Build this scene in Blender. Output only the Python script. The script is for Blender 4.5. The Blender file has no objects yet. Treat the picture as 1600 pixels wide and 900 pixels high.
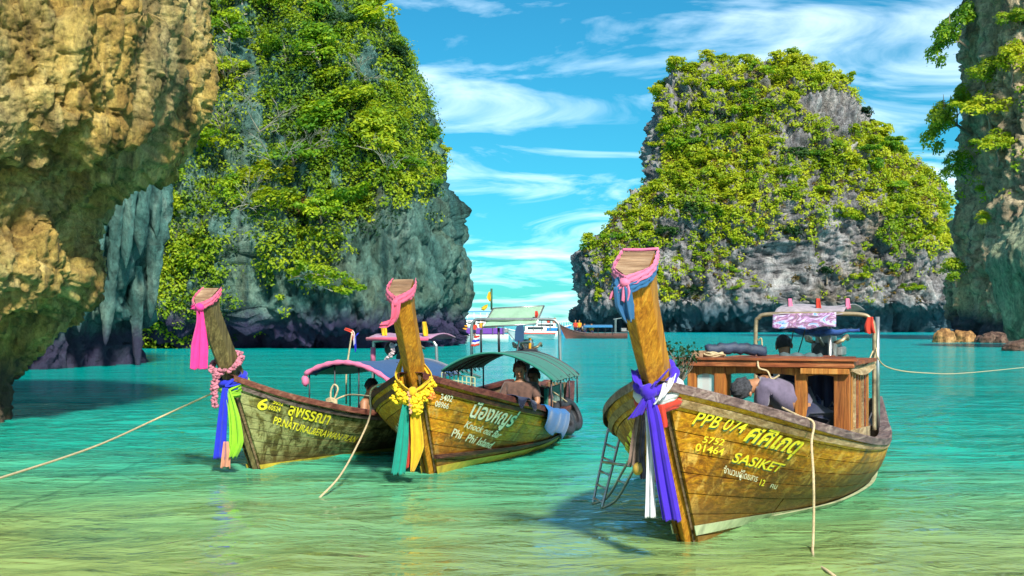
import bpy, bmesh, math, random
import numpy as np
from mathutils import Vector, Matrix

random.seed(7)
SC = bpy.context.scene
COL = SC.collection

# ------------------------------------------------------------------ camera
FPX, CAMH, HORY = 2000.0, 1.6, 506.0        # focal length in photo pixels, eye height, horizon row
cam_data = bpy.data.cameras.new("camera")
cam = bpy.data.objects.new("camera", cam_data)
COL.objects.link(cam)
cam.location = (0, 0, CAMH)
cam.rotation_euler = (math.radians(90), 0, 0)
cam_data.sensor_width = 36.0
cam_data.lens = 36.0 * FPX / 1600.0
cam_data.shift_y = (HORY - 450.0) / 1600.0
cam_data.clip_start = 0.05
cam_data.clip_end = 9000
SC.camera = cam

# ------------------------------------------------------------------ sky and sun
SUN_EL, SUN_AZ = math.radians(38), math.radians(162)
sun_dir = Vector((math.sin(SUN_AZ) * math.cos(SUN_EL), math.cos(SUN_AZ) * math.cos(SUN_EL), math.sin(SUN_EL)))
world = bpy.data.worlds.new("World")
SC.world = world
world.use_nodes = True
wn, wl = world.node_tree.nodes, world.node_tree.links
wn.clear()
w_out = wn.new("ShaderNodeOutputWorld")
w_bg = wn.new("ShaderNodeBackground")
w_bg.inputs["Strength"].default_value = 0.15
w_sky = wn.new("ShaderNodeTexSky")
w_sky.sky_type = 'NISHITA'
w_sky.sun_disc = False
w_sky.sun_elevation = SUN_EL
w_sky.sun_rotation = SUN_AZ
w_sky.air_density = 1.0
w_sky.dust_density = 0.25
w_sky.ozone_density = 2.0
w_tint = wn.new("ShaderNodeMix"); w_tint.data_type = 'RGBA'; w_tint.blend_type = 'MULTIPLY'
w_tint.inputs[0].default_value = 1.0
w_tint.inputs[7].default_value = (0.07, 0.375, 0.455, 1)
wl.new(w_sky.outputs[0], w_tint.inputs[6])
w_tc = wn.new("ShaderNodeTexCoord")
w_sep = wn.new("ShaderNodeSeparateXYZ")
wl.new(w_tc.outputs["Generated"], w_sep.inputs[0])
w_add = wn.new("ShaderNodeMath"); w_add.operation = 'ADD'; w_add.inputs[1].default_value = 0.16
w_abs = wn.new("ShaderNodeMath"); w_abs.operation = 'ABSOLUTE'
wl.new(w_sep.outputs[2], w_abs.inputs[0]); wl.new(w_abs.outputs[0], w_add.inputs[0])
w_dx = wn.new("ShaderNodeMath"); w_dx.operation = 'DIVIDE'
w_dy = wn.new("ShaderNodeMath"); w_dy.operation = 'DIVIDE'
wl.new(w_sep.outputs[0], w_dx.inputs[0]); wl.new(w_add.outputs[0], w_dx.inputs[1])
wl.new(w_sep.outputs[1], w_dy.inputs[0]); wl.new(w_add.outputs[0], w_dy.inputs[1])
w_cmb = wn.new("ShaderNodeCombineXYZ")
wl.new(w_dx.outputs[0], w_cmb.inputs[0]); wl.new(w_dy.outputs[0], w_cmb.inputs[1])
w_map = wn.new("ShaderNodeMapping")
w_map.inputs["Location"].default_value = (20.1, 3.3, 0)
w_map.inputs["Rotation"].default_value = (0, 0, math.radians(-24))
w_map.inputs["Scale"].default_value = (1.0, 1.5, 1)
wl.new(w_cmb.outputs[0], w_map.inputs[0])
w_noise = wn.new("ShaderNodeTexNoise")
w_noise.inputs["Scale"].default_value = 1.7
w_noise.inputs["Detail"].default_value = 9
w_noise.inputs["Roughness"].default_value = 0.56
w_noise.inputs["Distortion"].default_value = 0.9
wl.new(w_map.outputs[0], w_noise.inputs["Vector"])
w_ramp = wn.new("ShaderNodeValToRGB")
w_ramp.color_ramp.elements[0].position = 0.465; w_ramp.color_ramp.elements[0].color = (0, 0, 0, 1)
w_ramp.color_ramp.elements[1].position = 0.80; w_ramp.color_ramp.elements[1].color = (0.70, 0.70, 0.70, 1)
wl.new(w_noise.outputs[0], w_ramp.inputs[0])
w_mix = wn.new("ShaderNodeMix"); w_mix.data_type = 'RGBA'
w_mix.inputs[7].default_value = (7.6, 8.6, 9.2, 1)
wl.new(w_ramp.outputs[0], w_mix.inputs[0])
wl.new(w_tint.outputs[2], w_mix.inputs[6])
wl.new(w_mix.outputs[2], w_bg.inputs[0])
wl.new(w_bg.outputs[0], w_out.inputs[0])

sun_data = bpy.data.lights.new("sun", 'SUN')
sun_data.energy = 4.7
sun_data.angle = math.radians(6.0)
sun_data.color = (1.0, 0.95, 0.85)
sun = bpy.data.objects.new("sun", sun_data)
COL.objects.link(sun)
sun.rotation_euler = (-sun_dir).to_track_quat('-Z', 'Y').to_euler()
sun.location = (30, -30, 60)

vs = SC.view_settings
vs.view_transform = 'Standard'; vs.look = 'None'; vs.exposure = 0.8; vs.gamma = 1.0
vs.use_curve_mapping = False
SC.cycles.max_bounces = 4
SC.cycles.diffuse_bounces = 3
SC.cycles.glossy_bounces = 2
SC.cycles.transmission_bounces = 2
SC.cycles.transparent_max_bounces = 8
SC.cycles.use_denoising = True
SC.cycles.adaptive_threshold = 0.02


def at(x, y, d):
    """point of the place seen at photo position (x, y) when it stands d metres away"""
    return Vector(((x - 800.0) / FPX * d, d, CAMH - (y - HORY) / FPX * d))


def to_px(p):
    return 800.0 + FPX * p[0] / p[1], HORY + FPX * (CAMH - p[2]) / p[1]


# ------------------------------------------------------------------ noise
def _hash(ix, iy, iz, seed):
    with np.errstate(over='ignore'):
        h = (ix.astype(np.uint32) * np.uint32(374761393) + iy.astype(np.uint32) * np.uint32(668265263)
             + iz.astype(np.uint32) * np.uint32(2246822519) + np.uint32((seed * 3266489917) & 0xffffffff))
        h = (h ^ (h >> np.uint32(13))) * np.uint32(1274126177)
        h = h ^ (h >> np.uint32(16))
    return (h & np.uint32(0xffffff)).astype(np.float64) / 0xffffff


def vnoise(p, seed=0):
    p = np.asarray(p, dtype=np.float64)
    i = np.floor(p).astype(np.int64)
    f = p - i
    f = f * f * f * (f * (f * 6 - 15) + 10)
    out = 0
    for dx in (0, 1):
        wx = f[..., 0] if dx else 1 - f[..., 0]
        for dy in (0, 1):
            wy = f[..., 1] if dy else 1 - f[..., 1]
            for dz in (0, 1):
                wz = f[..., 2] if dz else 1 - f[..., 2]
                out = out + wx * wy * wz * _hash(i[..., 0] + dx, i[..., 1] + dy, i[..., 2] + dz, seed)
    return out * 2 - 1


def fbm(p, octaves=5, seed=0, gain=0.5, lac=2.03, ridged=False):
    s, amp, tot = 0, 1.0, 0.0
    q = np.array(p, dtype=np.float64)
    for o in range(octaves):
        n = vnoise(q + 17.3 * o, seed + o)
        if ridged:
            n = 1 - 2 * np.abs(n)
        s = s + amp * n
        tot += amp
        amp *= gain
        q = q * lac
    return s / tot


def worley(p, seed=0):
    """distances to the nearest and second nearest cell points, and a random value per cell"""
    p = np.asarray(p, dtype=np.float64)
    i = np.floor(p).astype(np.int64)
    f1 = np.full(p.shape[:-1], 9.0); f2 = f1.copy(); cid = np.zeros_like(f1)
    for dx in (-1, 0, 1):
        for dy in (-1, 0, 1):
            for dz in (-1, 0, 1):
                a, b, c = i[..., 0] + dx, i[..., 1] + dy, i[..., 2] + dz
                h = _hash(a, b, c, seed)
                q = np.stack([a + h, b + (h * 7.13) % 1.0, c + (h * 31.7) % 1.0], -1)
                d = np.sqrt(((p - q) ** 2).sum(-1))
                m1 = d < f1
                f2 = np.where(m1, f1, np.minimum(f2, d))
                cid = np.where(m1, (h * 113.3) % 1.0, cid)
                f1 = np.where(m1, d, f1)
    return f1, f2, cid


# ------------------------------------------------------------------ objects
def tag(o, label=None, cat=None, group=None, kind=None):
    if label: o["label"] = label
    if cat: o["category"] = cat
    if group: o["group"] = group
    if kind: o["kind"] = kind
    return o


def empty(name, loc=(0, 0, 0), rz=0.0):
    o = bpy.data.objects.new(name, None)
    o.empty_display_size = 0.2
    COL.objects.link(o)
    o.location = loc
    o.rotation_euler = (0, 0, rz)
    return o


def link(name, me, mat=None, parent=None, smooth=False):
    o = bpy.data.objects.new(name, me)
    COL.objects.link(o)
    if mat is not None and not me.materials:
        me.materials.append(mat)
    if parent is not None:
        o.parent = parent
    if smooth:
        me.polygons.foreach_set("use_smooth", np.ones(len(me.polygons), dtype=bool))
    return o


def mesh_np(name, verts, faces, n=4):
    """mesh from arrays; every face has n corners"""
    verts = np.ascontiguousarray(verts, dtype=np.float32).reshape(-1, 3)
    faces = np.ascontiguousarray(faces, dtype=np.int32).reshape(-1, n)
    me = bpy.data.meshes.new(name)
    me.vertices.add(len(verts))
    me.vertices.foreach_set("co", verts.ravel())
    me.loops.add(faces.size)
    me.loops.foreach_set("vertex_index", faces.ravel())
    me.polygons.add(len(faces))
    me.polygons.foreach_set("loop_start", np.arange(0, faces.size, n, dtype=np.int32))
    me.update(calc_edges=True)
    me.validate()
    return me


def grid_faces(nu, nv, closed=False):
    """quads of a (nv rows, nu columns) grid"""
    cu = nu if closed else nu - 1
    r, c = np.meshgrid(np.arange(nv - 1), np.arange(cu), indexing='ij')
    c2 = (c + 1) % nu
    return np.stack([r * nu + c, r * nu + c2, (r + 1) * nu + c2, (r + 1) * nu + c], -1).reshape(-1, 4)


class MB:
    """collects shapes into one mesh"""
    def __init__(s):
        s.v, s.f = [], []

    def add(s, verts, faces):
        b = len(s.v)
        s.v.extend([tuple(p) for p in verts])
        s.f.extend([tuple(i + b for i in f) for f in faces])
        return s

    def box(s, c, size, rot=None, taper=1.0):
        c = Vector(c); h = Vector(size) * 0.5
        vs_ = []
        for z in (-1, 1):
            k = taper if z > 0 else 1.0
            for x, y in ((-1, -1), (1, -1), (1, 1), (-1, 1)):
                p = Vector((x * h.x * k, y * h.y * k, z * h.z))
                if rot is not None:
                    p = rot @ p
                vs_.append(c + p)
        return s.add(vs_, [(3, 2, 1, 0), (4, 5, 6, 7), (0, 1, 5, 4), (1, 2, 6, 5), (2, 3, 7, 6), (3, 0, 4, 7)])

    def bar(s, p, q, w, h, up=(0, 0, 1)):
        p, q = Vector(p), Vector(q)
        d = (q - p).normalized()
        r = d.cross(Vector(up))
        if r.length < 1e-4:
            r = d.cross(Vector((1, 0, 0)))
        r.normalize()
        u = r.cross(d)
        vs_ = []
        for c in (p, q):
            for x, y in ((-1, -1), (1, -1), (1, 1), (-1, 1)):
                vs_.append(c + r * (x * w / 2) + u * (y * h / 2))
        return s.add(vs_, [(0, 1, 2, 3), (7, 6, 5, 4), (4, 5, 1, 0), (5, 6, 2, 1), (6, 7, 3, 2), (7, 4, 0, 3)])

    def tube(s, pts, r, n=8, closed=False, flat=1.0, flatdir=None):
        pts = [Vector(p) for p in pts]
        rs = r if hasattr(r, '__len__') else [r] * len(pts)
        m = len(pts)
        rings = []
        prev = None
        for i, p in enumerate(pts):
            if closed:
                t = pts[(i + 1) % m] - pts[i - 1]
            else:
                t = pts[min(i + 1, m - 1)] - pts[max(i - 1, 0)]
            if t.length < 1e-9:
                t = Vector((0, 0, 1))
            t.normalize()
            if prev is None:
                a = Vector((0, 0, 1)) if abs(t.z) < 0.9 else Vector((1, 0, 0))
                if flatdir is not None:
                    a = Vector(flatdir)
                u = (a - t * a.dot(t)).normalized()
            else:
                u = prev - t * prev.dot(t)
                if u.length < 1e-6:
                    u = t.orthogonal()
                u.normalize()
            prev = u
            w = t.cross(u)
            rings.append([p + (u * math.cos(2 * math.pi * k / n) + w * (math.sin(2 * math.pi * k / n) * flat)) * rs[i] for k in range(n)])
        vs_ = [q for ring in rings for q in ring]
        fs = []
        for i in range(m if closed else m - 1):
            j = (i + 1) % m
            for k in range(n):
                k2 = (k + 1) % n
                fs.append((i * n + k, i * n + k2, j * n + k2, j * n + k))
        if not closed:
            fs.append(tuple(range(n - 1, -1, -1)))
            fs.append(tuple((m - 1) * n + k for k in range(n)))
        return s.add(vs_, fs)

    def sheet(s, P):
        """grid of points P[row][col]"""
        nv, nu = len(P), len(P[0])
        return s.add([q for row in P for q in row], [tuple(f) for f in grid_faces(nu, nv)])

    def slab(s, P, off):
        """a grid of points P with thickness: second layer displaced by off(row, col) vector"""
        nv, nu = len(P), len(P[0])
        Q = [[Vector(P[i][j]) + Vector(off(i, j)) for j in range(nu)] for i in range(nv)]
        b = nu * nv
        vs_ = [q for row in P for q in row] + [q for row in Q for q in row]
        fs = [tuple(f) for f in grid_faces(nu, nv)]
        fs += [tuple(b + i for i in reversed(f)) for f in grid_faces(nu, nv)]
        for j in range(nu - 1):
            fs.append((j + 1, j, b + j, b + j + 1))
            e = (nv - 1) * nu
            fs.append((e + j, e + j + 1, b + e + j + 1, b + e + j))
        for i in range(nv - 1):
            fs.append((i * nu, (i + 1) * nu, b + (i + 1) * nu, b + i * nu))
            e = nu - 1
            fs.append(((i + 1) * nu + e, i * nu + e, b + i * nu + e, b + (i + 1) * nu + e))
        return s.add(vs_, fs)

    def ball(s, c, r, nu=10, nv=7, jitter=0.0):
        c = Vector(c)
        rr = Vector(r) if hasattr(r, '__len__') else Vector((r, r, r))
        vs_ = [c + Vector((0, 0, -rr.z))]
        for i in range(1, nv):
            t = math.pi * i / nv
            for k in range(nu):
                a = 2 * math.pi * k / nu
                j = 1 + random.uniform(-jitter, jitter)
                vs_.append(c + Vector((math.sin(t) * math.cos(a) * rr.x, math.sin(t) * math.sin(a) * rr.y, -math.cos(t) * rr.z)) * 1.0 * j if jitter == 0 else
                           c + Vector((math.sin(t) * math.cos(a) * rr.x * j, math.sin(t) * math.sin(a) * rr.y * j, -math.cos(t) * rr.z * j)))
        vs_.append(c + Vector((0, 0, rr.z)))
        fs = []
        for k in range(nu):
            fs.append((0, 1 + (k + 1) % nu, 1 + k))
        for i in range(nv - 2):
            for k in range(nu):
                k2 = (k + 1) % nu
                fs.append((1 + i * nu + k, 1 + i * nu + k2, 1 + (i + 1) * nu + k2, 1 + (i + 1) * nu + k))
        top = len(vs_) - 1
        e = 1 + (nv - 2) * nu
        for k in range(nu):
            fs.append((e + k, e + (k + 1) % nu, top))
        return s.add(vs_, fs)

    def lathe(s, c, prof, n=16, axis=None):
        """profile [(r, z)] turned round an axis through c"""
        c = Vector(c)
        R = Vector((0, 0, 1)).rotation_difference(Vector(axis)).to_matrix() if axis is not None else Matrix.Identity(3)
        vs_ = []
        for r, z in prof:
            for k in range(n):
                a = 2 * math.pi * k / n
                vs_.append(c + R @ Vector((r * math.cos(a), r * math.sin(a), z)))
        fs = [tuple(f) for f in grid_faces(n, len(prof), True)]
        fs.append(tuple(range(n - 1, -1, -1)))
        fs.append(tuple((len(prof) - 1) * n + k for k in range(n)))
        return s.add(vs_, fs)

    def mesh(s, name):
        me = bpy.data.meshes.new(name)
        me.from_pydata(s.v, [], s.f)
        me.update()
        return me

    def build(s, name, mat=None, parent=None, smooth=False, bevel=0.0):
        me = s.mesh(name)
        if bevel > 0 or True:
            bm = bmesh.new(); bm.from_mesh(me)
            bmesh.ops.recalc_face_normals(bm, faces=bm.faces)
            if bevel > 0:
                ed = [e for e in bm.edges if len(e.link_faces) == 2 and e.calc_face_angle(0) > 0.6]
                bmesh.ops.bevel(bm, geom=ed, offset=bevel, segments=1, affect='EDGES', clamp_overlap=True)
            bm.to_mesh(me); bm.free()
        o = link(name, me, mat, parent, smooth)
        return o


# ------------------------------------------------------------------ materials
def new_mat(name):
    m = bpy.data.materials.new(name)
    m.use_nodes = True
    nt = m.node_tree
    return m, nt.nodes, nt.links, nt.nodes["Principled BSDF"]


def ramp(nodes, stops, interp='LINEAR'):
    r = nodes.new("ShaderNodeValToRGB")
    cr = r.color_ramp
    cr.interpolation = interp
    while len(cr.elements) < len(stops):
        cr.elements.new(0.5)
    for e, (p, c) in zip(cr.elements, stops):
        e.position = p
        e.color = (c[0], c[1], c[2], 1) if hasattr(c, '__len__') else (c, c, c, 1)
    return r


def noise_node(nodes, links, vec, scale, detail=6, rough=0.55, dist=0.0):
    n = nodes.new("ShaderNodeTexNoise")
    n.inputs["Scale"].default_value = scale
    n.inputs["Detail"].default_value = detail
    n.inputs["Roughness"].default_value = rough
    n.inputs["Distortion"].default_value = dist
    links.new(vec, n.inputs["Vector"])
    return n


def mapping(nodes, links, vec, scale=(1, 1, 1), loc=(0, 0, 0), rot=(0, 0, 0)):
    m = nodes.new("ShaderNodeMapping")
    m.inputs["Scale"].default_value = scale
    m.inputs["Location"].default_value = loc
    m.inputs["Rotation"].default_value = rot
    links.new(vec, m.inputs[0])
    return m.outputs[0]


def mixc(nodes, links, fac, a, b, blend='MIX'):
    m = nodes.new("ShaderNodeMix"); m.data_type = 'RGBA'; m.blend_type = blend
    for sock, v in ((m.inputs[0], fac), (m.inputs[6], a), (m.inputs[7], b)):
        if isinstance(v, bpy.types.NodeSocket):
            links.new(v, sock)
        elif hasattr(v, '__len__'):
            sock.default_value = (v[0], v[1], v[2], 1)
        else:
            sock.default_value = v
    return m.outputs[2]


def bump(nodes, links, height, strength, dist, normal=None):
    b = nodes.new("ShaderNodeBump")
    b.inputs["Strength"].default_value = strength
    b.inputs["Distance"].default_value = dist
    links.new(height, b.inputs["Height"])
    if normal is not None:
        links.new(normal, b.inputs["Normal"])
    return b.outputs[0]


def plain(name, col, rough=0.6, metal=0.0, var=0.18, scale=9.0, bumpy=0.0, spec=0.5):
    """one material with mild wear and mottling"""
    m, n, l, p = new_mat(name)
    tc = n.new("ShaderNodeTexCoord")
    ns = noise_node(n, l, tc.outputs["Object"], scale, 6, 0.6)
    dark = tuple(c * (1 - var * 1.6) for c in col)
    light = tuple(min(1, c * (1 + var)) for c in col)
    r = ramp(n, [(0.28, dark), (0.52, col), (0.78, light)])
    l.new(ns.outputs[0], r.inputs[0])
    l.new(r.outputs[0], p.inputs["Base Color"])
    p.inputs["Roughness"].default_value = rough
    p.inputs["Metallic"].default_value = metal
    p.inputs["Specular IOR Level"].default_value = spec
    if bumpy > 0:
        n2 = noise_node(n, l, tc.outputs["Object"], scale * 6, 4, 0.6)
        l.new(bump(n, l, n2.outputs[0], bumpy, 0.02), p.inputs["Normal"])
    return m


def cloth(name, col, rough=0.85, var=0.12, trans=0.25):
    m, n, l, p = new_mat(name)
    tc = n.new("ShaderNodeTexCoord")
    ns = noise_node(n, l, tc.outputs["Object"], 14, 5, 0.6)
    r = ramp(n, [(0.3, tuple(c * (1 - var * 1.5) for c in col)), (0.6, col)])
    l.new(ns.outputs[0], r.inputs[0])
    l.new(r.outputs[0], p.inputs["Base Color"])
    p.inputs["Roughness"].default_value = rough
    p.inputs["Sheen Weight"].default_value = 0.2
    n2 = noise_node(n, l, mapping(n, l, tc.outputs["Object"], (40, 40, 6)), 1.0, 3, 0.6)
    l.new(bump(n, l, n2.outputs[0], 0.35, 0.01), p.inputs["Normal"])
    if trans > 0:
        t = n.new("ShaderNodeBsdfTranslucent")
        l.new(r.outputs[0], t.inputs[0])
        ms = n.new("ShaderNodeMixShader"); ms.inputs[0].default_value = trans
        l.new(p.outputs[0], ms.inputs[1]); l.new(t.outputs[0], ms.inputs[2])
        l.new(ms.outputs[0], n["Material Output"].inputs[0])
    return m

# ------------------------------------------------------------------ rock
def rock_mat(name, stone, stain, streak, size=1.0, stain_amt=0.5, bumpd=0.25, foot_shade=None, foot_shade_h=1.0):
    """limestone: mottled stone, broad mineral stains, vertical seepage streaks, dark cracks"""
    m, n, l, p = new_mat(name)
    tc = n.new("ShaderNodeTexCoord")
    v = tc.outputs["Object"]
    k = 1.0 / size
    n1 = noise_node(n, l, mapping(n, l, v, (k, k, 0.55 * k)), 0.9, 10, 0.68, 0.6)
    r1 = ramp(n, [(0.28, stone[0]), (0.43, stone[1]), (0.56, stone[2]), (0.72, stone[3])])
    l.new(n1.outputs[0], r1.inputs[0])
    n2 = noise_node(n, l, mapping(n, l, v, (0.16 * k, 0.16 * k, 0.10 * k), (3, 9, 1)), 1.6, 6, 0.6, 0.8)
    r2 = ramp(n, [(0.56 - 0.16 * stain_amt, 0.0), (0.72 - 0.1 * stain_amt, 0.9)])
    l.new(n2.outputs[0], r2.inputs[0])
    n2b = noise_node(n, l, mapping(n, l, v, (0.8 * k, 0.8 * k, 0.3 * k), (5, 2, 7)), 1.2, 7, 0.6)
    r2b = ramp(n, [(0.3, stain[0]), (0.7, stain[1])])
    l.new(n2b.outputs[0], r2b.inputs[0])
    c = mixc(n, l, r2.outputs[0], r1.outputs[0], r2b.outputs[0])
    n3 = noise_node(n, l, mapping(n, l, v, (1.5 * k, 1.5 * k, 0.13 * k), (1, 4, 2)), 1.4, 6, 0.6, 0.9)
    r3 = ramp(n, [(0.52, 0.0), (0.68, 0.85)])
    l.new(n3.outputs[0], r3.inputs[0])
    c = mixc(n, l, r3.outputs[0], c, streak)
    vo = n.new("ShaderNodeTexVoronoi"); vo.feature = 'DISTANCE_TO_EDGE'
    vo.inputs["Scale"].default_value = 0.75
    wv = mixc(n, l, 0.25, mapping(n, l, v, (k, k, 0.5 * k)), n1.outputs[1])
    l.new(wv, vo.inputs["Vector"])
    r4 = ramp(n, [(0.0, 0.35), (0.05, 1.0)])
    l.new(vo.outputs[0], r4.inputs[0])
    n5 = noise_node(n, l, mapping(n, l, v, (k, k, 0.6 * k)), 5.0, 8, 0.7)
    r5 = ramp(n, [(0.33, 0.42), (0.5, 1.0), (0.7, 1.25)])
    l.new(n5.outputs[0], r5.inputs[0])
    c = mixc(n, l, 0.85, c, r5.outputs[0], 'MULTIPLY')
    c = mixc(n, l, 0.6, c, r4.outputs[0], 'MULTIPLY')
    n6 = noise_node(n, l, mapping(n, l, v, (k, k, 0.7 * k), (8, 3, 2)), 14.0, 6, 0.7)
    r6 = ramp(n, [(0.36, 0.55), (0.5, 1.0), (0.66, 1.3)])
    l.new(n6.outputs[0], r6.inputs[0])
    c = mixc(n, l, 0.7, c, r6.outputs[0], 'MULTIPLY')
    if foot_shade is not None:  # dark shade along the cliff foot, painted into the stone colour
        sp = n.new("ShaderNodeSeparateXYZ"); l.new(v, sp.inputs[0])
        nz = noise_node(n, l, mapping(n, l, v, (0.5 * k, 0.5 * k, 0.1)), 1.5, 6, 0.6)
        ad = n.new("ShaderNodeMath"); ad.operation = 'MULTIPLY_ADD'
        l.new(nz.outputs[0], ad.inputs[0]); ad.inputs[1].default_value = -foot_shade_h * 1.1
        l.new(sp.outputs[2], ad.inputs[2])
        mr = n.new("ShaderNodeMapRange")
        mr.inputs[1].default_value = foot_shade_h * 0.15; mr.inputs[2].default_value = foot_shade_h * 0.75
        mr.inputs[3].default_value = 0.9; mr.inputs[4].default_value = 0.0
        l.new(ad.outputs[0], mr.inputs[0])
        c = mixc(n, l, mr.outputs[0], c, foot_shade)
    l.new(c, p.inputs["Base Color"])
    p.inputs["Roughness"].default_value = 0.88
    p.inputs["Specular IOR Level"].default_value = 0.25
    nb = bump(n, l, n6.outputs[0], 0.7, bumpd * 0.5)
    nb = bump(n, l, n5.outputs[0], 0.9, bumpd, nb)
    nb = bump(n, l, n1.outputs[0], 0.7, bumpd * 2.5, nb)
    l.new(nb, p.inputs["Normal"])
    return m


def loft_cliff(name, tab, mat, nu=300, nv=220, noise=(), power=2.6, front=0.78, seed=0, label=None, cat=None, cells=()):
    """a rock mass lofted through horizontal rings.
    tab rows: z, x_left, x_right, y_front, y_back.  noise rows: amplitude, (sx, sy, sz), octaves, ridged"""
    T = np.array(tab, dtype=float)
    z = np.linspace(T[0, 0], T[-1, 0], nv)
    xl, xr, yf, yb = [np.interp(z, T[:, 0], T[:, i]) for i in (1, 2, 3, 4)]
    # soften the polyline tables
    def soft(a):
        k = max(1, nv // 60)
        for _ in range(2):
            pad = np.concatenate([np.full(k, a[0]), a, np.full(k, a[-1])])
            a = np.convolve(pad, np.ones(2 * k + 1) / (2 * k + 1), 'valid')
        return a
    xl, xr, yf, yb = map(soft, (xl, xr, yf, yb))
    nf = int(nu * front)
    ph = np.concatenate([np.linspace(-math.pi * 1.08, math.pi * 0.08, nf, endpoint=False),
                         np.linspace(math.pi * 0.08, math.pi * 0.92, nu - nf, endpoint=False)])
    cs, sn = np.cos(ph), np.sin(ph)
    ex = np.sign(cs) * np.abs(cs) ** (2 / power)
    ey = np.sign(sn) * np.abs(sn) ** (2 / power)
    cx, cy, a, b = (xl + xr) / 2, (yf + yb) / 2, (xr - xl) / 2, (yb - yf) / 2
    P = np.zeros((nv, nu, 3))
    P[..., 0] = cx[:, None] + a[:, None] * ex[None]
    P[..., 1] = cy[:, None] + b[:, None] * ey[None]
    P[..., 2] = z[:, None]

    def normals(P):
        du = np.roll(P, -1, 1) - np.roll(P, 1, 1)
        dv = np.gradient(P, axis=0)
        N = np.cross(du, dv)
        return N / (np.linalg.norm(N, axis=-1, keepdims=True) + 1e-9)
    N = normals(P)
    D = np.zeros((nv, nu))
    for k, (amp, sc, octv, rid) in enumerate(noise):
        Q = P * np.array(sc)
        W = np.stack([vnoise(Q * 0.7 + 5.1 * j, seed + 400 + j) for j in range(3)], -1)
        Dk = fbm(Q + 0.55 * W, octv, seed + 31 * k, ridged=rid, gain=0.55)
        D += amp * (Dk - Dk.mean())
    for k, (amp, crack, sc) in enumerate(cells):      # fractured blocks with open joints
        Q = P * np.array(sc)
        Q = Q + 0.35 * np.stack([vnoise(Q * 1.3 + 9.1 * j, seed + 700 + j) for j in range(3)], -1)
        f1, f2, cid = worley(Q, seed + 90 + k)
        D += amp * (cid - 0.5) - crack * np.exp(-(f2 - f1) / 0.07)
    P = P + N * D[..., None]
    N = normals(P)
    V = P.reshape(-1, 3)
    F = grid_faces(nu, nv, True)
    top = np.array([[cx[-1], cy[-1], z[-1] + 0.02]])
    V = np.concatenate([V, top])
    e = (nv - 1) * nu
    F2 = [(e + i, e + (i + 1) % nu, len(V) - 1, len(V) - 1) for i in range(nu)]
    me = mesh_np(name, V, F)
    o = link(name, me, mat, smooth=True)
    # cap
    bm = bmesh.new(); bm.from_mesh(me); bm.verts.ensure_lookup_table()
    for q in F2:
        try:
            bm.faces.new((bm.verts[q[0]], bm.verts[q[1]], bm.verts[q[2]]))
        except ValueError:
            pass
    bm.to_mesh(me); bm.free()
    tag(o, label, cat, kind="structure")
    return o, P, N


def side(pts, d, shift=0):
    """rows (photo y, photo x) -> (z, X) at distance d"""
    out = []
    for y, x in pts:
        q = at(x + (np.interp(y, [0, 250, 310, 360, 450, 520, 700], shift) if hasattr(shift, '__len__') else shift), y, d)
        out.append((q.z, q.x))
    out.sort()
    return np.array(out)


def profile(zs, rows):
    r = np.array(rows); r = r[np.argsort(r[:, 0])]
    return np.interp(zs, r[:, 0], r[:, 1])


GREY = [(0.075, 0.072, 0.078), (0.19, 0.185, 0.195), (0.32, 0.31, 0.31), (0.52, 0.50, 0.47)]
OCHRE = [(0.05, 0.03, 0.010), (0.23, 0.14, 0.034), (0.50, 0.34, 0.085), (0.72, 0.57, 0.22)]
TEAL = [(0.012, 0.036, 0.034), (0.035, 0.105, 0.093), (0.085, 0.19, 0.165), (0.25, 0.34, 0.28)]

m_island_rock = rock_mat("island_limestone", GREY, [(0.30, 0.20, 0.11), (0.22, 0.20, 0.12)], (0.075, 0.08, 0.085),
                         size=5.0, stain_amt=0.25, bumpd=0.7, foot_shade=(0.03, 0.085, 0.115), foot_shade_h=4.5)
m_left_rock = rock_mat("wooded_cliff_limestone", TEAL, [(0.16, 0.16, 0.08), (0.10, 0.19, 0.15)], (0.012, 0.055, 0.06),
                       size=2.4, stain_amt=0.4, bumpd=0.35, foot_shade=(0.035, 0.022, 0.075), foot_shade_h=2.3)
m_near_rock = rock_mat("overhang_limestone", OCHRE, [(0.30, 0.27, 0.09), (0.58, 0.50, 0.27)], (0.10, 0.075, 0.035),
                       size=0.75, stain_amt=0.75, bumpd=0.10, foot_shade=(0.05, 0.04, 0.035), foot_shade_h=0.9)
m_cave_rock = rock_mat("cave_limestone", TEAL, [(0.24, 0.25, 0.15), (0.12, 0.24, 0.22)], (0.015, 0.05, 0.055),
                       size=1.3, stain_amt=0.45, bumpd=0.2, foot_shade=(0.03, 0.022, 0.06), foot_shade_h=1.5)
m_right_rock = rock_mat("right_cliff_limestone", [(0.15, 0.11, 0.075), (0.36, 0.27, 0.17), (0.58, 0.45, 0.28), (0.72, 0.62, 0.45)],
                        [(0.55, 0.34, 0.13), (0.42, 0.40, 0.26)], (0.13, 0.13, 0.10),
                        size=3.0, stain_amt=0.6, bumpd=0.45, foot_shade=(0.03, 0.035, 0.07), foot_shade_h=2.6)
m_curtain_rock = rock_mat("curtain_limestone", [(0.07, 0.085, 0.05), (0.20, 0.24, 0.15), (0.33, 0.37, 0.23), (0.50, 0.50, 0.33)],
                          [(0.40, 0.28, 0.12), (0.26, 0.34, 0.23)], (0.11, 0.13, 0.08), size=2.2, stain_amt=0.5, bumpd=0.3)

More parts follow.
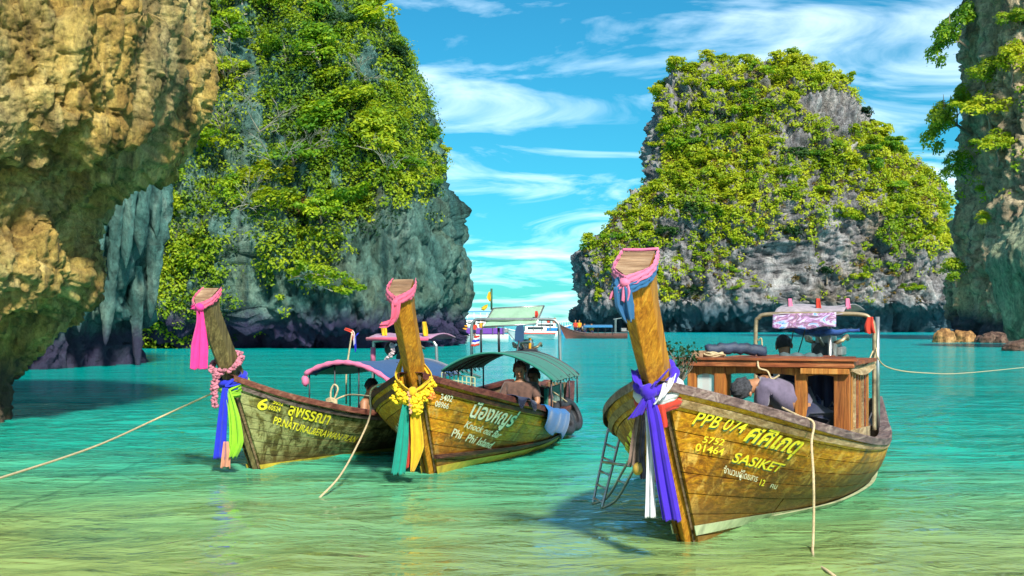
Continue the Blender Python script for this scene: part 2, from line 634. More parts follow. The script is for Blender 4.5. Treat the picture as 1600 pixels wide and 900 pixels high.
# ---- island across the bay
DI = 252.0
L = side([(535, 905), (519, 905), (505, 903), (495, 889), (480, 889), (440, 888), (405, 894), (392, 897), (358, 934), (328, 972),
          (310, 1004), (298, 1014), (250, 1014), (200, 1019), (150, 1019), (125, 1032), (112, 1062), (103, 1100), (97, 1150)], DI, 10)
R = side([(535, 1530), (519, 1530), (505, 1530), (490, 1525), (460, 1486), (420, 1482), (380, 1478), (330, 1466), (300, 1452),
          (260, 1424), (220, 1394), (180, 1362), (150, 1336), (125, 1312), (112, 1290), (103, 1272), (97, 1235)], DI, -4)
zs = np.linspace(L[0, 0], L[-1, 0], 70)
tab = []
for zz in zs:
    t = max(0.0, zz) / zs[-1]
    notch = 6.0 * (1 - min(1, max(0, (zz - 2.4) / 1.6)) ** 2)
    yf = DI - 18 + notch + 3.0 * t + 15 * max(0, t - 0.42) ** 1.3 * 1.9
    tab.append((zz, profile([zz], L)[0], profile([zz], R)[0], yf, yf + 34 - 14 * t))
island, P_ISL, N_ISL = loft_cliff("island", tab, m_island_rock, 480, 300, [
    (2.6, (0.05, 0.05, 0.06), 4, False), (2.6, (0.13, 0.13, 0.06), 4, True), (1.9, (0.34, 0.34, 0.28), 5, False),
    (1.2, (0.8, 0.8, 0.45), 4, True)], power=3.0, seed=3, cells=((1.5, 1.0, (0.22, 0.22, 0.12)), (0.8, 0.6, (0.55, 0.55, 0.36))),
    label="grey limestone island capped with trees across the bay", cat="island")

# ---- wooded cliff on the left
DL = 88.0
R = side([(600, 712), (543, 714), (525, 719), (505, 728), (480, 737), (455, 738), (400, 734), (330, 719), (270, 698), (200, 680), (130, 652),
          (80, 626), (40, 597), (0, 568), (-60, 515), (-120, 455), (-160, 395)], DL, (-2, -14, -20, -22, -26, -30, -32))
zs = np.linspace(R[0, 0], R[-1, 0], 60)
tab = []
for zz in zs:
    t = max(0.0, zz) / zs[-1]
    notch = 2.6 * (1 - min(1, max(0, (zz - 0.5) / 1.1)) ** 2)
    yf = DL - 6.5 + notch + 13 * max(0, t - 0.2) ** 1.2
    tab.append((zz, -31.0 + 4 * t, profile([zz], R)[0], yf, yf + 24))
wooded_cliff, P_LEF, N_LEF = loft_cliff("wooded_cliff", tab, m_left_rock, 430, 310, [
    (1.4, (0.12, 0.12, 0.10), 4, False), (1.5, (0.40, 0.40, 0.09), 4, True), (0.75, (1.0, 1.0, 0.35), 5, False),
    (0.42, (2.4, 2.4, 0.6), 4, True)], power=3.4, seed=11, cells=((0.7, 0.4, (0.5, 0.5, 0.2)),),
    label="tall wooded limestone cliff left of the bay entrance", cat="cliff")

# ---- cave buttress with stalactites, between overhang and wooded cliff
DC = 46.0
R = side([(620, 232), (580, 236), (545, 214), (515, 222), (480, 246), (440, 250), (400, 248), (360, 256), (320, 262), (250, 266), (150, 272), (60, 268), (-60, 255)], DC, (-75, -88, -92, -95, -100, -108, -115))
zs = np.linspace(R[0, 0], R[-1, 0], 50)
tab = []
for zz in zs:
    notch = 1.3 * math.exp(-((zz - 0.25) / 0.8) ** 2)
    xr_ = profile([zz], R)[0]
    tab.append((zz, -24.0, xr_, DC - 3.2 + notch + 0.10 * max(0, zz - 5), DC + 9))
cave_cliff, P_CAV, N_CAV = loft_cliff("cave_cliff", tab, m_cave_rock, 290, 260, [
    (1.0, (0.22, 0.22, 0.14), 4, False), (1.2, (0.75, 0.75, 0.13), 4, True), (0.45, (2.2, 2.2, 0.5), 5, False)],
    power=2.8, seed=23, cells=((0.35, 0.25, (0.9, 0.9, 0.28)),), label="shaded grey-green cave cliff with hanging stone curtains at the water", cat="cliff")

# ---- ochre overhang close on the left
DN = 19.0
R = side([(700, 40), (675, 36), (640, 38), (612, 28), (598, 34), (575, 52), (540, 78), (505, 100), (470, 128), (445, 158), (425, 160), (395, 154),
          (365, 136), (340, 140), (315, 152), (290, 176), (262, 190), (240, 222), (222, 268), (190, 296), (130, 316), (60, 330), (0, 328), (-80, 318),
          (-200, 300), (-300, 260)], DN, (-114, -118, -112, -98, -92, -106, -112))
zs = np.linspace(R[0, 0], R[-1, 0], 90)
tab = []
for zz in zs:
    xr_ = profile([zz], R)[0]
    hang = min(1.0, max(0, zz - 0.4) / 4.2)
    tab.append((zz, -15.5, xr_, DN - 1.0 - 0.7 * hang, DN + 3.5 + 3.0 * hang))
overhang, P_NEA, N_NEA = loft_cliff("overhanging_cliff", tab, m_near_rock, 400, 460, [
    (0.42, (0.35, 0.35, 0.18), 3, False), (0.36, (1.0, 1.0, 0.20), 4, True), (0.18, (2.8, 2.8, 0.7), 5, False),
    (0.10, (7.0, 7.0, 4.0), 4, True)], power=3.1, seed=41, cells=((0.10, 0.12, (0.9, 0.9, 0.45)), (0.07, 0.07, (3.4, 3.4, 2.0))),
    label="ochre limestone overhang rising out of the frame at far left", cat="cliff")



def stalactite(parent, P, N, mat, px, py0, py1, w, seed):
    """hanging stone: a knobbly tapered mass fused to the rock above it"""
    x_, y_ = 800 + FPX * P[..., 0] / P[..., 1], HORY + FPX * (CAMH - P[..., 2]) / P[..., 1]
    dd = np.where(np.hypot(x_ - px, y_ - py0) < 14, P[..., 1], 1e9)
    d = dd.min()
    if d > 1e8:
        return
    d += w / FPX * d * 0.25
    t_, b_ = at(px, py0 - (py1 - py0) * 0.45, d), at(px, py1, d)
    nu, nv = 22, 40
    z = np.linspace(t_.z, b_.z, nv); s_ = np.linspace(0, 1, nv)
    r_ = w / 2 / FPX * d * (1.25 - 0.55 * s_ - 0.25 * s_ ** 2 + 0.10 * np.sin(7 * s_ + seed)) * np.clip((1 - s_) * 5, 0, 1) ** 0.6
    a_ = np.linspace(0, 2 * math.pi, nu, endpoint=False)
    Q = np.zeros((nv, nu, 3))
    Q[..., 0] = t_.x + 0.15 * w / FPX * d * np.sin(3 * s_ + seed)[:, None] + r_[:, None] * np.cos(a_)
    Q[..., 1] = d + 0.8 * r_[:, None] * np.sin(a_); Q[..., 2] = z[:, None]
    k_ = 60.0 / (w / FPX * d * 60)
    nz_ = 1 + 0.38 * fbm(Q * np.array([1.6, 1.6, 0.7]) * k_ + seed, 4, seed, ridged=True)
    c_ = Q.mean(1, keepdims=True)
    Q[..., :2] = c_[..., :2] + (Q[..., :2] - c_[..., :2]) * nz_[..., None]
    link("stalactite", mesh_np("stalactite", Q.reshape(-1, 3), grid_faces(nu, nv, True)), mat, parent, True)


for k_, (px_, y0_, y1_, w_) in enumerate([(150, 330, 430, 26), (176, 320, 460, 24), (200, 300, 420, 22), (222, 300, 400, 26), (244, 300, 372, 20), (120, 440, 520, 24), (212, 470, 590, 20), (165, 470, 540, 20), (238, 420, 500, 20)]):
    stalactite(cave_cliff, P_CAV, N_CAV, m_cave_rock, px_, y0_, y1_, w_, k_ + 31)

# ---- right cliff and its nearer stone curtain
DR = 122.0
Lr = side([(560, 1520), (536, 1500), (524, 1484), (512, 1492), (500, 1476), (470, 1471), (445, 1472), (425, 1484), (400, 1488), (370, 1494), (320, 1490),
           (280, 1493), (240, 1508), (180, 1505), (120, 1509), (60, 1512), (0, 1514), (-80, 1520), (-160, 1535)], DR, 72)
zs = np.linspace(Lr[0, 0], Lr[-1, 0], 60)
tab = []
for zz in zs:
    t = max(0, zz) / zs[-1]
    notch = 3.2 * (1 - min(1, max(0, (zz - 0.8) / 1.2)) ** 2)
    tab.append((zz, profile([zz], Lr)[0], 74.0, DR - 9 + notch + 3 * t, DR + 22))
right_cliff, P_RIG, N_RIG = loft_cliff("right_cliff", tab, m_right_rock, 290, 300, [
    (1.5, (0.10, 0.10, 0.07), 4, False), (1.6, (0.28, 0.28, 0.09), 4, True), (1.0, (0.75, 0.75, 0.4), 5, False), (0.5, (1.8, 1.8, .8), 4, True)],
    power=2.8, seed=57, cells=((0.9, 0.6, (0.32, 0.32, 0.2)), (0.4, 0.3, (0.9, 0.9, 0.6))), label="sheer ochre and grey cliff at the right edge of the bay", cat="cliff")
DK = 84.0
Lk = side([(560, 1600), (545, 1597), (530, 1584), (515, 1576), (490, 1573), (465, 1571), (440, 1562), (415, 1548), (395, 1548), (375, 1566), (350, 1588), (330, 1606), (300, 1622)], DK, 26)
zs = np.linspace(Lk[0, 0], Lk[-1, 0], 40)
tab = [(zz, profile([zz], Lk)[0], 47.0, DK - 1.5 - 0.25 * zz, DK + 8) for zz in zs]
stone_curtain, P_CUR, N_CUR = loft_cliff("stone_curtain", tab, m_curtain_rock, 200, 160, [
    (0.5, (0.25, 0.25, 0.2), 3, False), (0.35, (1.1, 1.1, 0.16), 4, True), (0.12, (2.5, 2.5, 1), 4, False)],
    power=2.3, seed=71, label="smooth green fluted stone curtain in front of the right cliff", cat="cliff")

# ---- boulders at the foot of the right cliff
m_boulder = rock_mat("boulder_stone", [(0.14, 0.06, 0.02), (0.34, 0.17, 0.06), (0.48, 0.27, 0.10), (0.58, 0.38, 0.2)],
                     [(0.4, 0.2, 0.06), (0.5, 0.3, 0.12)], (0.12, 0.06, 0.03), size=1.2, stain_amt=0.5, bumpd=0.2)
m_dark_boulder = rock_mat("dark_boulder_stone", [(0.06, 0.035, 0.03), (0.14, 0.08, 0.06), (0.22, 0.15, 0.11), (0.3, 0.24, 0.2)],
                          [(0.2, 0.1, 0.06), (0.25, 0.16, 0.1)], (0.05, 0.03, 0.03), size=1.0, stain_amt=0.4, bumpd=0.2)


def boulder(px, py, d, rx, ry, rz, mat, label, seed):
    c = at(px, py, d); c.z = 0
    nu, nv = 40, 26
    th = np.linspace(-0.35, math.pi / 2, nv)
    ph = np.linspace(0, 2 * math.pi, nu, endpoint=False)
    P = np.stack(np.broadcast_arrays(np.cos(th)[:, None] ** 0.7 * np.cos(ph) if False else np.abs(np.cos(th))[:, None] ** 0.7 * np.cos(ph)[None],
                                     np.abs(np.cos(th))[:, None] ** 0.7 * np.sin(ph)[None], (np.sin(th)[:, None] + 0 * ph[None])), -1)
    D = 1 + 0.28 * fbm(P * 1.3 + seed, 4, seed) + 0.12 * fbm(P * 3.5, 3, seed + 5, ridged=True)
    P = P * D[..., None] * np.array([rx, ry, rz])
    me = mesh_np("boulder", P.reshape(-1, 3), grid_faces(nu, nv, True))
    o = link("boulder", me, mat, smooth=True)
    o.location = c
    tag(o, label, "boulder", "boulders at the foot of the right cliff")
    return o


boulder(1475, 533, 110, 0.95, 0.9, 1.05, m_boulder, "left of the two rounded orange boulders standing in the water at right", 3)
boulder(1506, 533, 111, 0.95, 0.9, 1.0, m_boulder, "right of the two rounded orange boulders standing in the water at right", 8)
for k, (px, d, s) in enumerate([(1538, 109, 0.75), (1556, 108, 1.15), (1572, 107, 0.85)]):
    boulder(px, 535, d, s * 1.1, s, s * 0.8, m_dark_boulder,
            ["small dark boulder next to the orange boulders under the right cliff", "largest dark boulder in the rubble under the right cliff",
             "dark boulder beside the foot of the green stone curtain"][k], 20 + k)
boulder(1604, 548, 76, 1.5, 1.0, 0.62, m_dark_boulder, "low dark reddish rock at the right edge of the picture", 31)


# ------------------------------------------------------------------ leaves and trees
def leaf_mat(name, stops, trans=0.45):
    m, n, l, p = new_mat(name)
    at_ = n.new("ShaderNodeAttribute"); at_.attribute_name = "tint"
    oi = n.new("ShaderNodeObjectInfo")
    ma = n.new("ShaderNodeMath"); ma.operation = 'MULTIPLY_ADD'
    l.new(oi.outputs["Random"], ma.inputs[0]); ma.inputs[1].default_value = 0.42
    mm = n.new("ShaderNodeMath"); mm.operation = 'MULTIPLY'
    l.new(at_.outputs["Fac"], mm.inputs[0]); mm.inputs[1].default_value = 0.58
    l.new(mm.outputs[0], ma.inputs[2])
    r = ramp(n, stops)
    l.new(ma.outputs[0], r.inputs[0])
    l.new(r.outputs[0], p.inputs["Base Color"])
    p.inputs["Roughness"].default_value = 0.55
    p.inputs["Specular IOR Level"].default_value = 0.3
    t = n.new("ShaderNodeBsdfTranslucent")
    br = mixc(n, l, 1.0, r.outputs[0], (1.5, 1.4, 0.6), 'MULTIPLY')
    l.new(br, t.inputs[0])
    ms = n.new("ShaderNodeMixShader"); ms.inputs[0].default_value = trans
    l.new(p.outputs[0], ms.inputs[1]); l.new(t.outputs[0], ms.inputs[2])
    l.new(ms.outputs[0], n["Material Output"].inputs[0])
    return m


m_leaf_y = leaf_mat("yellow_green_leaves", [(0.05, (0.06, 0.15, 0.015)), (0.3, (0.17, 0.29, 0.013)), (0.6, (0.34, 0.42, 0.014)), (0.92, (0.50, 0.52, 0.03))])
m_leaf_g = leaf_mat("green_leaves", [(0.05, (0.03, 0.10, 0.014)), (0.35, (0.10, 0.25, 0.015)), (0.65, (0.26, 0.40, 0.014)), (0.92, (0.46, 0.52, 0.02))])
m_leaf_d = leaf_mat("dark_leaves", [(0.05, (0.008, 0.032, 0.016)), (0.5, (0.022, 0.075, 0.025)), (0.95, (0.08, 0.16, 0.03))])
m_leaf_r = leaf_mat("dry_leaves", [(0.05, (0.08, 0.06, 0.02)), (0.5, (0.22, 0.15, 0.035)), (0.95, (0.36, 0.24, 0.06))])
m_bark = plain("bark", (0.20, 0.165, 0.12), 0.9, var=0.3, scale=6, bumpy=0.4)
m_pale_bark = plain("pale_bark", (0.36, 0.32, 0.25), 0.9, var=0.25, scale=6, bumpy=0.4)


def leaf_quads(C, Nrm, size, rng):
    """one kite-shaped leaf per centre, facing roughly along Nrm"""
    n = len(C)
    r = rng.normal(size=(n, 3))
    Nn = Nrm + 0.5 * rng.normal(size=(n, 3))
    Nn /= np.linalg.norm(Nn, axis=1, keepdims=True)
    U = r - Nn * (r * Nn).sum(1, keepdims=True)
    U /= np.linalg.norm(U, axis=1, keepdims=True)
    W = np.cross(Nn, U)
    s = (size * rng.uniform(0.65, 1.35, n))[:, None]
    V = np.stack([C - U * s * 0.6, C + W * s * 0.36 + U * s * 0.05, C + U * s * 0.7 - Nn * s * 0.12, C - W * s * 0.36 + U * s * 0.05], 1)
    return V


def crown_mesh(name, seed, mode="round", clumps=26, per=58, leaf=0.14):
    rng = np.random.default_rng(seed)
    VV, TT = [], []
    for c in range(clumps):
        a = rng.uniform(0, 2 * math.pi)
        if mode == "flat":
            rr = math.sqrt(rng.uniform(0, 1)) * 1.05
            ctr = np.array([rr * math.cos(a), rr * math.sin(a), rng.uniform(-0.12, 0.28) * (1.2 - rr * 0.7) + 0.75])
            rad = np.array([0.34, 0.34, 0.15]) * rng.uniform(0.7, 1.25)
        elif mode == "wide":
            rr = rng.uniform(0.1, 1) ** 0.6
            el = rng.uniform(-0.25, 1.2)
            ctr = np.array([rr * math.cos(a) * math.cos(el) * 1.15, rr * math.sin(a) * math.cos(el) * 1.15, 0.7 + 0.62 * rr * math.sin(el)])
            rad = np.array([0.36, 0.36, 0.22]) * rng.uniform(0.65, 1.2)
        else:
            rr = rng.uniform(0.25, 1) ** 0.5
            el = rng.uniform(-0.7, 1.45)
            ctr = np.array([rr * math.cos(a) * math.cos(el) * 0.82, rr * math.sin(a) * math.cos(el) * 0.82, 0.85 + 0.78 * rr * math.sin(el)])
            rad = np.array([0.32, 0.32, 0.26]) * rng.uniform(0.65, 1.25)
        k = int(per * rng.uniform(0.6, 1.3))
        d = rng.normal(size=(k, 3)); d /= np.linalg.norm(d, axis=1, keepdims=True)
        d[:, 2] = np.where(rng.random(k) < 0.6, np.abs(d[:, 2]), d[:, 2])
        C = ctr + d * rad * rng.uniform(0.55, 1.05, (k, 1))
        Nn = d + np.array([0, 0, 0.6])
        VV.append(leaf_quads(C, Nn, leaf, rng))
        base = rng.uniform(0.1, 0.9)
        TT.append(np.clip(base + rng.normal(0, 0.16, k), 0, 1))
    V = np.concatenate(VV); T = np.concatenate(TT)
    me = mesh_np(name, V.reshape(-1, 3), np.arange(len(V) * 4).reshape(-1, 4))
    at_ = me.attributes.new("tint", 'FLOAT', 'FACE')
    at_.data.foreach_set("value", T[:len(me.polygons)].astype(np.float32))
    return me


def trunk_mesh(name, seed, mode):
    rnd = random.Random(seed)
    b = MB()
    lean = Vector((rnd.uniform(-0.15, 0.15), rnd.uniform(-0.15, 0.15), 0))
    h = 0.75
    pts = [Vector((0, 0, -0.35)), Vector((0, 0, 0)), lean * 0.6 + Vector((rnd.uniform(-.05, .05), 0, h * 0.5)), lean + Vector((0, 0, h))]
    b.tube(pts, [0.075, 0.06, 0.045, 0.03], 6)
    for k in range(6):
        a = rnd.uniform(0, 6.28)
        t = rnd.uniform(0.35, 0.95)
        s = pts[1].lerp(pts[3], t)
        e = s + Vector((math.cos(a), math.sin(a), rnd.uniform(0.3, 0.9))) * rnd.uniform(0.4, 0.75)
        mid = s.lerp(e, 0.5) + Vector((rnd.uniform(-.08, .08), rnd.uniform(-.08, .08), 0.06))
        b.tube([s, mid, e], [0.028, 0.02, 0.008], 5)
    return b.mesh(name)


PROTO = []
for i, (mode, cl, per, lf) in enumerate([("round", 28, 90, 0.105), ("round", 36, 70, 0.095), ("wide", 32, 84, 0.10), ("wide", 26, 84, 0.115),
                                         ("flat", 28, 84, 0.09), ("round", 20, 80, 0.12)]):
    PROTO.append((mode, crown_mesh("crown", 100 + i, mode, cl, per, lf), trunk_mesh("trunk", 200 + i, mode)))
COARSE = []
for i, (mode, cl, per, lf) in enumerate([("round", 24, 56, 0.155), ("round", 28, 46, 0.15), ("wide", 26, 54, 0.15), ("wide", 22, 54, 0.17), ("flat", 24, 46, 0.15)]):
    COARSE.append((mode, crown_mesh("crown", 300 + i, mode, cl, per, lf), trunk_mesh("trunk", 320 + i, mode)))
_variants = {}


def with_mat(me, mat):
    key = (me.name, mat.name)
    if key not in _variants:
        c = me.copy(); c.name = me.name.split('.')[0]
        c.materials.clear(); c.materials.append(mat)
        _variants[key] = c
    return _variants[key]


def tree(pos, s, proto, mat, label, group, bark=None, rz=None, tilt=(0, 0), squash=1.0):
    mode, cr, tr = proto
    e = empty("tree", pos, random.uniform(0, 6.28) if rz is None else rz)
    e.rotation_euler[0], e.rotation_euler[1] = tilt
    e.scale = (s, s, s * squash)
    link("trunk", with_mat(tr, bark or m_bark), None, e)
    link("crown", with_mat(cr, mat), None, e)
    tag(e, label, "tree", group)
    return e


def scatter(P, N, mask, count, rng, mind):
    """pick points of a cliff grid with probability mask, at least mind apart"""
    M = mask.ravel()
    idx = rng.choice(M.size, size=min(count * 14, 60000), p=M / M.sum())
    Q = P.reshape(-1, 3); NN = N.reshape(-1, 3)
    got = []
    cell = {}
    for i in idx:
        p = Q[i]
        k = tuple(np.floor(p / mind).astype(int))
        ok = True
        for dx in (-1, 0, 1):
            for dy in (-1, 0, 1):
                for dz in (-1, 0, 1):
                    for q in cell.get((k[0] + dx, k[1] + dy, k[2] + dz), ()):
                        if ((q - p) ** 2).sum() < mind * mind:
                            ok = False
        if ok:
            cell.setdefault(k, []).append(p)
            got.append(i)
            if len(got) >= count:
                break
    return Q[got], NN[got]


def pix(P):
    return 800 + FPX * P[..., 0] / P[..., 1], HORY + FPX * (CAMH - P[..., 2]) / P[..., 1]


def scrub(name, P, N, mask, clumps, per, rad, leaf, mat, seed, label):
    rng = np.random.default_rng(seed)
    M = mask.ravel()
    idx = rng.choice(M.size, size=clumps, p=M / M.sum())
    C0 = P.reshape(-1, 3)[idx]; N0 = N.reshape(-1, 3)[idx]
    d = rng.normal(size=(clumps, per, 3)); d /= np.linalg.norm(d, axis=2, keepdims=True)
    r = rad * rng.uniform(0.45, 1.3, (clumps, 1, 1))
    C = C0[:, None] + N0[:, None] * r * 0.35 + d * r * rng.uniform(0.4, 1.0, (clumps, per, 1)) * np.array([1, 1, 0.75])
    Nn = d + np.array([0, 0, 0.7]) + 0.5 * N0[:, None]
    V = leaf_quads(C.reshape(-1, 3), Nn.reshape(-1, 3), leaf, rng)
    big = 0.5 + 0.75 * fbm(C0 * (0.16 / max(rad, 0.75)), 3, seed)
    T = np.clip(big[:, None] + rng.normal(0, 0.12, (clumps, 1)) + rng.normal(0, 0.13, (clumps, per)), 0, 1).ravel()
    me = mesh_np(name, V.reshape(-1, 3), np.arange(len(V) * 4).reshape(-1, 4))
    a = me.attributes.new("tint", 'FLOAT', 'FACE')
    a.data.foreach_set("value", T[:len(me.polygons)].astype(np.float32))
    o = link(name, me, mat)
    tag(o, label, "shrubs", kind="stuff")
    return o


def region_masks(P, N, seed, sc):
    n1 = fbm(P * sc, 4, seed)
    return n1


def visible(P, N):
    view = P - np.array([0, 0, CAMH])
    return ((N * view).sum(-1) < 0.15 * np.linalg.norm(view, axis=-1))


# ---- vegetation of the island
rng = np.random.default_rng(5)
X, Y = pix(P_ISL)
nz = fbm(P_ISL * np.array([0.06, 0.06, 0.09]), 4, 91)
up = np.clip(N_ISL[..., 2], 0, 1)
veg = np.clip((395 - Y) / 130, 0.0, 1.0) + np.clip((X - 1340) / 120, 0, 0.5) * (Y < 430) + 0.8 * up
veg = np.clip(veg * 1.0 + nz * 1.45 - 0.40 + 0.25 * (nz > 0.15), 0, 1)
veg *= visible(P_ISL, N_ISL) * (Y < 470) * (P_ISL[..., 2] > 4.5)
bare = (np.hypot((X - 1245) / 22, (Y - 222) / 22) < 1) | (np.hypot((X - 1290) / 42, (Y - 160) / 22) < 1) | ((X < 1036) & (Y > 160) & (Y < 295)) | (np.hypot((X - 1330) / 34, (Y - 182) / 18) < 1)
veg = np.where(bare, veg * 0.05, veg)
low = np.clip((Y - 380) / 60, 0, 1)
veg_dense = veg * (1 - 0.6 * low)
scrub("island_scrub", P_ISL, N_ISL, np.clip(veg_dense, 0, 1) ** 1.3 + 1e-9, 6000, 24, 1.05, 0.40, m_leaf_y, 61, "low scrub filling the gaps between the island trees")
scrub("island_creepers", P_ISL, N_ISL, np.clip(veg + 0.12, 0, 1) * (Y < 480) * visible(P_ISL, N_ISL) * (nz > 0.0) + 1e-9, 700, 24, 0.8, 0.33, m_leaf_r, 62, "brownish dry creepers on the island rock")
pts, nrm = scatter(P_ISL, N_ISL, veg_dense ** 1.2 + 1e-9, 165, rng, 3.1)
for p, q in zip(pts, nrm):
    x, y = to_px(p)
    k = random.random()
    mat, colr = (m_leaf_y, "yellow-green") if k < 0.55 else (m_leaf_g, "mid-green") if k < 0.9 or y < 190 else (m_leaf_d, "dark green")
    s = random.uniform(1.7, 3.1) * (0.7 if y > 380 else 0.75 if x < 1020 else 1.0)
    row_ = "on the skyline" if y < 118 else "just under the skyline" if y < 165 else "high on the wooded face" if y < 225 else "halfway up the wooded face" if y < 290 else "low on the wooded face" if y < 360 else "on the bare lower face"
    col_ = "at the left end" if x < 1020 else "left of centre" if x < 1120 else "near the centre" if x < 1220 else "right of centre" if x < 1320 else "on the right slope" if x < 1410 else "at the right end"
    size_ = "large" if s > 2.35 else "small"
    tree(Vector(p) - Vector(q) * 0.2 * s, s, random.choice(COARSE), mat, f"{size_} {colr} tree {row_} {col_} of the island".replace("on the right slope of", "right on").replace("the wooded face", "the face"),
         "trees on the far island", squash=random.uniform(0.7, 1.0), tilt=(-0.25 * (q[1] < -0.5), 0))

# ---- vegetation of the wooded cliff
X, Y = pix(P_LEF)
lowline = np.interp(X, [200, 270, 360, 450, 540, 600, 650, 700, 745], [520, 500, 470, 430, 385, 335, 300, 265, 250])
nz = fbm(P_LEF * np.array([0.16, 0.16, 0.2]), 4, 133)
veg = np.clip((lowline - Y) / 50 + 0.45, 0, 1)
veg = np.clip(veg + nz * 0.9 - 0.12 + 0.5 * (X < 430), 0, 1) * visible(P_LEF, N_LEF) * (Y < lowline + 60) * (X > 180)
bare = (np.hypot((X - 572) / 26, (Y - 100) / 30) < 1) | (np.hypot((X - 520) / 24, (Y - 20) / 24) < 1)
veg = np.where(bare, veg * 0.1, veg)
edge = np.clip((X - 640) / 80, 0, 1)
scrub("cliff_scrub", P_LEF, N_LEF, veg * (1 - 0.6 * edge) + 1e-9, 5800, 34, 0.75, 0.18, m_leaf_y, 65, "dense green scrub and undergrowth covering the left cliff")
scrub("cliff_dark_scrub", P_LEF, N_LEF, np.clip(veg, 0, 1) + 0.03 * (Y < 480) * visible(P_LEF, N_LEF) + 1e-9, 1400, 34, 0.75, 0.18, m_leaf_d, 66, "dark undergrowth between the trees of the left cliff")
pts, nrm = scatter(P_LEF, N_LEF, veg ** 1.2 * (Y > 5) + 1e-9, 125, rng, 1.5)
for p, q in zip(pts, nrm):
    x, y = to_px(p)
    k = random.random()
    mat, colr = (m_leaf_y, "yellow-green") if k < 0.5 else (m_leaf_g, "mid-green") if k < 0.90 else (m_leaf_d, "dark green") if k < 0.94 else (m_leaf_r, "brownish")
    s = random.uniform(1.15, 2.5) * (0.6 if x > 600 else 1.0)
    row_ = "at the very top" if y < 60 else "high up" if y < 140 else "above the middle" if y < 220 else "below the middle" if y < 310 else "low down" if y < 390 else "at the rock foot"
    col_ = "beside the ochre overhang" if x < 340 else "in the left half" if x < 430 else "in the central strip" if x < 510 else "in the right half" if x < 600 else "along the right edge"
    size_ = "large" if s > 1.6 else "small"
    tree(Vector(p) - Vector(q) * 0.15 * s, s, random.choice(PROTO), mat, f"{size_} {colr} tree {row_} {col_} of the left cliff",
         "trees on the wooded left cliff", bark=random.choice([m_bark, m_pale_bark]), squash=random.uniform(0.65, 1.0),
         tilt=(random.uniform(0.1, 0.5), random.uniform(-0.1, 0.35)))

# the tree that leans out low over the water
for (px, py, d, s) in [(470, 432, 80.5, 1.7), (532, 448, 80.0, 1.6)]:
    pass
lean = empty("leaning_tree", at(440, 440, 82))
b = MB()
b.tube([at(425, 446, 83) - lean.location, at(455, 436, 81.5) - lean.location, at(490, 428, 80.5) - lean.location, at(530, 436, 80) - lean.location], [0.13, 0.1, 0.07, 0.03], 6)
b.tube([at(470, 433, 81) - lean.location, at(495, 445, 80) - lean.location, at(520, 455, 79.6) - lean.location], [0.06, 0.045, 0.02], 6)
b.build("trunk", m_pale_bark, lean, True)
rl = np.random.default_rng(9)
VV, TT = [], []
for (px, py, rx_) in [(458, 424, .6), (478, 415, .8), (498, 418, .85), (515, 425, .85), (532, 430, .8), (548, 440, .7), (560, 448, .55), (505, 440, .7), (528, 450, .7), (490, 432, .7), (470, 410, .5), (540, 455, .5)]:
    c = np.array(at(px, py, 80 + rl.uniform(-0.8, 0.8)) - lean.location)
    k = 110
    d = rl.normal(size=(k, 3)); d /= np.linalg.norm(d, axis=1, keepdims=True)
    VV.append(leaf_quads(c + d * np.array([rx_, rx_, rx_ * 0.42]) * rl.uniform(0.4, 1, (k, 1)), d + np.array([0, 0, .9]), 0.2, rl))
    TT.append(np.clip(rl.uniform(0.5, 0.9) + rl.normal(0, .15, k), 0, 1))
V = np.concatenate(VV); T = np.concatenate(TT)
me = mesh_np("crown", V.reshape(-1, 3), np.arange(len(V) * 4).reshape(-1, 4))
a_ = me.attributes.new("tint", 'FLOAT', 'FACE'); a_.data.foreach_set("value", T.astype(np.float32))
link("crown", me, m_leaf_y, lean)
tag(lean, "bright green tree leaning out low from the left cliff foot over the water", "tree")

# bare pale branches showing through the foliage
_lx, _ly = pix(P_LEF)
bare_spots = [(352, 130, 1.6, "highest beside the ochre overhang"), (346, 212, 1.7, "halfway up beside the ochre overhang"), (404, 205, 2.0, "spreading widest left of the cliff centre"),
              (432, 262, 1.6, "near the cliff centre"), (372, 330, 1.6, "low beside the cave cliff"), (478, 238, 1.3, "right of the cliff centre"), (604, 268, 1.5, "reaching out at the cliff's right side"), (560, 130, 1.2, "high by the bare rock patch")]
for k_, (px_, py_, s_, where) in enumerate(bare_spots):
    near_ = np.hypot(_lx - px_, _ly - py_) < 8
    if not near_.any():
        continue
    d_ = P_LEF[..., 1][near_].min()
    base = at(px_, py_, d_)
    e = empty("bare_shrub", base)
    rnd = random.Random(900 + k_)
    b = MB()

    def grow(p0, dir_, ln, r_, depth):
        p1 = p0 + dir_ * ln * 0.5 + Vector((rnd.uniform(-.08, .08), -0.04, rnd.uniform(-.05, .1))) * ln
        p2 = p0 + dir_ * ln
        b.tube([p0, p1, p2], [r_, r_ * 0.8, r_ * 0.55], 5)
        if depth > 0:
            for q_ in range(3):
                nd = (dir_ + Vector((rnd.uniform(-.8, .8), rnd.uniform(-.6, .15), rnd.uniform(-.4, .6)))).normalized()
                grow(p2 if q_ else p1, nd, ln * rnd.uniform(0.5, 0.75), r_ * 0.6, depth - 1)
    for q_ in range(3):
        grow(Vector((0, 0.3, 0)), Vector((rnd.uniform(-0.3, 0.9), -0.75, rnd.uniform(0.1, 0.7))).normalized(), s_, 0.05, 3)
    b.build("branches", m_pale_bark, e)
    tag(e, f"bare pale shrub {where}, on the wooded cliff", "shrub", "bare shrubs on the wooded left cliff")

# ---- vegetation of the right cliff
_rx, _ry = pix(P_RIG)


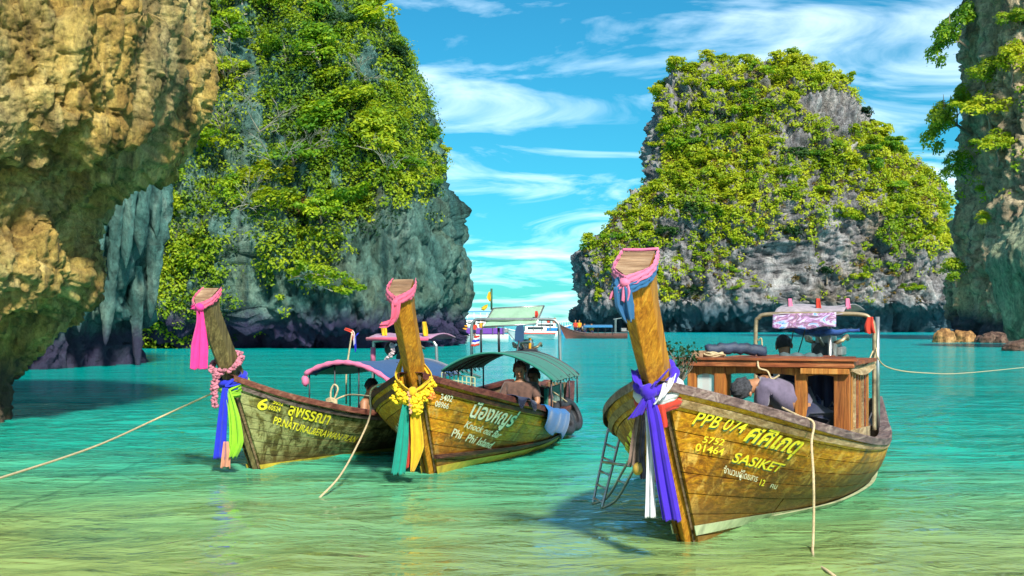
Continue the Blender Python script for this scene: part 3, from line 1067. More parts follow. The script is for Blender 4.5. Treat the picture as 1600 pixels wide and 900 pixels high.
def named_tree(px, py, d, s, proto, mat, label, tilt=(0, 0), squash=0.9):
    near_ = np.hypot(_rx - px, _ry - py - 14) < 9
    if near_.any():
        d = P_RIG[..., 1][near_].min()
        q = at(px, py + 14, d + 0.3)
    else:
        k_ = np.argmin(np.where(visible(P_RIG, N_RIG), np.hypot(_rx - px, _ry - py - 14), 1e9))
        q = Vector(P_RIG.reshape(-1, 3)[k_])
    tree(q, s, PROTO[proto], mat, label, "trees clinging to the right cliff", m_bark, 0.0, tilt, squash)


named_tree(1510, 60, 119, 3.0, 2, m_leaf_g, "uppermost tree hanging left off the right cliff against the sky", (0.15, -1.0), 0.9)
named_tree(1508, 22, 118, 1.8, 4, m_leaf_g, "small green tree above the uppermost hanging one on the right cliff rim", (0.2, -0.8), 0.8)
named_tree(1510, 192, 118, 3.2, 2, m_leaf_y, "wide tree reaching left into the sky halfway up the right cliff", (0.1, -1.05), 1.0)
named_tree(1548, 185, 114, 3.2, 3, m_leaf_y, "large yellow-green tree in the middle of the right cliff", (0.2, 0), 0.8)
named_tree(1540, 125, 114, 2.0, 1, m_leaf_y, "round yellow-green tree above the large one on the right cliff", (0.2, 0))
named_tree(1582, 110, 114, 2.3, 0, m_leaf_y, "yellow-green tree by the picture edge high on the right cliff", (0.2, 0))
named_tree(1560, 235, 113, 2.2, 3, m_leaf_y, "tree just below the large yellow-green one on the right cliff", (0.25, 0))
named_tree(1506, 262, 116, 1.9, 1, m_leaf_g, "bushy green tree on the left rim of the right cliff", (0.2, -0.7))
named_tree(1592, 40, 114, 2.0, 2, m_leaf_y, "topmost yellow-green tree at the right picture edge", (0.2, 0))
named_tree(1532, 290, 114, 1.2, 5, m_leaf_g, "small green bush on bare rock below the right cliff trees", (0.2, 0))
named_tree(1493, 428, 113, 1.7, 5, m_leaf_y, "bright bush low on the left corner of the right cliff", (0.2, -0.2))
named_tree(1536, 340, 113, 1.0, 5, m_leaf_y, "tiny yellow-green bush halfway down the right cliff", (0.2, 0))
X, Y = pix(P_RIG)
nz = fbm(P_RIG * 0.12, 4, 191)
veg = np.clip((330 - Y) / 200, 0, 1) * np.clip(nz + 0.25, 0, 1) * visible(P_RIG, N_RIG) + 1e-9
scrub("right_cliff_scrub", P_RIG, N_RIG, veg, 480, 24, 0.9, 0.3, m_leaf_g, 71, "green scrub growing in cracks of the right cliff")

# a tuft of dry grass on the overhang
b = MB()
c0 = at(228, 40, 16.9)
for k in range(46):
    a = random.uniform(-0.9, 0.9); r_ = random.uniform(0.25, 0.5)
    e_ = c0 + Vector((math.sin(a) * r_, -0.1 - random.uniform(0, .15), 0.10 * math.cos(a) - 0.30 * r_ * random.random()))
    m_ = c0.lerp(e_, 0.5) + Vector((0, -.03, 0.09))
    b.tube([c0 + Vector((0, 0.12, 0)), m_, e_], [0.006, 0.005, 0.002], 4)
tag(b.build("dry_grass_tuft", plain("dry_grass", (0.36, 0.24, 0.08), 0.9)), "tuft of dry straw-coloured grass hanging on the ochre overhang", "grass")


# ------------------------------------------------------------------ sea bed and water
def sheet_xy(xs, ys, zf):
    XX, YY = np.meshgrid(xs, ys)
    P = np.stack([XX, YY, zf(XX, YY)], -1)
    return mesh_np("sheet", P.reshape(-1, 3), grid_faces(len(xs), len(ys)))


m_sand, n, l, p = new_mat("wet_sand")
tc = n.new("ShaderNodeTexCoord")
ns = noise_node(n, l, tc.outputs["Object"], 0.7, 8, 0.6)
r = ramp(n, [(0.3, (0.36, 0.30, 0.17)), (0.7, (0.58, 0.52, 0.34))])
l.new(ns.outputs[0], r.inputs[0]); l.new(r.outputs[0], p.inputs["Base Color"])
p.inputs["Roughness"].default_value = 0.8


def bed(x, y):
    n_ = fbm(np.stack([x * 0.25, y * 0.25, 0 * x], -1), 3, 5)
    return -0.14 - 0.03 * np.clip(y, 0, 9) - 0.22 * np.clip(y - 9, 0, 14) - 0.08 * np.clip(y - 23, 0, 60) + 0.06 * n_


ys = np.concatenate([np.linspace(-6, 24, 90), np.geomspace(25, 400, 25)])
sb = link("sea_bed", sheet_xy(np.concatenate([np.linspace(-400, -22, 12), np.linspace(-20, 20, 80), np.linspace(22, 400, 12)]), ys, bed), m_sand, smooth=True)
tag(sb, "pale sandy sea bed under the shallow water", "sea bed", kind="structure")

m_water, n, l, p = new_mat("sea_water")
n.remove(p)
geo = n.new("ShaderNodeNewGeometry")
sep = n.new("ShaderNodeSeparateXYZ"); l.new(geo.outputs["Position"], sep.inputs[0])
wob = noise_node(n, l, mapping(n, l, geo.outputs["Position"], (0.16, 0.22, 1)), 1.0, 5, 0.55, 0.6)
ma = n.new("ShaderNodeMath"); ma.operation = 'MULTIPLY_ADD'
l.new(wob.outputs[0], ma.inputs[0]); ma.inputs[1].default_value = 7.0; l.new(sep.outputs[1], ma.inputs[2])
mb = n.new("ShaderNodeMath"); mb.operation = 'MULTIPLY_ADD'      # the sand bar lies further out on the left
l.new(sep.outputs[0], mb.inputs[0]); mb.inputs[1].default_value = 0.16; l.new(ma.outputs[0], mb.inputs[2])
lg = n.new("ShaderNodeMath"); lg.operation = 'LOGARITHM'; lg.inputs[1].default_value = 10
mx = n.new("ShaderNodeMath"); mx.operation = 'MAXIMUM'; mx.inputs[1].default_value = 1.5
l.new(mb.outputs[0], mx.inputs[0]); l.new(mx.outputs[0], lg.inputs[0])
mr = n.new("ShaderNodeMapRange"); mr.inputs[1].default_value = 0.8; mr.inputs[2].default_value = 2.3
l.new(lg.outputs[0], mr.inputs[0])
# scattering colour of the water body with depth, and how much of the bed still shows
body = ramp(n, [(0.0, (0.40, 0.44, 0.14)), (0.19, (0.31, 0.44, 0.14)), (0.255, (0.13, 0.40, 0.18)), (0.32, (0.02, 0.33, 0.23)), (0.42, (0.0, 0.26, 0.21)), (0.7, (0.0, 0.29, 0.27)), (1.0, (0.0, 0.32, 0.36))])
l.new(mr.outputs[0], body.inputs[0])
murk = ramp(n, [(0.0, 0.45), (0.18, 0.62), (0.27, 0.84), (0.42, 0.96), (0.6, 1.0)])
l.new(mr.outputs[0], murk.inputs[0])
rip1 = noise_node(n, l, mapping(n, l, geo.outputs["Position"], (2.3, 3.3, 1), (0, 0, 0), (0, 0, 0.25)), 1.0, 5, 0.6, 0.9)
rip2 = noise_node(n, l, mapping(n, l, geo.outputs["Position"], (0.5, 0.8, 1), (0, 0, 0), (0, 0, -0.2)), 1.0, 5, 0.6, 0.7)
nb = bump(n, l, rip1.outputs[0], 0.42, 0.08)
nb = bump(n, l, rip2.outputs[0], 0.55, 0.30, nb)
rip3 = noise_node(n, l, mapping(n, l, geo.outputs["Position"], (0.07, 0.17, 1)), 1.0, 6, 0.62, 0.5)
nb = bump(n, l, rip3.outputs[0], 0.6, 1.2, nb)
dif = n.new("ShaderNodeBsdfDiffuse"); l.new(body.outputs[0], dif.inputs[0]); l.new(nb, dif.inputs["Normal"])
tra = n.new("ShaderNodeBsdfTransparent"); tra.inputs[0].default_value = (0.72, 0.92, 0.72, 1)
ms1 = n.new("ShaderNodeMixShader")
l.new(murk.outputs[0], ms1.inputs[0]); l.new(tra.outputs[0], ms1.inputs[1]); l.new(dif.outputs[0], ms1.inputs[2])
glo = n.new("ShaderNodeBsdfGlossy"); glo.inputs["Roughness"].default_value = 0.05; l.new(nb, glo.inputs["Normal"])
glo.inputs[0].default_value = (0.9, 0.95, 1, 1)
fr = n.new("ShaderNodeFresnel"); fr.inputs["IOR"].default_value = 1.33; l.new(nb, fr.inputs["Normal"])
frm = n.new("ShaderNodeMath"); frm.operation = 'MULTIPLY'; frm.inputs[1].default_value = 0.8
l.new(fr.outputs[0], frm.inputs[0])
ms2 = n.new("ShaderNodeMixShader")
l.new(frm.outputs[0], ms2.inputs[0]); l.new(ms1.outputs[0], ms2.inputs[1]); l.new(glo.outputs[0], ms2.inputs[2])
l.new(ms2.outputs[0], n["Material Output"].inputs[0])


def waves(x, y):
    q = np.stack([x * 0.72 + 0.2 * y, y * 1.05 - 0.14 * x, 0 * x], -1)
    w = 0.036 * fbm(q, 3, 8, ridged=True) + 0.02 * fbm(q * np.array([2.6, 2.9, 1]), 3, 21)
    return w * np.clip((30 - y) / 8, 0, 1) * np.clip((15 - np.abs(x)) / 3, 0, 1) * np.clip((y - 2.0) / 1.0, 0, 1)


xs = np.concatenate([[-15.0], np.linspace(-14.9, 14.9, 350), [15.0]])
ysn = np.linspace(2.0, 31.0, 390)
near = sheet_xy(xs, ysn, waves)
V0 = np.empty(len(near.vertices) * 3, dtype=np.float32); near.vertices.foreach_get("co", V0); V0 = V0.reshape(-1, 3)
far_x = np.array([-4000, -300, -15, 15, 300, 4000.0]); far_y = np.array([-60, 2, 31, 120, 500, 8000.0])
XX, YY = np.meshgrid(far_x, far_y)
PF = np.stack([XX, YY, 0 * XX], -1).reshape(-1, 3)
FF = np.array([f for f in grid_faces(6, 6) if not (abs(PF[f].mean(0)[0]) < 15 and 2 < PF[f].mean(0)[1] < 31)])
NFc = grid_faces(len(xs), len(ysn))
bpy.data.meshes.remove(near)
wm = mesh_np("water", np.concatenate([V0, PF]), np.concatenate([NFc, FF + len(V0)]))
water = link("water", wm, m_water, smooth=True)
tag(water, "turquoise sea water turning sandy green towards the beach", "water", kind="structure")

# ------------------------------------------------------------------ longtail boats: hull geometry
def smooth_interp(x, xp, fp):
    """monotone-ish cubic through table points"""
    xp = np.asarray(xp, float); fp = np.asarray(fp, float)
    x = np.clip(np.asarray(x, float), xp[0], xp[-1])
    d = np.diff(fp) / np.diff(xp)
    m = np.zeros(len(xp))
    m[1:-1] = np.where(d[:-1] * d[1:] > 0, 2 * d[:-1] * d[1:] / (d[:-1] + d[1:] + 1e-12), 0)
    m[0], m[-1] = d[0], d[-1]
    i = np.clip(np.searchsorted(xp, x, side='right') - 1, 0, len(xp) - 2)
    h = xp[i + 1] - xp[i]; t = (x - xp[i]) / h
    return ((2 * t**3 - 3 * t**2 + 1) * fp[i] + (t**3 - 2 * t**2 + t) * h * m[i]
            + (-2 * t**3 + 3 * t**2) * fp[i + 1] + (t**3 - t**2) * h * m[i + 1])


class Hull:
    def __init__(s, bow_px, theta, length, stem, sheer, breadth, keel, power):
        d = FPX * CAMH / (bow_px[1] - HORY)
        p = at(bow_px[0], bow_px[1], d)
        s.loc = (p[0], p[1], 0.0)
        s.th = math.radians(theta)
        s.L = length
        s.stem, s.sheer, s.breadth, s.keel, s.power = stem, sheer, breadth, keel, power

    def stem_a(s, z):
        return smooth_interp(z, [q[0] for q in s.stem], [q[1] for q in s.stem])

    def tabl(s, t, x):
        return smooth_interp(x, [q[0] for q in t], [q[1] for q in t])

    def surf(s, u, v, side=1):
        """local point (lateral, aft, up) for station u in 0..1 and height v in 0..1"""
        u = np.asarray(u, float); v = np.asarray(v, float)
        u, v = np.broadcast_arrays(u, v)
        S = s.tabl(s.sheer, u); K = s.tabl(s.keel, u)
        z = K + (S - K) * v
        S0 = s.sheer[0][1]; K0 = s.keel[0][1]
        a0 = s.stem_a(K0 + (S0 - K0) * v)
        a = a0 + u * (s.L - a0)
        B = s.tabl(s.breadth, u); p = s.tabl(s.power, u)
        vv = np.clip(v, 0, 1.2)
        sec = np.where(vv <= 1, (1 - np.clip(1 - vv, 0, 1) ** p) ** (1 / (0.55 + 0.45 * p)), 1.0)
        y = 0.055 + (B - 0.055) * sec
        return np.stack([side * y, a, z], -1)

    def normal(s, u, v, side=1):
        e = 1e-3
        du = s.surf(np.asarray(u) + e, v, side) - s.surf(np.asarray(u) - e * (np.asarray(u) > e), v, side)
        dv = s.surf(u, np.asarray(v) + e, side) - s.surf(u, np.asarray(v) - e, side)
        n_ = np.cross(du, dv)
        n_ /= np.linalg.norm(n_, axis=-1, keepdims=True) + 1e-12
        return n_ * np.sign(n_[..., 0:1] * side + 1e-9)

    def world(s, P):
        P = np.asarray(P, float)
        c, sn = math.cos(s.th), math.sin(s.th)
        return np.stack([s.loc[0] + P[..., 0] * c + P[..., 1] * sn, s.loc[1] - P[..., 0] * sn + P[..., 1] * c, P[..., 2]], -1)

    def px(s, P):
        W = s.world(P)
        return np.stack([800 + FPX * W[..., 0] / W[..., 1], HORY + FPX * (CAMH - W[..., 2]) / W[..., 1]], -1)

    def find(s, x, y, side=1):
        """(u, v) of the hull point that stands at a given place of the photograph"""
        U, Vv = np.meshgrid(np.linspace(0.0, 0.75, 260), np.linspace(0, 1, 200))
        Q = s.px(s.surf(U, Vv, side))
        i = np.argmin((Q[..., 0] - x) ** 2 + (Q[..., 1] - y) ** 2)
        return U.ravel()[i], Vv.ravel()[i]

    def local(s, x, y, d):
        """boat coordinates of the point seen at photo (x, y), d metres away"""
        p = at(x, y, d)
        dx, dy = p[0] - s.loc[0], p[1] - s.loc[1]
        c, sn = math.cos(s.th), math.sin(s.th)
        return Vector((dx * c - dy * sn, dx * sn + dy * c, p[2]))

    def local_a(s, x, y, a):
        """boat coordinates of the point seen at photo (x, y) on the cross-section a metres aft"""
        lo, hi = 3.0, 60.0
        for _ in range(50):
            m = (lo + hi) / 2
            if s.local(x, y, m)[1] < a:
                lo = m
            else:
                hi = m
        return s.local(x, y, lo)


H_RIGHT = Hull((1072, 845), 23.2, 8.2,
               stem=[(-0.3, 0.16), (0, 0.0), (0.6, -0.46), (1.2, -0.90), (2.2, -1.58)],
               sheer=[(0, 1.19), (0.06, 1.055), (0.12, 0.925), (0.2, 0.775), (0.35, 0.585), (0.5, 0.49), (0.75, 0.48), (1, 0.62)],
               breadth=[(0, 0.07), (0.05, 0.36), (0.12, 0.66), (0.2, 0.88), (0.33, 1.02), (0.45, 1.0), (0.75, 0.68), (1, 0.33)],
               keel=[(0, -0.16), (0.15, -0.22), (0.4, -0.3), (0.8, -0.25), (1, -0.05)],
               power=[(0, 1.0), (0.12, 1.15), (0.3, 1.75), (0.5, 2.0), (1, 1.9)])
H_MID = Hull((672, 743), 10.5, 8.6,
             stem=[(-0.3, 0.16), (0, 0.0), (0.6, -0.41), (1.1, -0.78), (2.2, -1.52)],
             sheer=[(0, 1.09), (0.06, 0.94), (0.12, 0.815), (0.2, 0.675), (0.35, 0.505), (0.5, 0.435), (0.75, 0.44), (1, 0.6)],
             breadth=[(0, 0.07), (0.05, 0.36), (0.12, 0.70), (0.2, 0.92), (0.33, 0.98), (0.45, 0.92), (0.75, 0.62), (1, 0.32)],
             keel=[(0, -0.16), (0.15, -0.22), (0.4, -0.3), (0.8, -0.25), (1, -0.05)],
             power=[(0, 1.0), (0.12, 1.15), (0.3, 1.75), (0.5, 2.0), (1, 1.9)])
H_LEFT = Hull((397, 732), 21, 8.8,
              stem=[(-0.3, 0.16), (0, 0.0), (0.6, -0.34), (1.04, -0.59), (1.8, -1.06), (2.2, -1.33)],
              sheer=[(0, 1.03), (0.06, 0.84), (0.12, 0.705), (0.2, 0.565), (0.35, 0.415), (0.5, 0.365), (0.75, 0.41), (1, 0.6)],
              breadth=[(0, 0.07), (0.05, 0.27), (0.12, 0.48), (0.2, 0.67), (0.33, 0.84), (0.45, 0.88), (0.75, 0.7), (1, 0.35)],
              keel=[(0, -0.16), (0.15, -0.22), (0.4, -0.3), (0.8, -0.25), (1, -0.05)],
              power=[(0, 1.0), (0.12, 1.1), (0.3, 1.5), (0.5, 1.9), (1, 1.8)])

# ------------------------------------------------------------------ boat materials
def wood_mat(name, cols, dark, axis='Y', size=1.0, rough=0.55, worn=None, worn_amt=0.0, coat=0.0, wet=None):
    """grained timber; each piece gets its own tone"""
    m, n, l, p = new_mat(name)
    tc = n.new("ShaderNodeTexCoord")
    v = tc.outputs["Object"]
    k = 1.0 / size
    sc = {'Y': (9 * k, 0.7 * k, 9 * k), 'Z': (11 * k, 11 * k, 0.8 * k), 'X': (0.8 * k, 9 * k, 9 * k)}[axis]
    g = noise_node(n, l, mapping(n, l, v, sc), 1.6, 9, 0.68, 1.2)
    oi = n.new("ShaderNodeObjectInfo")
    ad = n.new("ShaderNodeMath"); ad.operation = 'MULTIPLY_ADD'
    l.new(oi.outputs["Random"], ad.inputs[0]); ad.inputs[1].default_value = 0.20
    sb_ = n.new("ShaderNodeMath"); sb_.operation = 'SUBTRACT'; sb_.inputs[1].default_value = 0.10
    l.new(g.outputs[0], sb_.inputs[0]); l.new(sb_.outputs[0], ad.inputs[2])
    r = ramp(n, [(0.28, cols[0]), (0.45, cols[1]), (0.6, cols[2]), (0.76, cols[3])])
    l.new(ad.outputs[0], r.inputs[0])
    st = noise_node(n, l, mapping(n, l, v, (1.6 * k, 1.1 * k, 1.3 * k), (2, 5, 1)), 1.7, 8, 0.66, 0.7)
    rs = ramp(n, [(0.50, 0.0), (0.68, 0.8)])
    l.new(st.outputs[0], rs.inputs[0])
    c = mixc(n, l, rs.outputs[0], r.outputs[0], dark)
    if worn is not None:
        wv = noise_node(n, l, mapping(n, l, v, (6 * k, 5 * k, 2.2 * k), (7, 1, 3)), 1.5, 9, 0.7, 0.5)
        rw = ramp(n, [(0.56 - 0.14 * worn_amt, 0.0), (0.63 - 0.10 * worn_amt, 0.9)])
        l.new(wv.outputs[0], rw.inputs[0])
        c = mixc(n, l, rw.outputs[0], c, worn)
    if wet is not None:                               # weed and soaked timber above the water
        sp = n.new("ShaderNodeSeparateXYZ"); l.new(v, sp.inputs[0])
        wz = noise_node(n, l, mapping(n, l, v, (1.2, 0.8, 2.5), (3, 3, 3)), 1.3, 7, 0.65)
        wa = n.new("ShaderNodeMath"); wa.operation = 'MULTIPLY_ADD'
        l.new(wz.outputs[0], wa.inputs[0]); wa.inputs[1].default_value = -0.5; l.new(sp.outputs[2], wa.inputs[2])
        wm_ = n.new("ShaderNodeMapRange"); wm_.inputs[1].default_value = wet - 0.16; wm_.inputs[2].default_value = wet + 0.10
        wm_.inputs[3].default_value = 0.78; wm_.inputs[4].default_value = 0.0
        l.new(wa.outputs[0], wm_.inputs[0])
        c = mixc(n, l, wm_.outputs[0], c, (0.10, 0.055, 0.014))
    fine = noise_node(n, l, mapping(n, l, v, tuple(s_ * 3.5 for s_ in sc)), 2.0, 5, 0.6)
    rf = ramp(n, [(0.35, 0.62), (0.6, 1.1)])
    l.new(fine.outputs[0], rf.inputs[0])
    c = mixc(n, l, 0.8, c, rf.outputs[0], 'MULTIPLY')
    l.new(c, p.inputs["Base Color"])
    rr = ramp(n, [(0.3, rough + 0.2), (0.7, rough - 0.08)])
    l.new(st.outputs[0], rr.inputs[0]); l.new(rr.outputs[0], p.inputs["Roughness"])
    p.inputs["Coat Weight"].default_value = coat * 0.3
    p.inputs["Specular IOR Level"].default_value = 0.22
    p.inputs["Coat Roughness"].default_value = 0.25
    nb = bump(n, l, fine.outputs[0], 0.5, 0.008)
    nb = bump(n, l, g.outputs[0], 0.45, 0.02, nb)
    l.new(nb, p.inputs["Normal"])
    return m


GOLD = [(0.17, 0.052, 0.004), (0.43, 0.175, 0.007), (0.64, 0.31, 0.011), (0.80, 0.47, 0.035)]
m_plank_r = wood_mat("golden_plank", GOLD, (0.085, 0.045, 0.012), worn=(0.66, 0.38, 0.07), worn_amt=0.3, coat=0.15, wet=0.12)
m_plank_m = wood_mat("varnished_plank", [(0.22, 0.062, 0.004), (0.52, 0.19, 0.008), (0.72, 0.32, 0.013), (0.84, 0.47, 0.04)], (0.10, 0.05, 0.012), worn=(0.62, 0.36, 0.08), worn_amt=0.1, coat=0.15, wet=0.06)
m_plank_l = wood_mat("mossy_plank", [(0.035, 0.03, 0.012), (0.10, 0.09, 0.022), (0.20, 0.18, 0.045), (0.33, 0.30, 0.10)], (0.035, 0.028, 0.012), worn=(0.36, 0.36, 0.14), worn_amt=0.75, wet=-0.05)
m_prow_r = wood_mat("prow_timber", [(0.15, 0.045, 0.005), (0.37, 0.14, 0.01), (0.54, 0.24, 0.018), (0.68, 0.37, 0.05)], (0.20, 0.10, 0.02), 'Z', coat=0.2)
m_prow_l = wood_mat("grey_prow_timber", [(0.05, 0.04, 0.016), (0.14, 0.11, 0.04), (0.26, 0.21, 0.085), (0.42, 0.36, 0.17)], (0.07, 0.05, 0.02), 'Z')
m_rail = wood_mat("weathered_rail", [(0.05, 0.03, 0.03), (0.15, 0.095, 0.085), (0.27, 0.20, 0.17), (0.44, 0.36, 0.29)], (0.06, 0.035, 0.035))
m_rail_red = wood_mat("red_brown_rail", [(0.04, 0.012, 0.01), (0.10, 0.03, 0.022), (0.18, 0.065, 0.04), (0.30, 0.14, 0.09)], (0.04, 0.016, 0.014))
m_rail_edge = wood_mat("pale_rail_edge", [(0.13, 0.07, 0.03), (0.32, 0.20, 0.09), (0.48, 0.34, 0.18), (0.62, 0.5, 0.3)], (0.14, 0.07, 0.03))
m_endgrain = wood_mat("end_grain", [(0.18, 0.10, 0.05), (0.30, 0.18, 0.10), (0.42, 0.28, 0.17), (0.55, 0.42, 0.28)], (0.16, 0.09, 0.05), 'X')
m_mahogany = wood_mat("mahogany", [(0.07, 0.018, 0.008), (0.22, 0.055, 0.02), (0.34, 0.105, 0.035), (0.46, 0.2, 0.07)], (0.12, 0.035, 0.015), 'X', coat=0.2)
m_teak = wood_mat("teak_post", [(0.13, 0.035, 0.01), (0.31, 0.10, 0.02), (0.42, 0.165, 0.03), (0.54, 0.27, 0.075)], (0.22, 0.08, 0.02), 'Z', coat=0.2)
m_inner = wood_mat("inner_timber", [(0.05, 0.03, 0.018), (0.12, 0.075, 0.04), (0.2, 0.135, 0.07), (0.3, 0.22, 0.13)], (0.05, 0.03, 0.02))
m_stripe = plain("pale_green_paint", (0.42, 0.46, 0.26), 0.6, var=0.35, scale=5)
m_stripe_y = plain("yellow_paint", (0.50, 0.36, 0.03), 0.6, var=0.35, scale=5)
def letter_mat(name, col, wear):
    """hand-painted lettering, thin and rubbed off in places"""
    m, n, l, p = new_mat(name)
    tc = n.new("ShaderNodeTexCoord")
    a = noise_node(n, l, tc.outputs["Object"], 22, 6, 0.65)
    ra = ramp(n, [(0.3, tuple(c * 0.72 for c in col)), (0.55, col)])
    l.new(a.outputs[0], ra.inputs[0])
    b_ = noise_node(n, l, mapping(n, l, tc.outputs["Object"], (1, 0.5, 1), (4, 4, 4)), 30, 7, 0.72)
    rb = ramp(n, [(0.60, 0.0), (0.68, 0.8)])
    l.new(b_.outputs[0], rb.inputs[0])
    l.new(mixc(n, l, rb.outputs[0], ra.outputs[0], wear), p.inputs["Base Color"])
    p.inputs["Roughness"].default_value = 0.65
    return m


m_yellow_letter = letter_mat("yellow_lettering_paint", (0.92, 0.78, 0.03), (0.34, 0.17, 0.015))
m_white_letter = letter_mat("cream_lettering_paint", (0.86, 0.84, 0.60), (0.36, 0.19, 0.03))
m_teal_letter = plain("green_lettering_paint", (0.05, 0.15, 0.09), 0.6, var=0.25, scale=16)
m_steel = plain("steel_tube", (0.48, 0.47, 0.44), 0.32, 0.85, var=0.25, scale=8)
m_rusty = plain("rusty_tube", (0.40, 0.30, 0.18), 0.45, 0.6, var=0.4, scale=10)
m_dark_metal = plain("dark_metal", (0.035, 0.035, 0.04), 0.45, 0.4, var=0.3)
m_grey_metal = plain("engine_metal", (0.26, 0.26, 0.25), 0.45, 0.6, var=0.4, scale=12)
m_rope = plain("pale_rope", (0.60, 0.46, 0.26), 0.9, var=0.25, scale=60, bumpy=0.6)
m_rope_d = plain("dark_rope", (0.05, 0.05, 0.055), 0.9, var=0.2, scale=60)
m_rubber = plain("tyre_rubber", (0.022, 0.024, 0.03), 0.62, var=0.3, scale=14, bumpy=0.3)
m_glass_d, n, l, p = new_mat("cabin_glass")
p.inputs["Base Color"].default_value = (0.75, 0.78, 0.74, 1); p.inputs["Roughness"].default_value = 0.12
p.inputs["Alpha"].default_value = 0.42; p.inputs["Specular IOR Level"].default_value = 0.6
c_pink = cloth("pink_cloth", (0.80, 0.13, 0.24))
c_hot = cloth("hot_pink_cloth", (0.85, 0.04, 0.30))
c_rose = cloth("rose_cloth", (0.78, 0.20, 0.36))
c_violet = cloth("violet_blue_cloth", (0.06, 0.015, 0.55))
c_blue = cloth("blue_cloth", (0.015, 0.03, 0.60))
c_steel_blue = cloth("steel_blue_cloth", (0.02, 0.13, 0.30))
c_white = cloth("white_cloth", (0.75, 0.75, 0.77))
c_red = cloth("red_cloth", (0.62, 0.045, 0.02))
c_lime = cloth("lime_cloth", (0.30, 0.62, 0.02))
c_peach = cloth("peach_cloth", (0.70, 0.30, 0.18))
c_yellow = cloth("yellow_cloth", (0.80, 0.50, 0.01))
c_orange = cloth("orange_cloth", (0.80, 0.36, 0.01))
c_teal = cloth("teal_cloth", (0.0, 0.33, 0.24))
c_brownp = cloth("patterned_brown_cloth", (0.28, 0.19, 0.15), var=0.45)
c_dots = cloth("dark_dotted_cloth", (0.10, 0.08, 0.13), var=0.6)
c_towel = cloth("bright_blue_towel", (0.006, 0.17, 0.50))
c_navy = cloth("navy_cloth", (0.012, 0.02, 0.075))
c_green_tarp = cloth("green_tarpaulin", (0.012, 0.20, 0.135), trans=0.2)
c_pale_green = cloth("pale_green_tarpaulin", (0.30, 0.50, 0.34), trans=0.2)
c_blue_tarp = cloth("blue_tarpaulin", (0.015, 0.09, 0.26), trans=0.3)


# ------------------------------------------------------------------ boat pieces
def like(o, H):
    """stand an object in a boat's own coordinates without making it part of the boat"""
    o.location = H.loc
    o.rotation_euler = (0, 0, -H.th)
    return o


def np_rows(A):
    return [[Vector(q) for q in row] for row in A]


def strip(H, u0, u1, v0, v1, side, off, thick, nu=14, nv=2):
    """a bent board following the hull surface"""
    U, Vv = np.meshgrid(np.linspace(u0, u1, nu), np.linspace(v0, v1, nv))
    P = H.surf(U, Vv, side); N = H.normal(U, Vv, side)
    Po = P + N * (off + thick); Pi = P + N * off
    b = MB()
    rows_o, rows_i = np_rows(Po), np_rows(Pi)
    b.slab(rows_o, lambda i, j: rows_i[i][j] - rows_o[i][j])
    return b


def stem_ring(H, z, w, D, tilt=0.0):
    a = float(H.stem_a(z))
    return [Vector((0, a - 0.03, z)), Vector((w, a + 0.10 * D / 0.3, z + tilt * 0.35)), Vector((w * 0.96, a + D, z + tilt)),
            Vector((-w * 0.96, a + D, z + tilt)), Vector((-w, a + 0.10 * D / 0.3, z + tilt * 0.35))]


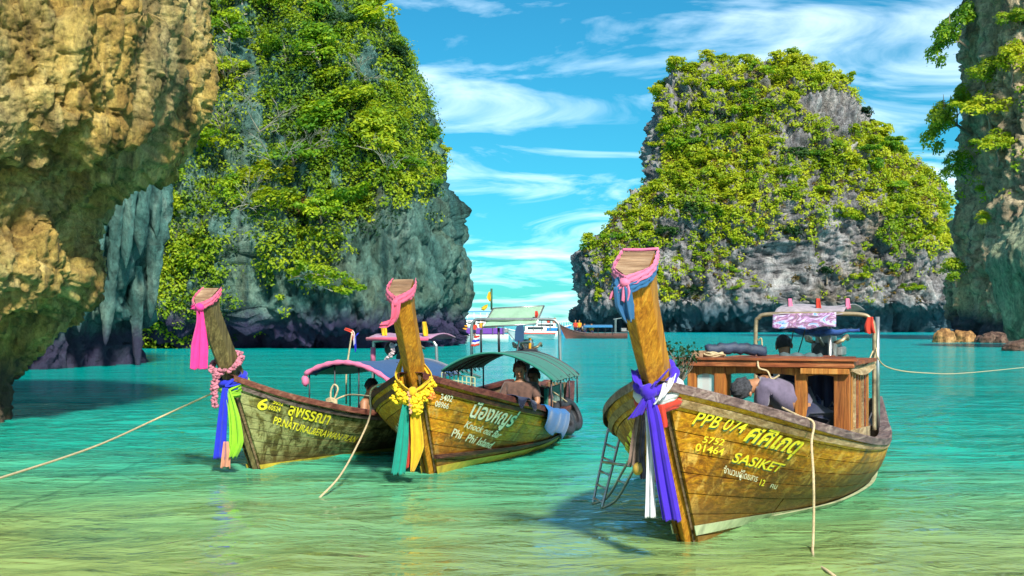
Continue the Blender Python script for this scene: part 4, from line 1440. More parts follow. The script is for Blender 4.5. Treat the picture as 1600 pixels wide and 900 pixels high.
def make_hull(root, H, ztop, m_plank, m_prow, m_gun, m_edge, stripe_mat, w_top, strakes=8, stripe=(0.05, 0.13, -0.03), w_mid=0.092):
    """inner shell, planks, stem, rails and painted stripe"""
    U, Vv = np.meshgrid(np.linspace(0.0, 1, 46), np.linspace(0, 1, 12))
    b = MB()
    for sd in (1, -1):
        b.sheet(np_rows(H.surf(U, Vv, sd) - H.normal(U, Vv, sd) * 0.004))
    tr = [Vector(q) for q in H.surf(np.ones(12), np.linspace(0, 1, 12), 1)] + [Vector(q) for q in H.surf(np.ones(12), np.linspace(1, 0, 12), -1)]
    b.add(tr, [tuple(range(24))])
    hull = b.build("hull", m_inner, root, True)
    ed = np.linspace(0, 1, strakes + 1) ** 0.9
    rnd = random.Random(int(H.loc[0] * 100))
    for sd in (1, -1):
        for i in range(strakes):
            cuts = [0.004] + sorted(rnd.uniform(0.12, 0.9) for _ in range(2)) + [0.998]
            if cuts[2] - cuts[1] < 0.15:
                cuts[2] = min(0.9, cuts[1] + 0.3)
            for c0, c1 in zip(cuts[:-1], cuts[1:]):
                g = 0.0016
                th = 0.020 + rnd.uniform(0, 0.008)
                s_ = strip(H, c0 + g * (c0 > 0.01), c1, ed[i] + 0.0032, ed[i + 1] - 0.0032, sd, 0.0, th, max(5, int(26 * (c1 - c0)) + 3), 3)
                s_.build("plank", m_plank, hull)
    # stem post
    zs_ = [-0.2, 0.0, 0.3, 0.6, 0.9, H.sheer[0][1], 1.45, 1.75, ztop]
    zs_ = sorted(set(zs_))
    rings = []
    for z in zs_:
        if z <= H.sheer[0][1]:
            t = (z + 0.2) / (H.sheer[0][1] + 0.2)
            w, D = 0.072 + (w_mid - 0.072) * t, 0.16 + 0.12 * t
        else:
            t = (z - H.sheer[0][1]) / (ztop - H.sheer[0][1])
            w, D = w_mid + (w_top - w_mid) * t, 0.245 - 0.01 * t
        rings.append(stem_ring(H, z, w, D, 0.0 if z < ztop else 0.17))
    b = MB()
    nr = len(rings)
    b.add([q for r_ in rings for q in r_], [(i * 5 + k, i * 5 + (k + 1) % 5, (i + 1) * 5 + (k + 1) % 5, (i + 1) * 5 + k) for i in range(nr - 1) for k in range(5)] + [(4, 3, 2, 1, 0)])
    post = b.build("prow_post", m_prow, root, bevel=0.006)
    b = MB()
    cen = sum(rings[-1], Vector()) / 5
    lift = Vector((0, -0.002, 0.004))
    b.add([q + lift for q in rings[-1]], [(0, 1, 2, 3, 4)])
    b.add([q - lift * 2 for q in rings[-1]], [(4, 3, 2, 1, 0)])
    b.build("end_grain", m_endgrain, post)
    # rails along the sheer
    for sd in (1, -1):
        u = np.concatenate([np.linspace(0.0, 0.12, 12), np.linspace(0.14, 1, 34)])
        P = H.surf(u, np.ones_like(u), sd)
        b = MB()
        rows = []
        for q in P:
            q = Vector(q)
            rows.append([q + Vector((sd * 0.055, 0, -0.035)), q + Vector((sd * 0.055, 0, 0.02)), q + Vector((sd * 0.045, 0, 0.03)), q + Vector((-sd * 0.07, 0, 0.03)), q + Vector((-sd * 0.07, 0, -0.03))])
        b.slab(rows, lambda i, j: Vector((-sd * 0.004, 0, -0.004)))
        b.build("gunwale_rail", m_gun, root)
        strip(H, 0.01, 0.995, 0.915, 0.958, sd, 0.024, 0.018, 40, 2).build("rubbing_strake", m_edge, root)
    # painted stripe near the water
    for sd in (1, -1):
        us = np.linspace(0.0, 0.62, 34)
        rows = []
        for u in us:
            vv = np.linspace(0, 1, 60)
            Pz = H.surf(u, vv, sd)
            a_ = Pz[:, 1].mean()
            row = []
            for zt in (stripe[0] + stripe[2] * a_, stripe[1] + stripe[2] * a_):
                v_ = float(np.interp(zt, Pz[:, 2], vv))
                row.append(Vector(H.surf(u, v_, sd) + H.normal(u, v_, sd) * 0.034))
            rows.append(row)
        b = MB()
        b.slab(rows, lambda i, j: Vector((-sd * 0.006, 0.0, 0)))
        b.build("waterline_stripe", stripe_mat, root)
    # bottom boards
    for i in range(7):
        x0 = -0.44 + i * 0.125
        b = MB()
        b.box((x0 + 0.06, H.L * 0.50, 0.08), (0.115, H.L * 0.50, 0.03))
        b.build("floor_board", m_inner, root)
    # thwarts
    for u in (0.16, 0.34, 0.60, 0.84):
        q = H.surf(u, 0.8, 1)
        b = MB()
        b.box((0, q[1], q[2]), (2 * q[0] - 0.16, 0.18, 0.035))
        b.build("thwart", m_inner, root)
    return hull


def lettering(H, parent, body, p0, p1, p2, mat, cap=0.70, side=1, bold=0.012, off=0.0375, name="painted_lettering", shift=(0, 0)):
    """paint on the planks: p0 left end of the base line, p1 right end, p2 top of the first letter (places in the photograph)"""
    cu = bpy.data.curves.new("lettering", 'FONT')
    cu.body = body; cu.offset = bold; cu.resolution_u = 3
    ob = bpy.data.objects.new("lettering", cu)
    COL.objects.link(ob)
    dg = bpy.context.evaluated_depsgraph_get(); dg.update()
    me = bpy.data.meshes.new_from_object(ob.evaluated_get(dg))
    bpy.data.objects.remove(ob); bpy.data.curves.remove(cu)
    n_ = len(me.vertices)
    co = np.empty(n_ * 3, dtype=np.float32); me.vertices.foreach_get("co", co); co = co.reshape(-1, 3)
    co = co.astype(float)
    x0, x1 = co[:, 0].min(), co[:, 0].max()
    A, B, C = [np.array(q if max(q) < 2 else H.find(q[0], q[1], side)) for q in (p0, p1, p2)]
    tx = (co[:, 0] - x0) / (x1 - x0) + shift[0]; ty = co[:, 1] / cap + shift[1]
    uv = A[None] + (B - A)[None] * tx[:, None] + (C - A)[None] * ty[:, None]
    P = H.surf(uv[:, 0], uv[:, 1], side) + H.normal(uv[:, 0], uv[:, 1], side) * off
    me.vertices.foreach_set("co", P.astype(np.float32).ravel())
    me.materials.clear(); me.materials.append(mat)
    me.update()
    me.name = name
    o = link(name, me, None, parent)
    return o


def catmull(pts, n):
    pts = [Vector(p) for p in pts]
    if len(pts) == 2:
        return [pts[0].lerp(pts[1], i / (n - 1)) for i in range(n)]
    out = []
    for i in range(n):
        t = i / (n - 1) * (len(pts) - 1)
        k = min(int(t), len(pts) - 2); f = t - k
        p0 = pts[max(k - 1, 0)]; p1 = pts[k]; p2 = pts[k + 1]; p3 = pts[min(k + 2, len(pts) - 1)]
        out.append(0.5 * ((2 * p1) + (p2 - p0) * f + (2 * p0 - 5 * p1 + 4 * p2 - p3) * f * f + (3 * p1 - p0 - 3 * p2 + p3) * f ** 3))
    return out


def ribbon(pts, widths, wdir, folds=2.0, depth=0.02, rows=22, cols=19, seed=0, ragged=0.01, b=None, thick=0.004):
    """a hanging strip of cloth with lengthwise folds"""
    rnd = random.Random(seed)
    c = catmull(pts, rows)
    wdir = Vector(wdir).normalized()
    ph = rnd.uniform(0, 6.28); dr = rnd.uniform(-1.2, 1.2)
    P = []
    for i, q in enumerate(c):
        t = (c[min(i + 1, rows - 1)] - c[max(i - 1, 0)]).normalized()
        f = wdir.cross(t).normalized()
        s = i / (rows - 1)
        w = float(np.interp(s, np.linspace(0, 1, len(widths)), widths))
        row = []
        for j in range(cols):
            x = j / (cols - 1) - 0.5
            o = depth * (0.35 + 0.65 * s) * (math.sin(2 * math.pi * folds * x + ph + dr * s) + 0.4 * math.sin(2 * math.pi * folds * 2.3 * x + ph * 2 - dr * 2 * s))
            q2 = q + wdir * (w * x) + f * o
            if i == rows - 1:
                q2 = q2 + t * rnd.uniform(-ragged, ragged)
            row.append(q2)
        P.append(row)
    b = b or MB()
    b.slab(P, lambda i, j: wdir.cross((c[min(i + 1, rows - 1)] - c[max(i - 1, 0)]).normalized()) * thick)
    return b


def loop_round(H, z, out, rz, tilt=0.0, n=28, D=0.28, w=0.105, drop=0.0):
    """closed path round the stem post at height z"""
    pts = []
    for k in range(n):
        a = 2 * math.pi * k / n
        y = math.cos(a); x = math.sin(a)
        zz = z + tilt * y + drop * abs(x)
        st = float(H.stem_a(zz))
        ex = math.copysign(abs(x) ** 0.8, x)
        pts.append(Vector((ex * (w + out), st + D / 2 + y * (D / 2 + out + (0.02 if y < 0 else 0)), zz)))
    return pts


def prow_band(b, top, apex, hi, lo, seed, grow=0.012):
    """creased cloth folded over the cut top of a prow"""
    rnd = random.Random(seed)
    for sd in (1, -1):
        a1_, a2_ = (top[1], top[2]) if sd > 0 else (top[4], top[3])
        path = catmull([apex, a1_ + Vector((sd * grow, 0, 0.004)), a2_ + Vector((sd * grow, 0, 0.006))], 30)
        ph = [rnd.uniform(0, 6.28) for _ in range(4)]
        rows = []
        for i, q in enumerate(path):
            row = []
            for j in range(9):
                t = j / 8
                z = hi + (lo - hi) * t + 0.004 * math.sin(1.1 * i + ph[0]) * t
                o = 0.007 * math.sin(2.4 * t * 6 + 0.28 * i + ph[1]) + 0.004 * math.sin(1.7 * i + 5 * t + ph[2]) + 0.006 * math.sin(math.pi * t)
                row.append(q + Vector((sd * o, -0.3 * o, z)))
            rows.append(row)
        b.slab(rows, lambda i, j: Vector((-sd * 0.004, 0.002, 0)))
    return b


def garland(pts, r, count, size, seed, b=None, n=7):
    rnd = random.Random(seed)
    b = b or MB()
    c = catmull(pts, 80)
    random.seed(seed)
    for k in range(count):
        q = c[int(rnd.random() * 79)]
        d = Vector((rnd.gauss(0, 1), rnd.gauss(0, 1), rnd.gauss(0, 1))).normalized() * r * rnd.uniform(0.6, 1.0)
        s = size * rnd.uniform(0.75, 1.3)
        b.ball(q + d, (s, s, s * 0.8), 7, 5, 0.22)
    return b


def rope_path(pts, n=40):
    return catmull(pts, n)


# ------------------------------------------------------------------ people
def skinned(name, verts, radii, edges, mat, parent=None, level=1, extra=None):
    me = bpy.data.meshes.new(name)
    me.from_pydata([tuple(v) for v in verts], edges, [])
    ob = bpy.data.objects.new(name, me)
    COL.objects.link(ob)
    sk = ob.modifiers.new("skin", 'SKIN')
    sk.use_smooth_shade = True
    for i, d in enumerate(me.skin_vertices[0].data):
        rr = radii[i]
        d.radius = rr if hasattr(rr, '__len__') else (rr, rr)
        d.use_root = (i == 0)
    ss = ob.modifiers.new("sub", 'SUBSURF'); ss.levels = level; ss.render_levels = level
    dg = bpy.context.evaluated_depsgraph_get(); dg.update()
    m2 = bpy.data.meshes.new_from_object(ob.evaluated_get(dg))
    bpy.data.objects.remove(ob); bpy.data.meshes.remove(me)
    if extra is not None:
        bm = bmesh.new(); bm.from_mesh(m2)
        tmp = extra.mesh("tmp"); bm.from_mesh(tmp); bpy.data.meshes.remove(tmp)
        bm.to_mesh(m2); bm.free()
    m2.name = name
    m2.materials.clear(); m2.materials.append(mat)
    return link(name, m2, None, parent, True)


SKIN = plain("tanned_skin", (0.34, 0.155, 0.075), 0.55, var=0.12, scale=20)
SKIN_D = plain("deep_tanned_skin", (0.22, 0.095, 0.05), 0.55, var=0.15, scale=20)
HAIR = plain("black_hair", (0.012, 0.011, 0.012), 0.5, var=0.4, scale=40, bumpy=1.0)
HAIR_G = plain("greying_hair", (0.075, 0.075, 0.085), 0.55, var=0.8, scale=45, bumpy=1.0)
EYE = plain("eye_white", (0.05, 0.04, 0.035), 0.3, var=0.05)


def human(name, label, H, J, face, skin, hair, shirt=None, trousers=None, sleeves=0.6, scale=1.0, group=None, up=(0, 0, 1), level=1, world=None):
    """J: pelvis, chest, neck, head, sl, sr, el, er, hl, hr (hands), kl, kr, fl, fr.  face: unit vector the face looks along"""
    k = scale
    root = bpy.data.objects.new(name, None)
    root.empty_display_size = 0.2
    COL.objects.link(root)
    if H is not None:
        like(root, H)
    J = {a: Vector(b) for a, b in J.items()}
    face = Vector(face).normalized()
    hup = (J["head"] - J["neck"]).normalized()
    face = (face - hup * face.dot(hup)).normalized()
    right = face.cross(hup).normalized()
    V, R, E = [], [], []

    def add(p, r, par=None):
        V.append(Vector(p)); R.append(r * k if not hasattr(r, '__len__') else (r[0] * k, r[1] * k))
        if par is not None:
            E.append((par, len(V) - 1))
        return len(V) - 1
    pel = add(J["pelvis"], 0.135)
    wai = add(J["pelvis"].lerp(J["chest"], 0.5), 0.125, pel)
    che = add(J["chest"], 0.145, wai)
    nb = add(J["chest"].lerp(J["neck"], 0.7), 0.09, che)
    nec = add(J["neck"], 0.055, nb)
    h0 = add(J["head"] - hup * 0.055 * k + face * 0.012 * k, 0.068, nec)
    h1 = add(J["head"] + hup * 0.01 * k, 0.086, h0)
    h2 = add(J["head"] + hup * 0.07 * k - face * 0.005 * k, 0.066, h1)
    for s_, sh, el, ha in ((-1, "sl", "el", "hl"), (1, "sr", "er", "hr")):
        if sh not in J:
            continue
        a = add(J[sh], 0.062, che)
        b_ = add(J[sh].lerp(J[el], 0.5), 0.05, a)
        c = add(J[el], 0.041, b_)
        d = add(J[el].lerp(J[ha], 0.45), 0.038, c)
        e = add(J[ha], 0.026, d)
        fd = (J[ha] - J[el]).normalized()
        sd = fd.cross(Vector((0, 0, 1)))
        sd = sd.normalized() if sd.length > 1e-3 else Vector((1, 0, 0))
        dn = fd.cross(sd).normalized()
        if dn.z > 0: dn = -dn
        pm = add(J[ha] + fd * 0.05 * k, 0.032, e)
        for q, ln in ((-1.5, 0.062), (-0.5, 0.075), (0.5, 0.072), (1.5, 0.055)):
            f1 = add(J[ha] + (fd * 0.092 + sd * q * 0.019) * k, 0.0095, pm)
            add(J[ha] + (fd * (0.092 + ln * 0.8) + sd * q * 0.021 + dn * ln * 0.45) * k, 0.0085, f1)
        t1 = add(J[ha] + (fd * 0.045 + sd * s_ * 0.045 + dn * 0.01) * k, 0.011, e)
        add(J[ha] + (fd * 0.085 + sd * s_ * 0.055 + dn * 0.03) * k, 0.0095, t1)
    legs = []
    for sg, kn, ft in ((-1, "kl", "fl"), (1, "kr", "fr")):
        if kn not in J:
            continue
        hp = J["pelvis"] + right * (0.09 * sg * k) - Vector((0, 0, 0.03 * k))
        a = add(hp, 0.095, pel)
        m_ = add(hp.lerp(J[kn], 0.5), 0.08, a)
        b_ = add(J[kn], 0.056, m_)
        c = add(J[kn].lerp(J[ft], 0.35), 0.056, b_)
        d = add(J[ft], 0.036, c)
        fw = Vector((face.x, face.y, 0))
        fw = fw.normalized() if fw.length > 0.2 else Vector((0, -1, 0))
        add(J[ft] + (fw * 0.10 - Vector((0, 0, 0.04))) * k, 0.034, d)
        add(J[ft] + (fw * 0.19 - Vector((0, 0, 0.055))) * k, 0.022, len(V) - 1)
        legs.append((hp, J[kn], J[ft]))
    # nose, ears, brow, lips
    x = MB()
    hc = J["head"]
    x.ball(hc + (face * 0.092 - hup * 0.012) * k, (0.014 * k, 0.014 * k, 0.02 * k), 6, 5)
    for s_ in (-1, 1):
        x.ball(hc + (right * 0.082 * s_ - face * 0.005 - hup * 0.005) * k, (0.014 * k, 0.02 * k, 0.03 * k), 6, 5)
    x.ball(hc + (face * 0.078 - hup * 0.055) * k, (0.024 * k, 0.016 * k, 0.009 * k), 7, 5)
    x.ball(hc + (face * 0.080 + hup * 0.028) * k, (0.045 * k, 0.014 * k, 0.010 * k), 7, 5)
    body = skinned("body", V, R, E, skin, root, level, x)
    for s_ in (-1, 1):
        MB().ball(hc + (face * 0.083 + right * 0.032 * s_ + hup * 0.010) * k, 0.011 * k, 7, 5).build("eye", EYE, root, True)
    # hair: a shell over crown and back of the head
    hb = MB()
    nu_, nv_ = 22, 14
    rows = []
    rnd = random.Random(len(name) + int(hc.x * 50))
    for i in range(nv_):
        th = math.pi * 0.60 * i / (nv_ - 1)
        row = []
        for j in range(nu_ + 1):
            ph = 2 * math.pi * j / nu_
            fr_ = math.cos(ph)                       # 1 towards the face
            lim = 1.0 if fr_ < 0.1 else 1.0 - 0.52 * min(1, (fr_ - 0.1) / 0.5)
            t2 = th * lim
            rr = 0.094 + 0.006 * math.sin(9 * ph + 5 * t2) + 0.004 * math.sin(17 * ph - 9 * t2)
            row.append(hc + (hup * (math.cos(t2) * rr * 1.18 + 0.012) + (face * math.cos(ph) + right * math.sin(ph) * 0.93) * math.sin(t2) * rr) * k)
        rows.append(row)
    hb.slab(rows, lambda i, j: (hc - rows[i][j]) * 0.10)
    hb.build("hair", hair, root, True)
    if shirt is not None:
        V2, R2, E2 = [], [], []

        def add2(p, r, par=None):
            V2.append(Vector(p)); R2.append(r * k)
            if par is not None: E2.append((par, len(V2) - 1))
            return len(V2) - 1
        a = add2(J["pelvis"] + (J["pelvis"] - J["chest"]).normalized() * 0.03 * k, 0.172)
        b_ = add2(J["pelvis"].lerp(J["chest"], 0.5), 0.166, a)
        c = add2(J["chest"], 0.176, b_)
        add2(J["chest"].lerp(J["neck"], 0.72), 0.098, c)
        if sleeves > 0:
            for sh, el, ha in (("sl", "el", "hl"), ("sr", "er", "hr")):
                if sh not in J: continue
                s1 = add2(J[sh], 0.078, c)
                if sleeves <= 1:
                    add2(J[sh].lerp(J[el], sleeves), 0.066, s1)
                else:
                    s2 = add2(J[el], 0.056, s1)
                    add2(J[el].lerp(J[ha], min(0.95, sleeves - 1)), 0.046, s2)
        skinned("shirt", V2, R2, E2, shirt, root, level)
    if trousers is not None and legs:
        V2, R2, E2 = [J["pelvis"].copy()], [0.150 * k], []
        for hp, kn, ft in legs:
            V2.append(hp); R2.append(0.108 * k); E2.append((0, len(V2) - 1))
            V2.append(kn); R2.append(0.075 * k); E2.append((len(V2) - 2, len(V2) - 1))
            V2.append(kn.lerp(ft, 0.55)); R2.append(0.07 * k); E2.append((len(V2) - 2, len(V2) - 1))
        skinned("trousers", V2, R2, E2, trousers, root, level)
    tag(root, label, "person", group)
    return root

# ================================================================== RIGHT BOAT
H = H_RIGHT
boat_r = like(empty("longtail_boat"), H)
tag(boat_r, "golden wooden longtail boat with red-brown cabin, nearest of the three, at right", "boat", "longtail boats moored in the shallows")
hull_r = make_hull(boat_r, H, 1.90, m_plank_r, m_prow_r, m_rail, m_rail_edge, m_stripe, 0.112, 8, (0.04, 0.12, -0.035))
lettering(H, boat_r, "PPB 074", (1078, 658), (1155, 672), (1087, 638), m_yellow_letter)
lettering(H, boat_r, "PPB 074", (1078, 660.5), (1155, 674.5), (1087, 640.5), m_teal_letter, off=0.0345, name="lettering_shadow")
lettering(H, boat_r, "5752", (1094, 687), (1126, 692), (1097, 676), m_yellow_letter)
lettering(H, boat_r, "01464", (1082, 699), (1122, 707), (1085, 688), m_yellow_letter)
lettering(H, boat_r, "ศศิเกตุ", (1158, 683), (1236, 704), (1172, 664), m_yellow_letter, cap=0.52, bold=0.028)
lettering(H, boat_r, "ศศิเกตุ", (1158, 685.5), (1236, 706.5), (1172, 666.5), m_teal_letter, cap=0.52, bold=0.028, off=0.0345, name="lettering_shadow")
lettering(H, boat_r, "SASIKET", (1138, 716), (1211, 732), (1147, 702), m_yellow_letter, bold=0.02)
lettering(H, boat_r, "SASIKET", (1138, 718.5), (1211, 734.5), (1147, 704.5), m_teal_letter, bold=0.02, off=0.0345, name="lettering_shadow")
lettering(H, boat_r, "จำนวนผู้โดยสาร", (1124, 734), (1178, 748), (1127, 726), m_white_letter, cap=0.55, bold=0.004)
lettering(H, boat_r, "12", (1181, 753), (1189, 755), (1184, 743), m_yellow_letter, bold=0.02)
lettering(H, boat_r, "คน", (1199, 757), (1208, 758.5), (1200, 750), m_white_letter, cap=0.55, bold=0.004)
lettering(H, boat_r, "PPB 074", (0.16, 0.62), (0.03, 0.66), (0.16, 0.78), m_yellow_letter, side=-1)

# bilge rail low on the port side
us = np.linspace(0.17, 0.60, 24)
rows = []
for u in us:
    vv = np.linspace(0, 1, 80); Pz = H.surf(u, vv, 1)
    row = []
    for zt in (0.035, 0.085):
        v_ = float(np.interp(zt, Pz[:, 2], vv)); row.append(Vector(H.surf(u, v_, 1) + H.normal(u, v_, 1) * 0.062))
    rows.append(row)
b = MB(); b.slab(rows, lambda i, j: Vector((-0.04, 0, 0))); b.build("bilge_rail", m_stripe, boat_r)

# cabin
AF = 1.62                                        # cabin front, metres aft of the bow
ZR = 1.235                                       # roof underside
cab = empty("cabin"); cab.parent = boat_r
xs_ = [H.local_a(x, 600, AF).x for x in (1082, 1126, 1252, 1316)]
AB = AF + 1.35
xl_, xr_ = xs_[0], xs_[3]
wid = [0.075, 0.10, 0.10, 0.13]
for x, w in zip(xs_, wid):
    b = MB(); b.box((x, AF, (ZR + 0.62) / 2), (w, 0.07, ZR - 0.62)); b.build("post", m_teak, cab, bevel=0.006)
b = MB()                                          # curved fascia under the roof with rounded window heads
NX = 40
for (x0, x1, deep) in ((xs_[0], xs_[1], 0.05), (xs_[1], xs_[2], 0.035), (xs_[2], xs_[3], 0.05)):
    rows = []
    for i in range(NX):
        t = i / (NX - 1); x = x0 + (x1 - x0) * t
        e = min(t, 1 - t) * abs(x1 - x0)
        dz = 0.035 + deep * math.exp(-(e / 0.06))
        rows.append([Vector((x, AF - 0.02, ZR)), Vector((x, AF - 0.02, ZR - dz - 0.02))])
    b.slab(rows, lambda i, j: Vector((0, 0.035, 0)))
b.build("fascia", m_teak, cab)
b = MB()
b.box(((xl_ + xr_) / 2, AF - 0.075, ZR + 0.030), (xr_ - xl_ + 0.22, 0.05, 0.062)); b.build("roof_edge_beam", m_mahogany, cab, bevel=0.008)
b = MB()
b.box((xr_ - 0.13, AF - 0.072, ZR - 0.028), (0.40, 0.045, 0.05)); b.build("corner_bracket", m_teak, cab, bevel=0.006)
b = MB()
b.box(((xl_ + xr_) / 2, AF - 0.07, ZR + 0.068), (xr_ - xl_ + 0.27, 0.10, 0.018)); b.build("roof_edge_trim", m_mahogany, cab)
for i in range(8):                               # roof boards run fore and aft with a slight camber
    w = (xr_ - xl_ + 0.22) / 8
    x = xl_ - 0.11 + (i + 0.5) * w
    cb = 0.03 * (1 - ((i - 3.5) / 4) ** 2)
    b = MB(); b.box((x, (AF - 0.04 + AB) / 2, ZR + 0.030 + cb), (w - 0.008, AB - AF + 0.02, 0.03)); b.build("roof_board", m_mahogany, cab)
# window sill and pane at the left, low bulkhead boards
b = MB(); b.box(((xs_[0] + xs_[1]) / 2, AF, 0.86), (xs_[1] - xs_[0] - 0.09, 0.05, 0.05)); b.build("window_sill", m_teak, cab)
b = MB(); b.box(((xs_[0] + xs_[1]) / 2, AF + 0.01, 1.03), (xs_[1] - xs_[0] - 0.085, 0.008, 0.30)); b.build("window_pane", m_glass_d, cab)
# port side: sill, head and narrow slats
b = MB(); b.bar((xr_ + 0.05, AF + 0.02, ZR - 0.01), (xr_ + 0.02, AB, ZR - 0.03), 0.05, 0.07); b.build("side_head", m_rail_edge, cab)
b = MB(); b.bar((xr_ + 0.05, AF + 0.06, 0.66), (xr_ + 0.02, AB, 0.60), 0.05, 0.12); b.build("side_sill", m_rail_edge, cab)
for i in range(7):
    y = AF + 0.15 + i * 0.185
    b = MB(); b.box((xr_ + 0.045 - 0.004 * i, y, 0.92), (0.035, 0.07, ZR - 0.64)); b.build("slat", [m_teak, m_rail_edge, m_mahogany][i % 3], cab)
b = MB(); b.bar((xl_ - 0.02, AF + 0.02, ZR - 0.02), (xl_ + 0.02, AB, ZR - 0.03), 0.05, 0.07); b.build("side_head", m_mahogany, cab)
for i in range(3):
    b = MB(); b.box((xl_, AF + 0.45 + i * 0.42, 0.90), (0.05, 0.06, ZR - 0.60)); b.build("post", m_teak, cab)
b = MB(); b.box((xs_[2] - 0.10, AB, 0.80), (0.07, 0.06, ZR - 0.4)); b.build("post", m_mahogany, cab)
# curved after eave that drops to port
rows = []
for i in range(14):
    t = i / 13
    rows.append([Vector((xr_ + 0.06 + 0.02 * t, AF - 0.02 + t * 1.38, ZR + 0.045 - 0.05 * math.sin(math.pi * t))), Vector((xr_ + 0.09, AF - 0.0 + t * 1.38, ZR - 0.03 - 0.05 * math.sin(math.pi * t)))])
b = MB(); b.slab(rows, lambda i, j: Vector((-0.03, 0, 0))); b.build("side_eave", m_rail_edge, cab)

# stern deck and engine
b = MB()
for i in range(6):
    b.box((-0.42 + i * 0.17, 6.4, 0.40), (0.16, 2.2, 0.03))
b.build("stern_deck", m_inner, boat_r)


def engine(root, H, c, pole_dir, red=True, yellow_pole=False):
    """car-type engine on a swivel with tiller bar and long propeller shaft"""
    e = empty("engine"); e.parent = root; e.location = c
    b = MB(); b.box((0, 0, 0), (0.26, 0.46, 0.24)); b.box((0, -0.05, 0.16), (0.17, 0.38, 0.10)); b.box((0.15, 0.05, 0.03), (0.06, 0.3, 0.1)); b.build("engine_block", m_grey_metal, e, bevel=0.015)
    b = MB(); b.box((0, -0.02, 0.235), (0.14, 0.30, 0.05)); b.build("engine_cover", c_red if red else m_dark_metal, e, bevel=0.01)
    b = MB()
    for s_ in (-1, 1):
        b.tube([(0.1 * s_, -0.12, 0.12), (0.19 * s_, -0.14, 0.15), (0.22 * s_, -0.05, 0.2), (0.2 * s_, 0.15, 0.16)], 0.022, 7)
    b.build("manifold", m_rusty, e, True)
    b = MB(); b.lathe((0, -0.25, 0.02), [(0.03, -0.03), (0.11, -0.03), (0.11, 0.03), (0.03, 0.03)], 14, (0, 1, 0)); b.build("fan", m_dark_metal, e)
    b = MB(); b.tube([(0, 0.2, 0), (0.0, 1.4, -0.15), (0, 3.0, -0.42)], 0.03, 8); b.build("propeller_shaft", m_steel, e)
    b = MB(); b.tube([(0, -0.2, 0.08), (0.02, -0.7, 0.22), (0.22, -0.95, 0.24)], 0.02, 8); b.build("tiller", m_steel, e)
    b = MB(); b.tube([(0, 0, -0.5), (0, 0, -0.1)], 0.045, 8); b.build("swivel_post", m_dark_metal, e)
    return e


pe = H.local_a(1292, 553, 5.0)
engine(boat_r, H, pe, None)

# tube frame over the stern with printed awning
A1 = 3.55
pl = H.local_a(1181, 560, A1); pr = H.local_a(1366, 672, A1)
zt = H.local_a(1270, 491, A1).z
b = MB()
pl0 = Vector((pl.x, A1, 0.35)); pr0 = Vector((pr.x, A1, pr.z))
b.tube(rope_path([pl0, (pl.x, A1, 1.0), (pl.x, A1, zt - 0.13), (pl.x + 0.03, A1, zt - 0.035), (pl.x + 0.12, A1, zt), (pl.x + 0.5, A1, zt + 0.005), (pr.x - 0.5, A1, zt + 0.005),
                  (pr.x - 0.14, A1, zt - 0.002), (pr.x - 0.035, A1, zt - 0.05), (pr.x, A1, zt - 0.16), (pr.x, A1, 1.1), pr0], 90), 0.021, 10)
fr = b.build("awning_frame", m_rusty, boat_r, True)
b = MB(); b.tube([(pl.x + 0.55, A1 + 1.1, 0.4), (pl.x + 0.55, A1 + 1.1, zt)], 0.022, 8); b.build("rear_support", m_steel, boat_r, True)
b = MB(); b.tube([(pr.x - 0.12, A1 + 1.2, 0.5), (pr.x - 0.12, A1 + 1.2, zt - 0.02)], 0.022, 8); b.build("rear_support", m_steel, boat_r, True)

m_print, n, l, p = new_mat("printed_tarpaulin")
tc = n.new("ShaderNodeTexCoord")
ns = noise_node(n, l, mapping(n, l, tc.outputs["Object"], (6, 5, 12), (4, 2, 1)), 1.0, 5, 0.6, 1.6)
r = ramp(n, [(0.30, (0.03, 0.09, 0.34)), (0.38, (0.10, 0.28, 0.55)), (0.45, (0.52, 0.50, 0.60)), (0.50, (0.36, 0.16, 0.36)), (0.56, (0.14, 0.10, 0.13)), (0.62, (0.45, 0.20, 0.34)), (0.70, (0.5, 0.52, 0.62))])
l.new(ns.outputs[0], r.inputs[0]); l.new(r.outputs[0], p.inputs["Base Color"]); p.inputs["Roughness"].default_value = 0.5
q0 = H.local_a(1209, 491, A1 + 0.02); q1 = H.local_a(1308, 488, A1 + 0.02)
q2 = H.local_a(1209, 512, A1 + 0.02)
rows = []
for i in range(8):
    t = i / 7; row = []
    for j in range(25):
        s = j / 24
        zz = q0.z + (q1.z - q0.z) * s - t * (q0.z - q2.z) - 0.018 * math.sin(math.pi * s) * t - 0.008 * math.sin(14 * s) * t
        row.append(Vector((q0.x + (q1.x - q0.x) * s, A1 - 0.03 - 0.03 * t + 0.012 * math.sin(11 * s + 3 * t), zz)))
    rows.append(row)
aw = MB(); aw.slab(rows, lambda i, j: Vector((0, 0.006, 0)))
